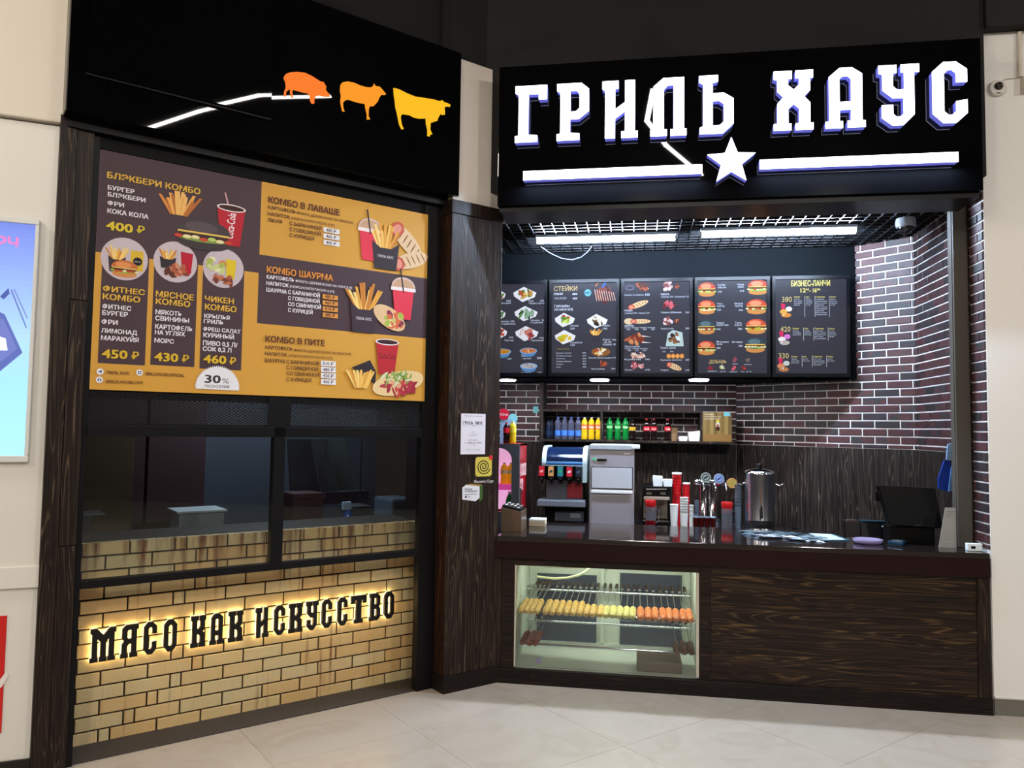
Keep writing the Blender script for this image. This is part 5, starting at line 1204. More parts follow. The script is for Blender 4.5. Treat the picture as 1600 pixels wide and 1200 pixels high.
# ---- bottles
def bottle(name_label, x, y, z, h, r, body, cap, lab=None, labz=(0.45, 0.62), group=None, texts=None, liquid=None):
    t = thing('bottle', name_label, 'bottle', 'W', (x, y, z), group=group)
    prof = [(r * .8, 0), (r, .02 * h), (r, .20 * h), (r * .90, .33 * h), (r, .42 * h), (r, .70 * h), (r * .94, .78 * h), (r * .72, .87 * h), (r * .38, .92 * h), (r * .36, .955 * h)]
    MB().lathe(prof, (x, y, z), 16).build('body', body, t)
    MB().cyl((x, y, z + .945 * h), r * .40, .055 * h, seg=12).build('cap', cap, t)
    if lab is not None:
        R_ = r * 1.02
        o = MB().lathe([(R_, labz[0] * h), (R_, labz[1] * h)], (x, y, z), 16, cap=False).build('label_band', lab, t)
        if texts:
            p = Print('W', y - R_ - 0.0004); p.text(texts[0], x - r * .72, z + (labz[0] + .05) * h, x + r * .72, (labz[1] - labz[0]) * h * .45, texts[1], .02); p.build('lettering', M_print, t)
    return t
Mb = lambda n, c, **k: mat(n, c, 0.08, spec=0.7, **k)
M_water = mat('bottle_water', '#a8b4dc', 0.06, trans=0.85, spec=0.6); M_or = Mb('bottle_orange', '#e8c020'); M_gn = Mb('bottle_green', '#0c7a34'); M_co = Mb('bottle_cola', '#190c0c')
M_cb = mat('cap_blue', '#5a78d0', 0.4); M_cw = mat('cap_white', '#d8d8d0', 0.4); M_cg = mat('cap_green', '#1c8a3c', 0.4); M_cr = mat('cap_red', '#b8182a', 0.4); M_cd = mat('cap_dark', '#201c1c', 0.4)
G8 = lambda x: 840 + x / 6.154
YBT = 7.14
def shelfx(px): return fp('W', px, 680, YBT)[0]
hb = fp('W', 900, 652, YBT)[1] - hz0t
rb = (shelfx(G8(481)) - shelfx(G8(418))) / 2 * .98
for i, gx in enumerate((95, 128, 195, 258, 322, 390)):
    far = i < 2
    bottle(('dim water bottle with a dark label at the far left of the shelf, ' if far else 'clear water bottle with a blue label on the shelf, ') + (('outer one', 'inner one')[i] if far else ordinal(i - 2) + ' of the bright four'), shelfx(G8(gx)), YBT + (0.07 if far else 0.0), hz0t, hb * (0.9 if far else 1.0), rb * .95, mat('bottle_water_dim', '#2c3650', 0.15) if far else M_water, M_cd if far else M_cb, mat('label_navy', '#1c3c6a', 0.4) if far else mat('label_blue', '#3c78d8', 0.4), (0.16, 0.40), 'water bottles on the wall shelf', None)
for i, gx in enumerate((450, 517, 585)):
    bottle('yellow orangeade bottle with a %s cap, %s of three on the shelf' % (('white', 'white', 'white')[i], ('left', 'middle', 'right')[i]), shelfx(G8(gx)), YBT, hz0t, hb * 1.01, rb, M_or, M_cw, mat('label_orange', '#e8702c', 0.4), (0.46, 0.68), 'yellow lemonade bottles on the wall shelf', ('Fanta', '#ffffff'))
for i, gx in enumerate((692, 770, 845)):
    bottle('green soda bottle with a white label strip, %s of three on the shelf' % ('left', 'middle', 'right')[i], shelfx(G8(gx)), YBT, hz0t, hb * 1.0, rb, M_gn, M_cg, mat('label_green', '#3ca84c', 0.4), (0.5, 0.66), 'green soda bottles on the wall shelf', ('Sprite', '#f0fff0'))
bottle('dark cola bottle with a yellow label right of the green bottles', shelfx(G8(912)), YBT, hz0t, hb * .93, rb * .98, M_co, M_cd, mat('label_yellow', '#c8a82c', 0.4), (0.46, 0.64), None)
for i, gx in enumerate((1048, 1117, 1250)):
    bottle('dark cola bottle with a red label and red cap, %s' % ('left of the close pair', 'right of the close pair', 'alone beside the paper cups')[i], shelfx(G8(gx)), YBT, hz0t, hb * .98, rb * .98, M_co, M_cr, mat('label_red', '#d0182c', 0.4), (0.44, 0.64), 'cola bottles on the wall shelf', ('Coca-Cola', '#ffffff'))
def cup_stack(label, x, y, z, r0, r1, h, n, m, rimm=None, group=None, fr='W', cat='cups'):
    "a nest of cups standing rim up (r0 base, r1 rim); every cup rim shows as a ring"
    t = thing('cup_stack', label, cat, fr, (x, y, z), group=group)
    c0 = h * 0.55 if n > 1 else h
    MB().lathe([(r0, 0), (r1, c0)], (x, y, z), 18).build('cup', m, t)
    step = (h - c0) / max(1, n - 1)
    for i in range(1, n):
        MB().lathe([(r1 * .93, 0.0), (r1, step * .85), (r1 * 1.04, step * .87), (r1 * 1.04, step)], (x, y, z + c0 + step * (i - 1)), 18).build('cup', m, t)
    if rimm: MB().lathe([(r1 * 1.04, 0), (r1 * 1.08, h * .012), (r1 * 1.04, h * .03), (r1 * .9, h * .03)], (x, y, z + h - h * .01), 18).build('rim', rimm, t)
    return t
M_paper = mat('paper_white', '#e4ecee', 0.5); M_kraft = mat('kraft_cup', '#8a7050', 0.6); M_redcup = mat('red_cup', '#c8101c', 0.4)
x = fp('W', 840 + 1315 / 6.154, 690, YBT)[0]; hcs = fp('W', 1050, 668, YBT)[1] - hz0t
cup_stack('stack of brown kraft paper cups on the shelf beside the cola bottle', x, YBT, hz0t, rb * .85, rb * 1.0, hcs, 6, M_kraft)
def box_pack(name, label, cat, x0, x1, y0, y1, z0, z1, m, lidm=None, tilt=0.0, group=None):
    t = thing(name, label, cat, 'W', ((x0 + x1) / 2, (y0 + y1) / 2, z0), group=group)
    zm = z0 + (z1 - z0) * .7; w = x1 - x0
    MB().prism([(x0 + w * .08, z0), (x1 - w * .08, z0), (x1, zm), (x0, zm)], y0, y1).build('tub', m, t)
    MB().prism([(x0, zm + .001), (x1, zm + .001), (x1 - w * .03, z1 + tilt), (x0 + w * .06, z1 - tilt)], y0, y1).build('lid', lidm or m, t)
    return t
a = fp('W', 840 + 1355 / 6.154, 690, YBT); b_ = fp('W', 840 + 1440 / 6.154, 681, YBT)
box_pack('takeaway_tub', 'small white takeaway tub with a knotted top on the shelf', 'tub', a[0], b_[0], YBT - .05, YBT + .05, hz0t, fp('W', 1068, 681.5, YBT)[1], M_paper)
a = fp('W', 840 + 1445 / 6.154, 690, YBT); b_ = fp('W', 840 + 1557 / 6.154, 672, YBT)
box_pack('takeaway_box', 'larger white takeaway box with a slanted lid at the right end of the shelf', 'box', a[0], b_[0], YBT - .06, YBT + .06, hz0t, fp('W', 1085, 674, YBT)[1], M_paper, tilt=.006)
# picture board leaning on the right end of the shelf
YPI = 7.06
a = fp('W', 1098, 644, YPI); b_ = fp('W', 1143.5, 692, YPI)
t = thing('picture_board', 'square wooden-look picture with a small bottle at the right end of the shelf', 'picture', 'W', ((a[0] + b_[0]) / 2, YPI, hz0t))
MB().box(a[0], b_[0], YPI, YPI + 0.015, hz0t, a[1]).build('board', mat('picture_edge', '#6a5a3c', 0.5), t)
P = Print('W', YPI - 0.0003); R8 = lambda x, y: (980 + x / 5.219, 620 + y / 5.219)
for i in range(8):
    w_ = (b_[0] - a[0]) / 8; P.rect(a[0] + w_ * i, hz0t + .001, a[0] + w_ * (i + 1), a[1] - .001, ['#8a7448', '#7c683e', '#94804e', '#6e5c38'][i % 4])
zt3 = P.P(*R8(700, 305))[1]; P.rect(a[0], hz0t + .001, b_[0], zt3, '#8a6c3c')
P.ptext('Новинка', *R8(632, 148), R8(708, 0)[0], 2.2, '#e8e4d8', .01); P.ptext('облепиховый чай', *R8(630, 166), R8(762, 0)[0], 2.0, '#e8e4d8', 0); P.ptext('домашний вкус', *R8(630, 184), R8(752, 0)[0], 2.0, '#e8e4d8', 0)
x_, z_ = P.P(*R8(738, 240)); P.ell(x_, z_ + .01, .018, .035, '#c8ccc0', n=16); P.ell(x_, z_ + .045, .014, .012, '#d8c81c', n=12); P.rect(x_ - .016, z_ - .04, x_ + .016, z_ - .005, '#3a2418'); P.ell(x_, z_ + .005, .012, .012, '#9a4a2c', n=10)
P.prect(*R8(788, 125), *R8(840, 158), '#7ac8d8'); P.build('printed_face', print_mat('print_gloss', 0.0, 0.25, 0.6), t)

# ================================================================== BACK COUNTER AND EQUIPMENT
ZK = 0.855
bc = thing('back_counter', 'dark back worktop along the kitchen wall carrying the drink machines', 'counter', 'W', (0.2, 6.9, 0))
MB().prism([(-0.90, 6.30), (1.05, 6.30), (1.36, 6.92), (0.90, 7.315), (-1.17, 7.315), (-1.17, 6.52), (-0.90, 6.52)], ZK - 0.04, ZK, axis='z').build('worktop', mat('back_worktop', '#1c1a1c', 0.2), bc)
MB().prism([(-0.88, 6.34), (1.02, 6.34), (1.30, 6.90), (0.88, 7.30), (-1.15, 7.30), (-1.15, 6.54), (-0.88, 6.54)], 0.0, ZK - 0.041, axis='z').build('cabinet', M_blackmatt, bc)
YE = 6.42
ex_ = lambda px, py=760, Y=YE: fp('W', px, py, Y)
def zz(py, px=900, Y=YE): return fp('W', px, py, Y)[1]
# ---- ice machine
ix0 = ex_(921)[0]; ix1 = ex_(991)[0]; it = zz(695, 955); ib = ZK + 0.02
im = thing('ice_machine', 'stainless steel ice machine with a bright handle bar', 'ice machine', 'W', ((ix0 + ix1) / 2, YE, ZK))
M_st2 = mat('brushed_steel', '#a39fa6', 0.4, metal=0.35, noise=0.05, nscale=3)
MB().box(ix0, ix1, YE + 0.01, YE + 0.48, ib, it - 0.03, bev=0.004).build('body', M_st2, im)
MB().box(ix0 - 0.002, ix1 + 0.002, YE - 0.005, YE + 0.49, it - 0.042, it, bev=0.006).build('lid', mat('lid_steel', '#b4bcc6', 0.35, metal=0.3), im)
MB().box(ix1 - 0.02, ix1 + 0.045, YE - 0.01, YE + 0.06, it - 0.03, it + 0.004, bev=0.006).build('lid_corner', M_paper, im)
zd1, zd0 = zz(731, 955), zz(763, 955); zh1_, zh0_ = zz(766, 955), zz(771, 955)
mb = MB().box(ix0 + 0.012, ix1 - 0.012, YE + 0.004, YE + 0.012, zd0 - 0.006, zd1 + 0.006); mb.build('panel_gap', M_black, im)
MB().box(ix0 + 0.018, ix1 - 0.018, YE - 0.002, YE + 0.010, zd0, zd1, bev=0.003).build('door_window', mat('door_light', '#c6cad0', 0.35, metal=0.2), im)
MB().box(ix0 + 0.014, ix1 - 0.014, YE - 0.018, YE + 0.004, zh0_, zh1_, bev=0.005).build('handle_bar', mat('bar_bright', '#f0f4fa', 0.3, metal=0.1), im)
MB().box(ix0 + 0.014, ix1 - 0.014, YE + 0.002, YE + 0.012, ib + 0.02, zh0_ - 0.012, bev=0.003).build('lower_panel', M_st2, im)
a = ex_(933, 717); b_ = ex_(948, 719); MB().box(a[0], b_[0], YE + 0.001, YE + 0.011, b_[1] - 0.008, b_[1] + 0.010, bev=0.004).build('display', M_black, im)
a = ex_(928.5, 717.5); MB().cyl((a[0], YE + 0.012, a[1]), 0.012, -0.012, axis='y', seg=14).build('green_button', mat('btn_green', '#2a8a5a', 0.4, emit='#3cc080', es=0.6), im)
P = Print('W', YE + 0.0095); a = ex_(975, 709); P.rect(a[0], a[1] - .004, a[0] + .050, a[1] + .005, '#e4e4e8'); P.build('lettering', M_print, im)
# ---- soda dispenser
dx0 = ex_(846)[0]; dx1 = ex_(919)[0]; dt = zz(700, 885); db = zz(818, 885)
sd = thing('soda_dispenser', 'five-valve soda dispenser with a curved dark blue hood and white sides', 'drinks machine', 'W', ((dx0 + dx1) / 2, YE, ZK))
zv1, zv0 = zz(728, 880), zz(750, 880)
MB().box(dx0 + 0.02, dx1 - 0.035, YE + 0.10, YE + 0.56, ZK + 0.0, zv1 + 0.04, bev=0.004).build('body', M_black, sd)
def hood(off=0.0):
    pts = [(YE + 0.02, zv1 - 0.01)]
    for k in range(9):
        a = pi - (pi / 2) * k / 8; pts.append((YE + 0.20 + (0.18 + off) * cos(a), zv1 + 0.02 + (dt - zv1 - 0.02 + off) * sin(a)))
    pts += [(YE + 0.5, dt + off), (YE + 0.5, zv1 - 0.01)]; return pts
MB().prism(hood(0), dx0 + 0.035, dx1 - 0.05, axis='x').build('hood', mat('hood_blue', '#0e1c38', 0.12, spec=0.8), sd)
M_sdw = mat('hood_white', '#b8cdd2', 0.3)
MB().prism(hood(0.012), dx0 + 0.0, dx0 + 0.034, axis='x').build('side_panel', M_sdw, sd)
rp = hood(0.012); rp[0] = (YE + 0.10, zv0 - 0.02); rp.insert(1, (YE + 0.02, zv0 - 0.02)); rp[-1] = (YE + 0.5, zv0 - 0.02)
MB().prism(rp, dx1 - 0.049, dx1 - 0.012, axis='x').build('side_panel', M_sdw, sd)
for k, (c_, h_) in enumerate((('#8fc4e8', .006), ('#3c78c8', .012), ('#cfe4f4', .005))):
    z_ = zv1 + 0.028 - k * 0.014; MB().box(dx0 + 0.036, dx1 - 0.051, YE + 0.006, YE + 0.03, z_, z_ + h_).build('stripe', mat('stripe_%d' % k, c_, 0.3), sd)
P = Print('W', YE + 0.06)
for gx in (870, 879, 886, 893, 905): 
    a = fp('W', gx, 712, YE + 0.06)
vx = [847, 861.5, 876, 890, 904]
for i, (px_, cc, c2_) in enumerate(zip(vx, ('#b8202c', '#c09058', '#2c7a8a', '#c02434', '#1c2230'), ('#e8c0c0', '#3a3a44', '#3cb85c', '#f0e0e0', '#4a5a70'))):
    x_ = ex_(px_)[0]
    v_ = MB().box(x_ - 0.026, x_ + 0.026, YE - 0.045, YE + 0.10, zv0, zv1 - 0.002, bev=0.006).build('valve', M_black, sd)
    MB().box(x_ - 0.023, x_ + 0.023, YE - 0.049, YE - 0.0455, zv0 + 0.032, zv1 - 0.006, bev=0.003).build('valve_label', mat('valve_lab_%d' % i, cc, 0.3, emit=cc, es=0.25), v_)
    p = Print('W', YE - 0.0495); p.ell(x_, (zv0 + 0.032 + zv1 - 0.006) / 2, .016, .010, c2_, n=12, rot=.4); p.build('valve_mark', M_print, v_)
    MB().cyl((x_, YE - 0.01, zv0 - 0.03), 0.012, 0.03, seg=10).build('nozzle', M_black, v_)
    MB().cyl((x_, YE - 0.046, zv0 + 0.014), 0.006, -0.006, axis='y', seg=8).build('button', M_steel, v_)
a = ex_(885, 752); b_ = ex_(909, 782)
zt0_ = zz(781, 880); zt1_ = zz(791, 880)
MB().box(dx0 + 0.03, dx1 - 0.05, YE + 0.09, YE + 0.098, zt0_, zv0 - 0.01).build('splash_plate', mat('splash_grey', '#5a6068', 0.35, metal=0.1), sd)
MB().box(a[0], b_[0], YE + 0.082, YE + 0.0895, zt0_ + 0.01, zv0 - 0.02).build('red_panel', mat('red_panel', '#9c2830', 0.35), sd)
MB().box(ex_(841)[0], ex_(915)[0], YE - 0.07, YE + 0.10, zt1_, zt0_, bev=0.008).build('drip_tray', mat('tray_grey', '#747d88', 0.4, metal=0.15), sd)
MB().box(ex_(866)[0], ex_(911)[0], YE + 0.085, YE + 0.099, db + 0.01, zz(800, 880)).build('lower_panel', mat('panel_grey', '#566070', 0.4, metal=0.1), sd)
MB().box(ex_(890)[0], ex_(906)[0], YE + 0.08, YE + 0.086, zz(811, 895), zz(804, 895)).build('badge', mat('badge_grey', '#8a929a', 0.4), sd)
# ---- coffee machine
gx0, gx1 = ex_(1004)[0], ex_(1048)[0]; ct0 = zz(760, 1025)
cm = thing('coffee_machine', 'black and steel coffee machine between the ice machine and the cups', 'coffee machine', 'W', ((gx0 + gx1) / 2, YE, ZK))
MB().box(gx0, gx1, YE + 0.16, YE + 0.40, ZK, ct0, bev=0.006).build('body', M_black, cm)
MB().box(gx0, gx1, YE + 0.0, YE + 0.159, zz(775, 1025), ct0, bev=0.006).build('control_head', M_black, cm)
MB().box(gx0 + 0.01, gx1 - 0.01, YE - 0.003, YE + 0.01, zz(781, 1025), zz(776, 1025), bev=0.002).build('trim_bar', mat('trim_pale', '#c0b4a8', 0.3, metal=0.5), cm)
MB().box(gx0 + 0.01, gx1 - 0.02, YE + 0.145, YE + 0.159, zz(813, 1025), zz(782, 1025)).build('back_plate', mat('plate_pale', '#b8ae9c', 0.25, metal=0.6), cm)
MB().box(gx0 + 0.0, gx1 - 0.005, YE - 0.01, YE + 0.158, ZK, zz(815, 1025), bev=0.003).build('drip_tray', M_black, cm)
MB().cyl(((gx0 + gx1) / 2 + 0.02, YE + 0.08, zz(806, 1025)), 0.016, 0.075, seg=12).build('spout', M_chrome, cm)
P = Print('W', YE - 0.0004); a = ex_(1010, 764); [P.prect(1010 + 3.2 * i, 763.5, 1012.4 + 3.2 * i, 765, '#b8b8b0') for i in range(10)]; P.prect(1010, 769, 1018, 773, '#5a5a48'); P.prect(1032, 769, 1040, 773, '#5a5a48'); P.build('panel_print', M_print, cm)
a = ex_(1020, 760); b_ = ex_(1036, 745)
box_pack('takeaway_box', 'white takeaway box stacked on the coffee machine', 'box', a[0], b_[0], YE + .02, YE + .16, ct0, b_[1], M_paper, tilt=-.002)
a = ex_(1036.5, 760); b_ = ex_(1052, 750)
box_pack('takeaway_tub', 'low white tub beside the box on the coffee machine', 'tub', a[0], b_[0] - .004, YE + .02, YE + .14, ct0, b_[1], M_paper)
# red jugs with red lids
def pitcher(label, px0_, px1_, py1, liquid, Y=6.32, z0=None):
    z0 = ZK if z0 is None else z0
    xa, xb = ex_(px0_, 800, Y)[0], ex_(px1_, 800, Y)[0]; r = (xb - xa) / 2; x_ = (xa + xb) / 2; zt_ = fp('W', px0_, py1, Y)[1]
    t = thing('drink_jug', label, 'jug', 'W', (x_, Y, z0), group='jugs with red lids')
    H_ = zt_ - z0
    MB().lathe([(r * .82, 0), (r * .9, H_ * .05), (r * .95, H_ * .8)], (x_, Y, z0), 18).build('glass', mat('jug_glass', '#b4bccc', 0.05, trans=0.8, spec=0.6), t)
    if liquid: MB().lathe([(r * .86, 0.0), (r * .96, H_ * .38)], (x_, Y, z0 + .0), 18).build('drink', mat('jug_drink', '#6a0c14', 0.1), t)
    MB().lathe([(r * .62, H_ * .66), (r * .9, H_ * .78), (r * 1.04, H_ * .97), (r * .95, H_)], (x_, Y, z0), 18).build('red_lid', mat('lid_red', '#b01418', 0.3), t)
    MB().tube([(x_ + r * .95, Y - .005, z0 + H_ * .72), (x_ + r * 1.5, Y - .01, z0 + H_ * .7), (x_ + r * 1.5, Y - .01, z0 + H_ * .35), (x_ + r * .95, Y - .005, z0 + H_ * .3)], 0.004, seg=6).build('handle', MATS['jug_glass'], t)
pitcher('glass jug of red drink with a red lid in front of the coffee machine', 1008, 1025, 781, True)
pitcher('nearly empty glass jug with a red lid below the tap tower', 1127, 1145, 784, False, Y=6.36)
# cups
def cups(label, px0_, px1_, pyb, pyt, m, n, Y, rimm=None, group=None, z0=None, taper=.68):
    xa, xb = fp('W', px0_, (pyb + pyt) / 2, Y)[0], fp('W', px1_, (pyb + pyt) / 2, Y)[0]; x_ = (xa + xb) / 2; r = (xb - xa) / 2
    zb__ = ZK if z0 is None else z0; zt__ = fp('W', px0_, pyt, Y)[1]
    cup_stack(label, x_, Y, zb__, r * taper, r * .96, zt__ - zb__, n, m, rimm, group)
cups('tall stack of red paper cups with white rims behind the white cups', 1050, 1065, 820, 740, M_redcup, 9, 6.46, M_paper)
cups('shorter stack of red paper cups right of the tall red stack', 1066.5, 1078, 820, 755.5, M_redcup, 6, 6.45, M_paper)
cups('white plastic cup with a dark straw in front of the cup stacks', 1046.5, 1060, 822, 788.5, M_paper, 1, 6.33, M_paper)
cups('tall stack of white plastic cups at the middle of the back worktop', 1062, 1075.5, 822, 777, M_paper, 7, 6.35, None)
cups('shorter stack of white plastic cups right of the tall white stack', 1076.5, 1084, 822, 789, M_paper, 4, 6.34, None)
t = thing('straw', 'dark drinking straw leaning in the white cup', 'straw', 'W', (fp('W', 1053, 790, 6.33)[0], 6.33, ZK + .1))
a = fp('W', 1053, 800, 6.33); b_ = fp('W', 1056.5, 775, 6.33); MB().tube([(a[0], 6.33, a[1]), (b_[0], 6.33, b_[1])], 0.003, seg=6).build('tube', M_black, t)
# bluish clear plastic cup stacks
M_clear = mat('clear_plastic', '#8aa0b4', 0.08, trans=0.55, spec=0.6)
cups('stack of clear plastic cups left of the tap tower', 1085, 1092.5, 820, 781, M_clear, 6, 6.40, None)
cups('tall stack of bluish clear plastic glasses left of the urn', 1147, 1159, 822, 757, M_clear, 8, 6.38, None)
# ---- beer tap tower
YT_ = 6.46
tt = thing('tap_tower', 'chrome bridge tap tower with three round medallions', 'beer tap', 'W', (fp('W', 1112, 800, YT_)[0], YT_, ZK))
zq = fp('W', 1112, 754, YT_)[1]
for px_ in (1098, 1113): MB().lathe([(.045, 0), (.045, .01), (.032, .02), (.032, zq - ZK)], (fp('W', px_, 780, YT_)[0], YT_, ZK), 20).build('column', M_chrome, tt)
xa, xb = fp('W', 1085, 754, YT_)[0], fp('W', 1137, 754, YT_)[0]
MB().lathe([(.018, 0), (.03, .012), (.03, xb - xa - .012), (.018, xb - xa)], (xa, YT_, zq), 18, axis='x').build('cross_bar', M_chrome, tt)
for px_ in (1099, 1117, 1134):
    x_ = fp('W', px_, 760, YT_ - .06)[0]
    f_ = MB().tube([(x_, YT_ - .02, zq), (x_, YT_ - .07, zq), (x_, YT_ - .085, zq - .03), (x_, YT_ - .085, zq - .10)], 0.008, seg=8).build('tap', M_chrome, tt)
    MB().tube([(x_, YT_ - .05, zq), (x_, YT_ - .06, zq + .055)], 0.006, seg=6).build('tap_lever', M_black, f_)
for px_, py_, c1_, c2_ in ((1103, 746, '#8a9490', '#2a2c2e'), (1123.5, 748, '#8ea2c0', '#2a3a8a'), (1144, 755, '#b8804a', '#7a9a3a')):
    x_, z_ = fp('W', px_, py_, YT_ - .09)
    d_ = MB().cyl((x_, YT_ - .09, z_), .040, .012, axis='y', seg=24).build('medallion', mat('medal_%d' % px_, c1_, 0.3), tt)
    p = Print('W', YT_ - .0903); p.ell(x_, z_, .030, .030, c2_, n=20); p.ell(x_, z_, .024, .024, c1_, n=20); p.ell(x_, z_, .020, .008, c2_, n=12, rot=.6); p.build('medallion_print', M_print, d_)
MB().tube([(fp('W', 1137, 754, YT_)[0] - .01, YT_, zq), (fp('W', 1144, 755, YT_)[0], YT_ - .04, zq)], .012).build('arm', M_chrome, tt)
# row of dark drinks
M_bd = mat('dark_drink', '#3a0e0c', 0.1)
for i, px_ in enumerate((1086, 1095, 1104, 1113)):
    x_ = fp('W', px_ + 1, 815, 6.33)[0]; t = thing('drink_glass', 'small clear glass of dark red drink under the taps, %s from the left' % ordinal(i), 'glass', 'W', (x_, 6.33, ZK), group='glasses of dark drink under the taps')
    zt_ = fp('W', 1100, 809, 6.33)[1]
    MB().lathe([(.019, 0), (.023, zt_ - ZK)], (x_, 6.33, ZK), 14).build('drink', M_bd, t); MB().lathe([(.0235, zt_ - ZK), (.024, zt_ - ZK + .012), (.021, zt_ - ZK + .012)], (x_, 6.33, ZK), 14).build('rim', M_clear, t)
x_ = fp('W', 1116, 805, 6.38)[0]; t = thing('sugar_jar', 'low pale glass jar behind the dark drinks', 'jar', 'W', (x_, 6.40, ZK))
MB().lathe([(.038, 0), (.042, .05), (.042, .10)], (x_, 6.40, ZK), 18).build('jar', mat('jar_pale', '#8a8f9c', 0.1, trans=.4), t); MB().cyl((x_, 6.40, ZK + .101), .044, .014).build('lid', M_steel, t)
# ---- urn
YU = 6.36
xa, xb = fp('W', 1163, 780, YU)[0], fp('W', 1211, 780, YU)[0]; ux = (xa + xb) / 2; ur = (xb - xa) / 2
un = thing('water_urn', 'large stainless hot-water urn with a black tap and side handles', 'urn', 'W', (ux, YU, ZK))
uz1 = fp('W', 1187, 741, YU)[1]; uzb = fp('W', 1187, 813, YU)[1]
MB().lathe([(ur * .92, .0), (ur * .92, .02), (ur * .97, .022), (ur * .97, uzb - ZK - .005)], (ux, YU, ZK), 32).build('base', M_steel, un)
MB().lathe([(ur, uzb - ZK - .004), (ur * 1.02, uzb - ZK + .004), (ur, uzb - ZK + .01), (ur, uz1 - ZK)], (ux, YU, ZK), 32).build('body', mat('urn_steel', '#c4c8d2', 0.2, metal=1.0), un)
MB().lathe([(ur * 1.03, 0), (ur * 1.03, .01), (ur * .92, .028), (ur * .4, .045), (.004, .05)], (ux, YU, uz1 + .001), 32).build('lid', M_chrome, un)
MB().lathe([(.012, 0), (.018, .012), (.024, .02), (.02, .035), (.004, .037)], (ux, YU, uz1 + .05), 16).build('lid_knob', M_black, un)
zh_ = fp('W', 1160, 757, YU)[1]
for s_ in (-1, 1):
    MB().tube([(ux + s_ * ur * .98, YU, zh_ + .015), (ux + s_ * (ur + .03), YU - .01, zh_ - .004), (ux + s_ * (ur + .062), YU - .02, zh_ + .012)], .008, seg=8).build('handle', M_chrome, un)
ztap = fp('W', 1184, 797, YU - ur)[1]
MB().tube([(ux - .01, YU - ur * .95, ztap), (ux - .01, YU - ur - .03, ztap), (ux - .01, YU - ur - .035, ztap - .06)], .011, seg=10).build('tap', M_black, un)
MB().box(ux - .016, ux - .004, YU - ur - .045, YU - ur - .02, ztap, ztap + .035, bev=.003).build('tap_lever', M_black, un)
MB().cyl((ux - .01, YU - ur - .001, ztap + .02), .004, .17, seg=8).build('level_gauge', mat('gauge', '#6a4a34', .3), un)

# ---- small pink-lit drinks cooler at the left end
YC_ = 6.05
ca0 = fp('W', 783 - 30, 760, YC_)[0]; ca1 = fp('W', 811, 760, YC_)[0]; cz1 = fp('W', 811, 694, YC_)[1]
co = thing('drinks_cooler', 'tall grey and red drinks cooler glowing pink beside the pillar', 'cooler', 'W', ((ca0 + ca1) / 2, YC_ + .2, 0))
arch = []
ac = fp('W', 783, 720, YC_)[0] - 0.02; aw = fp('W', 799.5, 720, YC_)[0] - ac; az1 = fp('W', 790, 700, YC_)[1]; az0 = fp('W', 790, 800, YC_)[1]
hole = [(ac - aw, az0), (ac + aw, az0)] + [(ac + aw * cos(pi * k / 12), az1 - aw * .9 + aw * .9 * sin(pi * k / 12)) for k in range(13)]
MB().prism([(ca0, 0.02), (ca1, 0.02), (ca1, cz1), (ca0, cz1)], YC_, YC_ + .03, holes=[hole]).build('door', mat('cooler_grey', '#50545e', .35, metal=.3), co)
mb = MB().box(ca0, ca0 + .015, YC_ + .031, YC_ + .42, .02, cz1); mb.box(ca1 - .012, ca1, YC_ + .031, YC_ + .42, .02, cz1); mb.box(ca0, ca1, YC_ + .031, YC_ + .42, cz1 - .015, cz1); mb.box(ca0, ca1, YC_ + .031, YC_ + .42, .02, .05); mb.box(ca0, ca1, YC_ + .40, YC_ + .42, .02, cz1)
mb.build('cabinet', mat('cooler_red', '#a01020', .3), co)
MB().box(ca0 + .016, ca1 - .013, YC_ + .22, YC_ + .24, az0, az1).build('light_panel', mat('pink_glow', '#e8c0dc', .5, emit='#eab4e0', es=.75), co)
MB().box(ca0 + .016, ca1 - .013, YC_ + .05, YC_ + .22, fp('W', 790, 762, YC_ + .05)[1] - .018, fp('W', 790, 757, YC_ + .05)[1]).build('shelf', mat('pink_shelf', '#d8389c', .4, emit='#e050a8', es=.45), co)
P = Print('C', -(2.13 - ca1) - 0.0006)
FR['CR'] = (Vector((ca1, YC_ + .42, 0)), -pi / 2 + pi)
# lettering on the red side, read upwards
zsd = fp('W', 815, 745, YC_ + .2)[1]
SD = MB()
def side_letter(mb, ch, y0, y1, z0, z1):
    o_, h_ = glyph(ch, 0, 1, 0, 1)
    mb.prism([(y0 + (y1 - y0) * p[0], z0 + (z1 - z0) * p[1]) for p in o_], ca1 + .0003, ca1 + .0012, axis='x', holes=[[(y0 + (y1 - y0) * p[0], z0 + (z1 - z0) * p[1]) for p in h] for h in h_])
for i, ch in enumerate('СОСА'): side_letter(SD, ch, YC_ + .06 + .085 * i, YC_ + .06 + .085 * i + .065, cz1 - .26, cz1 - .16)
for i, ch in enumerate('СО'): side_letter(SD, ch, YC_ + .06 + .085 * i, YC_ + .06 + .085 * i + .065, cz1 - .38, cz1 - .28)
SD.build('side_lettering', mat('letter_cream', '#e8d0d0', .4), co)
MB().box(ca1 + .0003, ca1 + .012, YC_ + .035, YC_ + .05, cz1 - .75, cz1 - .35).build('handle', M_steel, co)
zf_ = fp('W', 790, 757, YC_ + .12)[1] + .001
for i, px_ in enumerate((788, 798.5)):
    x_ = fp('W', px_, 740, YC_ + .12)[0]
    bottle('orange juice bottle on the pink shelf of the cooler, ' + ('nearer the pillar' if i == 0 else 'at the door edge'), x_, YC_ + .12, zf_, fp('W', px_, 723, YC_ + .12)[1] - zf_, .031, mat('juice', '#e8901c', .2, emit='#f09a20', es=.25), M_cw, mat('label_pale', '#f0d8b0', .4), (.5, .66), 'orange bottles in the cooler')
x_ = fp('W', 796, 790, YC_ + .12)[0]
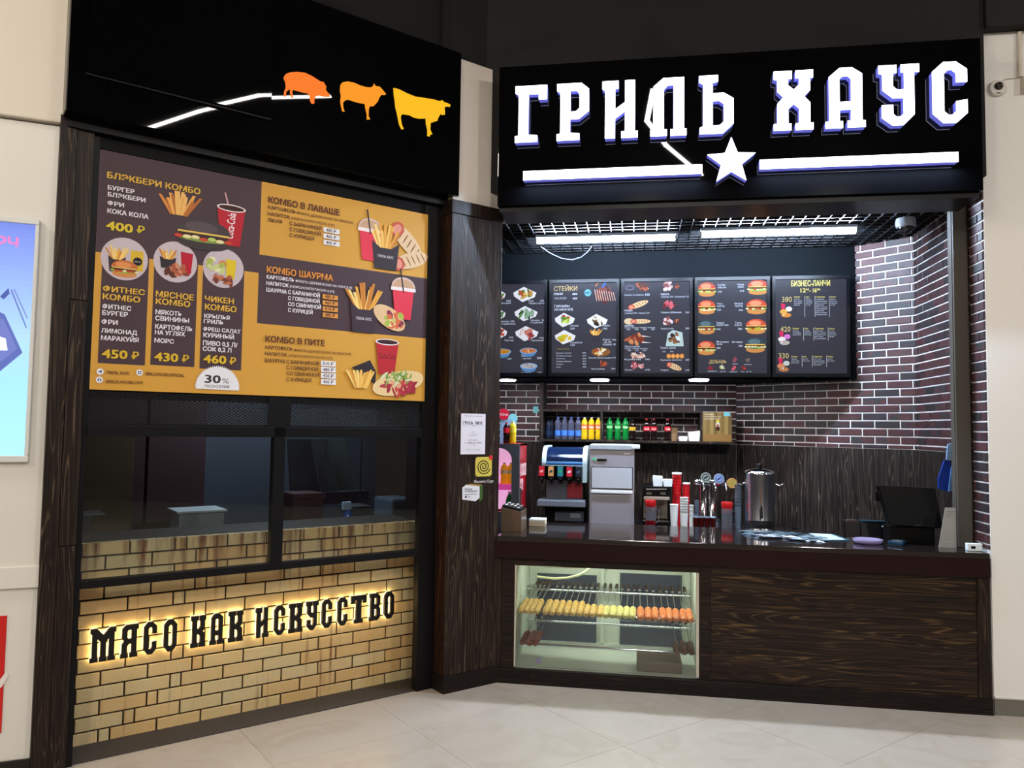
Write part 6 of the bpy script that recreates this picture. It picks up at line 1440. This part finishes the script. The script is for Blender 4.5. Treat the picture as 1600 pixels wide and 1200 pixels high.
bottle('green bottle on the lower level of the cooler', x_, YC_ + .12, .86, fp('W', 797, 768, YC_ + .12)[1] - .86, .032, M_gn, M_cw, mat('label_teal', '#3ca88c', .4), (.4, .6))
# display bottles and round tokens on the cooler top
x_ = fp('W', 791.5, 690, YC_ + .12)[0]
bottle('dark cola display bottle on top of the cooler', x_, YC_ + .12, cz1 + .001, fp('W', 791, 660, YC_ + .12)[1] - cz1, .028, M_co, M_cr, mat('label_red', '#d0182c', .4), (.5, .75))
x_ = fp('W', 801, 690, YC_ + .12)[0]
bottle('yellow lemonade display bottle on top of the cooler', x_, YC_ + .12, cz1 + .001, fp('W', 801, 658, YC_ + .12)[1] - cz1, .028, Mb('bottle_lemon', '#c8b01c'), M_cw, mat('label_lemon', '#e0c83c', .4), (.5, .7))
t = thing('topper_sign', 'round red and pale blue paper toppers standing over the cooler bottles', 'sign', 'W', (fp('W', 793, 660, YC_ + .2)[0], YC_ + .2, cz1))
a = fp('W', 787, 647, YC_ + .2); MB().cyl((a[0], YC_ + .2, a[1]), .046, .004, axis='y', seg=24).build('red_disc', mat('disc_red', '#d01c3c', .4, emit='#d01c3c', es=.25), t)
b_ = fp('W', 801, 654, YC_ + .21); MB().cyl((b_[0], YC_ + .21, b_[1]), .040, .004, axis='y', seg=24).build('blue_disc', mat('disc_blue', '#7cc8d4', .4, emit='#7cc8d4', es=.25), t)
c_ = fp('W', 791, 661, YC_ + .205); MB().box(c_[0] - .05, c_[0] + .05, YC_ + .205, YC_ + .208, cz1 + .0, c_[1] + .03).build('card', mat('card_blue', '#a0c8e8', .4), t)
P = Print('W', YC_ + .1996); P.text('Coca', a[0] - .03, a[1] - .012, a[0] + .036, .022, '#ffffff', .02); P.build('lettering', M_print, t)
a = fp('W', 833, 635, 7.326); b_ = fp('W', 841, 645, 7.326)
t = thing('wall_sticker', 'small pale turquoise sticker on the kitchen bricks left of the shelf', 'sticker', 'W', (a[0], 7.325, b_[1])); MB().box(a[0], b_[0], 7.3255, 7.3275, b_[1], a[1]).build('sheet', mat('sticker_cyan', '#6cc8c8', .5), t)

# ================================================================== THINGS ON THE FRONT WORKTOP
def onct(px, py): return fz('W', px, py, zt)
ZT = zt + 0.0008
# payment/cash unit at the left end
t = thing('card_printer', 'brown-grey box unit with a sloped keypad top at the left end of the worktop', 'terminal', 'W', (-.8, 5.35, zt))
xa = fp('W', 783, 810, 5.30)[0]; xb = fp('W', 814.5, 810, 5.30)[0]; z1_ = fp('W', 784, 792, 5.30)[1]; z2_ = fp('W', 814, 800, 5.30)[1]
yk = 5.30
pts = [(xa, ZT), (xb, ZT), (xb, z2_), (xa, z1_)]
MB().prism(pts, yk, yk + .26).build('body', mat('unit_taupe', '#6a5442', .35, metal=.3), t)
sl = (z2_ - z1_) / (xb - xa)
mb = MB(); q = [(xa + .005, yk + .01), (xb - .005, yk + .01), (xb - .005, yk + .24), (xa + .005, yk + .24)]
mb.add([(x_, y_, z1_ + sl * (x_ - xa) + .001 + h_) for h_ in (0, .012) for x_, y_ in q], [(0, 3, 2, 1), (4, 5, 6, 7), (0, 1, 5, 4), (1, 2, 6, 5), (2, 3, 7, 6), (3, 0, 4, 7)]); kp = mb.build('keypad', M_black, t)
mb = MB()
for i in range(4):
    for j in range(5):
        x_ = xa + .02 + .028 * i; y_ = yk + .04 + .04 * j; z_ = z1_ + sl * (x_ - xa) + .0135
        mb = MB().box(x_, x_ + .018, y_, y_ + .022, z_, z_ + .006, bev=.002); mb.build('key', M_grey if (i + j) % 3 else M_paper, kp)
t = thing('napkin_stack', 'stack of white paper napkins beside the box unit on the worktop', 'napkins', 'W', (-.75, 5.3, zt))
a = onct(826, 822); xa2, xb2 = a[0], fp('W', 852, 815, a[1])[0]; y0_ = a[1] - .0; zn = fp('W', 830, 811, y0_)[1]
n = 7
for i in range(n):
    z_ = ZT + (zn - ZT) * i / n; MB().box(xa2 + random.uniform(0, .004), xb2 + random.uniform(-.004, 0), y0_, y0_ + .12, z_, z_ + (zn - ZT) / n * .9, bev=.002).build('napkin', M_paper if i > 4 else mat('napkin_warm', '#c8bca4', .7), t)
# wrapped cutlery pile
t = thing('packet_pile', 'flat pile of clear-wrapped packets on the right half of the worktop', 'packets', 'W', (1.15, 5.6, zt), kind=None)
rnd = random.Random(5); M_pk = [mat('packet_a', '#4a5c66', .15, trans=.2), mat('packet_b', '#6c7c84', .1, trans=.2), mat('packet_c', '#22303a', .2)]
for i in range(34):
    px_ = rnd.uniform(1172, 1280); py_ = 828 + (px_ - 1172) * .075 + rnd.uniform(2.0, 11); x_, y_ = onct(px_, py_); a = rnd.uniform(-.5, .5); L_, w_ = rnd.uniform(.05, .09), .018; z_ = ZT + .0016 * (i % 9)
    mb = MB(); u_ = Vector((cos(a), sin(a), 0)); v_ = Vector((-sin(a), cos(a), 0)); c_ = Vector((x_, y_, z_))
    q = [c_ - u_ * L_ - v_ * w_, c_ + u_ * L_ - v_ * w_, c_ + u_ * L_ + v_ * w_, c_ - u_ * L_ + v_ * w_, c_ + u_ * 0 + Vector((0, 0, .012))]
    mb.add(q + [c_ - Vector((0, 0, 0.0))], [(0, 1, 4), (1, 2, 4), (2, 3, 4), (3, 0, 4), (3, 2, 1, 0)]); mb.build('packet', M_pk[i % 3], t)
# pale blue folder / tablet
t = thing('paper_pad', 'bright pale blue sheet pad lying on the worktop', 'pad', 'W', (1.3, 5.6, zt))
q = [onct(*p) for p in ((1264, 834.5), (1304, 836.5), (1329, 845.5), (1286, 845.5))]
MB().prism([q[3], q[2], q[1], q[0]], ZT, ZT + .006, axis='z').build('cover', mat('pad_dark', '#3a5a6a', .3), t)
q = [onct(*p) for p in ((1265, 835), (1298, 836.5), (1320, 845), (1287, 845))]
MB().prism([q[3], q[2], q[1], q[0]], ZT + .0062, ZT + .008, axis='z').build('sheet', mat('pad_sheet', '#c8e8ee', .4), t)
# dark boxes left of the monitor
for nm, lab, pa, pb, cc in (('card_holder', 'dark brown card holder box left of the cash monitor', (1323, 839), (1344, 815), '#16100f'), ('receipt_printer', 'black receipt printer behind the cash monitor', (1346, 840), (1392, 817), '#14161c')):
    a = onct(*pa); z_ = fp('W', pb[0], pb[1], a[1])[1]; xb2 = fp('W', pb[0], 830, a[1])[0]
    t = thing(nm, lab, 'box' if nm == 'card_holder' else 'printer', 'W', ((a[0] + xb2) / 2, a[1] + .05, zt))
    MB().prism([(a[1], ZT), (a[1] + .1, ZT), (a[1] + .1, z_), (a[1] + .015, z_ - .005)], a[0], xb2, axis='x').build('body', mat(nm + '_m', cc, .3), t)
    if nm == 'receipt_printer':
        MB().box(a[0] + .01, xb2 - .02, a[1] + .02, a[1] + .095, z_ + .0005, z_ + .006).build('teal_tray', mat('teal_dark', '#1c3a4a', .3), t)
        MB().box(xb2 - .055, xb2 - .01, a[1] - .003, a[1] + .008, z_ - .03, z_ - .02).build('paper_slip', M_paper, t)
    else: MB().box(a[0] + .01, xb2 - .01, a[1] + .03, a[1] + .05, z_ - .004, z_ + .008).build('cards', mat('cards_grey', '#5a4a48', .5), t)
# cash monitor
ym = 5.36
mo = thing('cash_monitor', 'black touch-screen cash register seen from behind on the worktop', 'monitor', 'W', (1.55, ym, zt))
q = [fp('W', x_, y_, ym) for x_, y_ in ((1391, 821), (1474, 826), (1466, 764), (1376, 759))]
mb = MB(); d_ = .035
tilt = lambda i: (0.0 if i < 2 else .05)
vs_ = [(p[0], ym + tilt(i), p[1]) for i, p in enumerate(q)]; vb = [(p[0] - .012, ym + tilt(i) + d_, p[1] + .0) for i, p in enumerate(q)]
mb.add(vs_ + vb, [(0, 1, 2, 3), (7, 6, 5, 4), (0, 4, 5, 1), (1, 5, 6, 2), (2, 6, 7, 3), (3, 7, 4, 0)]); mb.build('housing', mat('monitor_black', '#050506', .4, spec=0.12), mo, bev=.006)
bx = [fp('W', x_, 840, ym)[0] for x_ in (1392, 1464)]
MB().box(bx[0], bx[1], ym + .03, ym + .16, ZT, fp('W', 1400, 822, ym + .03)[1] - .0, bev=.006).build('base', M_black, mo)
MB().box(bx[0] + .05, bx[1] - .1, ym + .045, ym + .07, fp('W', 1400, 824, ym + .03)[1], fp('W', 1400, 800, ym + .03)[1]).build('neck', M_black, mo)
q0 = fp('W', 1368, 768, ym + .09); MB().box(q0[0], q0[0] + .05, ym + .088, ym + .10, fp('W', 1368, 783, ym + .09)[1], q0[1], bev=.004).build('side_reader', M_black, mo)
P = Print('W', ym - .0005); P.prect(1428, 820, 1439, 821.2, '#3a3a40'); P.build('badge', M_print, mo)
# round dish and card terminal
t = thing('coin_dish', 'clear pinkish round coin dish in front of the cash monitor', 'dish', 'W', (onct(1358, 849)[0], onct(1358, 849)[1], zt))
x_, y_ = onct(1358, 850); MB().lathe([(.06, 0), (.085, .004), (.092, .028), (.086, .028), (.07, .010), (.002, .009)], (x_, y_ + .03, ZT), 28).build('dish', mat('dish_pink', '#a89ac0', .08, trans=.5), t)
t = thing('card_terminal', 'small dark blue card payment terminal lying right of the coin dish', 'terminal', 'W', (onct(1402, 850)[0], onct(1402, 850)[1], zt))
q = [onct(*p) for p in ((1387, 851), (1398, 844.5), (1419, 848), (1411, 854.5))]
MB().prism([q[0], q[3], q[2], q[1]], ZT, ZT + .022, axis='z').build('body', mat('term_blue', '#16303e', .25), t, bev=.004)
c_ = ((q[0][0] + q[2][0]) / 2, (q[0][1] + q[2][1]) / 2); S_ = lambda p, k: (c_[0] + (p[0] - c_[0]) * k, c_[1] + (p[1] - c_[1]) * k)
MB().prism([S_(q[0], .6), S_(q[3], .6), S_(q[2], .6), S_(q[1], .6)], ZT + .0222, ZT + .0236, axis='z').build('screen', mat('term_screen', '#6a6f78', .2), t)
# standing sign at the right frame (its code is left out)
ys_ = 5.27
t = thing('counter_notice', 'grey printed notice card standing by the right shutter guide', 'notice', 'W', (fp('W', 1480, 850, ys_)[0], ys_, zt))
a = fp('W', 1477, 793, ys_); b_ = fp('W', 1494.5, 852, ys_); c_ = fp('W', 1466.5, 850, ys_)
MB().prism([(c_[0], ZT), (b_[0], ZT), (b_[0], a[1]), (a[0], a[1])], ys_, ys_ + .006).build('card', mat('notice_grey', '#8d8a84', .5), t)
P = Print('W', ys_ - .0004)
for i, w_ in enumerate((14, 12, 9)): P.ptext(('Отсканируйте', 'и оплатите', 'заказ')[i], 1478, 800 + 3.4 * i, 1478 + w_, 1.8, '#4a4846', 0)
P.prect(1470, 846, 1492, 847.2, '#b0aca4'); P.build('print', M_print, t)
# hanging blue folder on the side wall
yb_ = 5.62
t = thing('hanging_folder', 'blue document folder with a pale top hanging on the side wall by the right guide', 'folder', 'W', (2.0, yb_, 1.1))
q = [fp('W', x_, y_, yb_) for x_, y_ in ((1481, 694), (1497, 690), (1497, 722), (1479, 718))]
MB().prism([q[3], q[2], q[1], q[0]], yb_, yb_ + .012).build('pale_top', mat('folder_pale', '#8cb4e0', .5), t)
q = [fp('W', x_, y_, yb_ + .014) for x_, y_ in ((1476, 719), (1497, 722), (1495, 772), (1467, 764), (1466, 748))]
MB().prism(q[::-1], yb_ + .014, yb_ + .03).build('blue_cover', mat('folder_blue', '#1c3c9c', .4), t)
q = [fp('W', x_, y_, yb_ - .004) for x_, y_ in ((1488, 721), (1493, 721), (1490, 768), (1482, 768))]
MB().prism(q[::-1], yb_ - .004, yb_ + .008).build('sheets', mat('folder_light', '#6a98d8', .4), t)

# ================================================================== NOTICES ON THE PILLAR (frame L)
YN = -0.1505
N5 = lambda x, y: (660 + x / 8.0, 620 + y / 8.0)
N6 = lambda x, y: (700 + x / 12.0, 700 + y / 12.0)
t = thing('opening_notice', 'white opening-hours sheet in a dark red frame on the wooden pillar', 'notice', 'L', (fp('L', 739, 680, YN)[0], YN, fp('L', 739, 709, YN)[1]))
a = fp('L', *N5(485, 208), YN - .004); b_ = fp('L', *N5(782, 716), YN - .004); za1 = fp('L', *N5(640, 212), YN - .004)[1]; za0 = fp('L', *N5(630, 718), YN - .004)[1]
MB().box(a[0] - .005, b_[0] + .005, YN - .003, YN - .0002, za0 - .008, za1 + .004).build('backing', mat('notice_back', '#2c1414', .4), t)
MB().box(a[0], b_[0], YN - .004, YN - .0031, za0, za1).build('sheet', mat('notice_white', '#d8d0d4', .4), t)
P = Print('L', YN - .0042); P.rect(a[0], za0, b_[0], za1, '#d8d0d4')
w_ = b_[0] - a[0]; xm = (a[0] + b_[0]) / 2; H_ = za1 - za0
P.text('ПРАЙС-ЛИСТ НА ПРОДУКЦИЮ', xm - w_ * .38, za1 - H_ * .07, xm + w_ * .38, H_ * .022, '#3c3438', 0.01)
lx = xm - w_ * .42; cwid = w_ * .84 / 10.2; k = 0
for ch in 'ГРИЛЬ ХАУС':
    if ch != ' ':
        o_, h_ = glyph(ch, lx + cwid * k, lx + cwid * (k + .78), za1 - H_ * .27, za1 - H_ * .19)
        P.k += 1; P.poly(o_, '#2c2428')
    k += 1
P.rect(xm - w_ * .42, za1 - H_ * .302, xm - w_ * .05, za1 - H_ * .297, '#2c2428'); P.rect(xm + w_ * .05, za1 - H_ * .302, xm + w_ * .42, za1 - H_ * .297, '#2c2428'); P.ell(xm, za1 - H_ * .30, w_ * .025, w_ * .025, '#2c2428', n=5)
for i, (tt_, ww) in enumerate((('ООО', .12), ('кафе гриль', .22), ('Адрес: торговый центр', .42), ('первый этаж', .26))): P.text(tt_, xm - w_ * ww * .5, za1 - H_ * (.45 + .035 * i), xm + w_ * ww * .5, H_ * .016, '#5a5054', 0)
P.text('Режим работы:', xm - w_ * .2, za1 - H_ * .66, xm + w_ * .2, H_ * .022, '#3c3438', .01); P.text('с 10:00 до 22:00', xm - w_ * .34, za1 - H_ * .735, xm + w_ * .34, H_ * .034, '#3c3438', .015); P.text('без выходных', xm - w_ * .12, za1 - H_ * .78, xm + w_ * .12, H_ * .018, '#5a5054', 0)
P.text('ПРИЯТНОГО АППЕТИТА', xm - w_ * .3, za1 - H_ * .90, xm + w_ * .3, H_ * .02, '#6a6064', 0); P.build('print', M_print, t)
# delivery sticker
t = thing('delivery_sticker', 'yellow rounded sticker with a black spiral and red dot on the pillar', 'sticker', 'L', (fp('L', 756, 740, YN)[0], YN, fp('L', 756, 745, YN)[1]))
a = fp('L', *N6(515, 168), YN); b_ = fp('L', *N6(818, 530), YN); x0_, x1_ = a[0], b_[0]; z1_ = fp('L', *N6(660, 168), YN)[1]; z0_ = fp('L', *N6(660, 532), YN)[1]
r_ = (x1_ - x0_) * .16; rr_ = lambda X0, X1, Z0, Z1, r: [(cx + r * cos(a_), cz + r * sin(a_)) for (cx, cz, s_) in ((X1 - r, Z1 - r, 0), (X0 + r, Z1 - r, 1), (X0 + r, Z0 + r, 2), (X1 - r, Z0 + r, 3)) for a_ in [pi / 2 * s_ + pi / 2 * k / 5 for k in range(6)]]
MB().prism(rr_(x0_, x1_, z0_, z1_, r_), YN - .001, YN - .0001).build('square', mat('sticker_yellow', '#c8b44a', .4), t)
P = Print('L', YN - .0012); cx_, cz_ = (x0_ + x1_) / 2, (z0_ + z1_) / 2; sx_ = (x1_ - x0_) * .42; sz_ = (z1_ - z0_) * .40; outer = []; inner = []
for i in range(73):
    th_ = -pi * .1 - i / 72 * 2 * pi * 2.75; f_ = 1 - i / 72 * .92
    outer.append((cx_ + sx_ * (f_ + .05) * cos(th_), cz_ + sz_ * (f_ + .05) * sin(th_))); inner.append((cx_ + sx_ * (f_ - .09) * cos(th_), cz_ + sz_ * (f_ - .09) * sin(th_)))
for i in range(72): P.k -= 1; P.poly([outer[i], outer[i + 1], inner[i + 1], inner[i]], '#1c1410')
P.k += 1; P.build('spiral', M_print, t)
c_ = fp('L', *N6(805, 180), YN - .0035); MB().cyl((c_[0], YN - .0035, c_[1]), .0155, .002, axis='y', seg=20).build('red_dot', mat('dot_red', '#c82c28', .4), t)
P = Print('L', YN - .0036 - .0004); P.ell(c_[0], c_[1], .004, .006, '#a82420', n=8); P.build('dot_digit', M_print, t)
t2 = thing('sticker_caption', 'white Яндекс.Еда caption letters stuck below the yellow spiral sticker', 'lettering', 'L', (cx_, YN, z0_ - .03))
P = Print('L', YN - .0002); P.ptext('Яндекс.Еда', *N6(488, 655), N6(845, 0)[0], 50 / 12.0, '#d0ccc8', .012); P.build('letters', M_print, t2)
# review sticker
t = thing('review_sticker', 'white cut-corner sticker with green edge below the spiral sticker', 'sticker', 'L', (fp('L', 737, 770, YN)[0], YN, fp('L', 737, 783, YN)[1]))
q = [fp('L', *N6(*p), YN - .001) for p in ((590, 700), (650, 690), (650, 960), (590, 1000))]; MB().prism(q, YN - .001, YN - .0002).build('green_edge', mat('edge_green', '#3a5a24', .5), t)
q = [fp('L', *N6(*p), YN - .001) for p in ((330, 690), (430, 668), (640, 690), (600, 712))]; MB().prism(q, YN - .0022, YN - .0012).build('ochre_edge', mat('edge_ochre', '#a07c30', .5), t)
q = [fp('L', *N6(*p), YN - .003) for p in ((268, 745), (335, 692), (592, 715), (592, 935), (515, 998), (268, 968))]; MB().prism(q, YN - .003, YN - .0024).build('sheet', mat('sticker_white', '#d8d4d6', .4), t)
P = Print('L', YN - .0032); P.ptext('Ради', *N6(318, 792), N6(450, 0)[0], 3.2, '#2c2a2c', .02); P.ptext('отзывов!', *N6(318, 832), N6(548, 0)[0], 3.0, '#2c2a2c', .02); P.prect(*N6(312, 866), *N6(535, 870), '#8a868a'); P.prect(*N6(318, 895), *N6(350, 935), '#3c3a3c'); P.ptext('2ГИС', *N6(365, 930), N6(430, 0)[0], 2.0, '#4a484c', .01); P.build('print', M_print, t)

# ================================================================== LEFT PIER: light box and red poster (frame K)
YK = -0.03
t = thing('light_box', 'white-framed glowing blue light box on the left pier', 'light box', 'K', (-.35, YK, 1.2))
kx1, kzt = fp('K', 62, 343, YK); _, kzb = fp('K', 45, 722, YK); kx0 = kx1 - 0.75
ix1_ = fp('K', 48, 500, YK)[0]; izt = fp('K', 47, 350, YK)[1]; izb = fp('K', 36, 712, YK)[1]; fw_ = kx1 - ix1_
mb = MB(); mb.box(kx0, kx1, YK, -.001, kzb, izb, bev=.004); mb.box(kx0, kx1, YK, -.001, izt, kzt, bev=.004); mb.box(ix1_, kx1, YK, -.001, izb, izt, bev=.004); mb.box(kx0, kx0 + fw_, YK, -.001, izb, izt, bev=.004)
mb.build('frame', mat('lb_frame', '#d8dad8', .35), t)
P = Print('K', YK + .012); x0_, x1_ = kx0 + fw_, ix1_
P.rect(x0_, izb, x1_, izt, '#b8d8ee'); H_ = izt - izb
SKY = [(0, (.44, .52, .86)), (.25, (.56, .68, .92)), (.5, (.66, .82, .96)), (.7, (.62, .86, .97)), (1, (.66, .90, .98))]
for i in range(48):
    f_ = i / 47.0; a_ = [k for k in range(4) if SKY[k][0] <= f_ <= SKY[k + 1][0]][0]; g_ = (f_ - SKY[a_][0]) / (SKY[a_ + 1][0] - SKY[a_][0])
    P.rect(x0_, izt - H_ * (i + 1) / 48, x1_, izt - H_ * i / 48, lin(tuple(p + (q - p) * g_ for p, q in zip(SKY[a_][1], SKY[a_ + 1][1]))))
V5 = lambda x, y: (x * .75, 300 + y * .75)
P.ptext('РЧ', -6, 386, 28, 18, '#d87ac0', .03)
pl = lambda pts, c: P.poly([fp('K', *V5(*p), YK + .012) for p in pts], c)
pl([(-20, 240), (10, 255), (47, 335), (-10, 382), (-20, 370)], '#5a68b0'); pl([(-8, 262), (8, 266), (36, 326), (-6, 360)], '#6c78bc'); pl([(-4, 300), (12, 305), (16, 330), (0, 330)], '#e8f0fa')
pl([(22, 205), (25, 203), (56, 282), (54, 284)], '#6878b8'); pl([(28, 203), (31, 202), (58, 262), (56, 264)], '#7a88c4'); pl([(0, 218), (18, 200), (20, 212), (8, 224)], '#4a58a0')
P.build('film', print_mat('print_glow', 1.0, .4, .2, .4), t)
t = thing('red_poster', 'bright red poster cut by a white arc low on the left pier', 'poster', 'K', (-.3, -.004, .1))
rx1, rz1 = fp('K', 11, 962, -.004); _, rz0 = fp('K', 4, 1145, -.004)
MB().box(rx1 - .6, rx1, -.004, -.0005, rz0, rz1).build('sheet', mat('poster_red', '#c81c18', .4), t)
P = Print('K', -.0046); pts = [fp('K', *p, -.0046) for p in ((-20, 1040), (0, 1062), (12, 1046), (12, 1058), (2, 1074), (-20, 1082))]; P.poly(pts, '#e8e4e0'); P.build('white_arc', M_print, t)

# ================================================================== RIGHT PIER: dome camera, conduit, junction box
YR = YF
c_ = fp('W', 1557, 139, YR)
t = thing('dome_camera', 'white round dome camera on the cream pier right of the sign', 'camera', 'W', (c_[0], YR, c_[1]))
MB().lathe([(.052, 0), (.052, -.014), (.044, -.022)], (c_[0], YR - .0005, c_[1]), 28, axis='y').build('base', mat('cam_white', '#d8d4cc', .4), t)
MB().lathe([(.026, 0), (.024, -.012), (.014, -.022), (.002, -.025)], (c_[0] + .003, YR - .022, c_[1] + .008), 20, axis='y').build('lens_dome', mat('cam_lens', '#2a2628', .1, spec=.8), t)
MB().box(c_[0] - .012, c_[0] + .014, YR - .0245, YR - .0225, c_[1] - .038, c_[1] - .032, bev=.001).build('slot', M_black, t)
t = thing('cable_conduit', 'cream cable conduit running down the top of the right pier', 'conduit', 'W', (fp('W', 1591, 90, YR)[0], YR, c_[1]))
a = fp('W', 1591, 52, YR); b_ = fp('W', 1592, 122, YR); e_ = fp('W', 1575, 125, YR)
M_cc = mat('conduit_cream', '#d0c6b6', .45)
MB().tube([(a[0], YR - .014, a[1]), (b_[0], YR - .014, b_[1])], .013, seg=10).build('pipe', M_cc, t)
MB().tube([(c_[0] + .03, YR - .006, c_[1] + .045), (e_[0] - .02, YR - .006, e_[1] + .004), (b_[0], YR - .008, b_[1])], .003, seg=6).build('cable', M_cc, t)
j0 = fp('W', 1594, 122, YR); j1 = fp('W', 1612, 146, YR)
t = thing('junction_box', 'small cream junction box at the right edge below the conduit', 'box', 'W', ((j0[0] + j1[0]) / 2, YR, j1[1]))
MB().box(j0[0], j1[0], YR - .045, YR - .0005, j1[1], j0[1], bev=.004).build('box', M_cc, t)
for k in range(2): MB().cyl((j0[0] + .012, YR - .0455, j1[1] + .02 + .05 * k), .004, .001, axis='y', seg=8).build('screw', M_steel, t)
# power socket by the end of the worktop
a = fp('W', 1528, 852, 5.16); t = thing('power_socket', 'small white socket housing at the right end of the worktop', 'socket', 'W', (2.08, 5.18, zt))
MB().box(2.03, 2.115, 5.165, 5.20, ZT, ZT + .045, bev=.003).build('housing', M_paper, t); MB().box(2.05, 2.075, 5.162, 5.166, ZT + .014, ZT + .030).build('slot', M_black, t)

# ================================================================== GRILL ROOM BEHIND THE LEFT PANES (frame L)
lamp('AREA', 'grill_room_light', tuple(f2w('L', (1.45, 1.1, 2.42))), 30, (0.72, 0.86, 1.0), target=tuple(f2w('L', (1.3, 1.5, 0.8))), size=0.9, size_y=0.1)
LP = lambda x, y, d: fp('L', x, y, d)
t = thing('grill_worktop', 'dark grill worktop behind the brick ledge in the left room', 'worktop', 'L', (1.1, 1.0, 0.9))
MB().box(0.0, 2.2, YBR + 0.505, 1.45, 0.86, 0.90, bev=.003).build('top', mat('grill_top', '#3a3c40', .3, metal=.6), t)
MB().box(0.02, 2.18, YBR + 0.54, 1.42, 0.0, 0.859).build('cabinet', mat('grill_cab', '#26282c', .5), t)
# hood with slanted steel panels
t = thing('extractor_hood', 'grey-green slanted extractor hood seen through the right pane', 'hood', 'L', (1.2, 1.3, 1.6))
YHd = 1.15
for i, pts in enumerate((((450, 686), (485, 686), (502, 772), (455, 772)), ((488, 686), (512, 686), (530, 770), (505, 772)), ((515, 686), (540, 686), (561, 768), (533, 770)))):
    q = [LP(*p, YHd + .08 * i) for p in pts][::-1]; MB().prism(q, YHd + .08 * i, YHd + .08 * i + .03).build('slanted_panel', mat('hood_panel_%d' % i, ('#39434a', '#444e50', '#4a5450')[i], .35, metal=.4), t)
a = LP(441, 772, YHd + .05); b_ = LP(575, 780, YHd + .05); MB().box(a[0], b_[0], YHd + .03, YHd + .3, b_[1] - .02, a[1]).build('lower_rim', mat('hood_rim', '#30343a', .4, metal=.5), t)
for px_ in (510, 565): a = LP(px_, 686, 1.0); b_ = LP(px_, 778, 1.0); MB().box(a[0] - .004, a[0] + .004, 1.0, 1.01, b_[1], a[1]).build('hanging_rod', M_steel, t)
# boxes and items on the worktop
def item(name, lab, cat, pa, pb, d, m, depth=.2, bev=.004, z0=0.9012):
    a = LP(*pa, d); b_ = LP(*pb, d); t = thing(name, lab, cat, 'L', ((a[0] + b_[0]) / 2, d, z0)); top = a[1]
    MB().box(a[0], b_[0], d, d + depth, z0, max(top, z0 + .03), bev=bev).build('body', m, t); return t, a[0], b_[0], max(top, z0 + .03)
t, x0_, x1_, z_ = item('steel_box', 'grey steel appliance box at the right end behind the right pane', 'appliance', (612, 780), (650, 800), .85, mat('box_steel', '#5c6a74', .35, metal=.5), .3, .02)
t, x0_, x1_, z_ = item('steel_tray', 'shallow steel tray beside the blue spray bottle', 'tray', (550, 794), (578, 803), .85, mat('tray_steel', '#5a6a74', .25, metal=.8), .2)
MB().box(x0_ - .01, x1_ + .01, .84, 1.06, z_, z_ + .012, bev=.004).build('rim', M_steel, t)
t, x0_, x1_, z_ = item('red_crate', 'dark red crate behind the right pane near the mullion', 'crate', (458, 772), (505, 800), .86, mat('crate_red', '#2c1216', .5), .25)
MB().box(x0_, x1_, 0.853, 0.859, z_ - .03, z_ - .02).build('rib', mat('crate_red2', '#3a181c', .5), t)
t, x0_, x1_, z_ = item('white_container', 'pale plastic food container behind the left pane', 'container', (280, 803), (350, 822), .80, mat('container_pale', '#6c7478', .4), .25, .006)
MB().box(x0_ - .015, x1_ + .015, .785, 1.065, z_, z_ + .015, bev=.004).build('lid', mat('container_lid', '#9aa0a2', .4), t)
t, x0_, x1_, z_ = item('steel_bin', 'dim steel bin at the far left behind the left pane', 'bin', (120, 806), (145, 830), .78, mat('bin_steel', '#3c3c40', .4, metal=.3), .2)
MB().box(x0_ - .02, x1_ + .06, .77, .99, z_, z_ + .006).build('rim', M_steel, t)
a = LP(544, 800, .80); t = thing('spray_bottle', 'small spray bottle with blue liquid behind the right pane', 'bottle', 'L', (a[0], .80, .9012))
zt_ = LP(544, 784, .80)[1]; hh = zt_ - .9012
MB().lathe([(.034, 0), (.036, hh * .5), (.028, hh * .65), (.012, hh * .75)], (a[0], .80, .9012), 16).build('body', mat('spray_blue', '#2c5cb0', .2, trans=.2), t)
MB().box(a[0] - .045, a[0] + .02, .79, .815, .9012 + hh * .76, zt_, bev=.004).build('trigger_head', mat('spray_head', '#9ab0c0', .4), t)
# cupboards on the room's back wall
t = thing('wall_cupboard', 'dark red cupboard row on the back wall behind the left pane', 'cupboard', 'L', (.5, 1.85, 1.0))
for i in range(3): MB().box(-.2 + .42 * i, .2 + .42 * i, 1.7, 1.98, .95, 2.3, bev=.004).build('door', mat('cupboard_red', '#2a1618', .5), t)
MB().box(.02, .52, 1.55, 1.695, .92, 1.62, bev=.004).build('ochre_panel', mat('panel_ochre', '#382a16', .5), t)
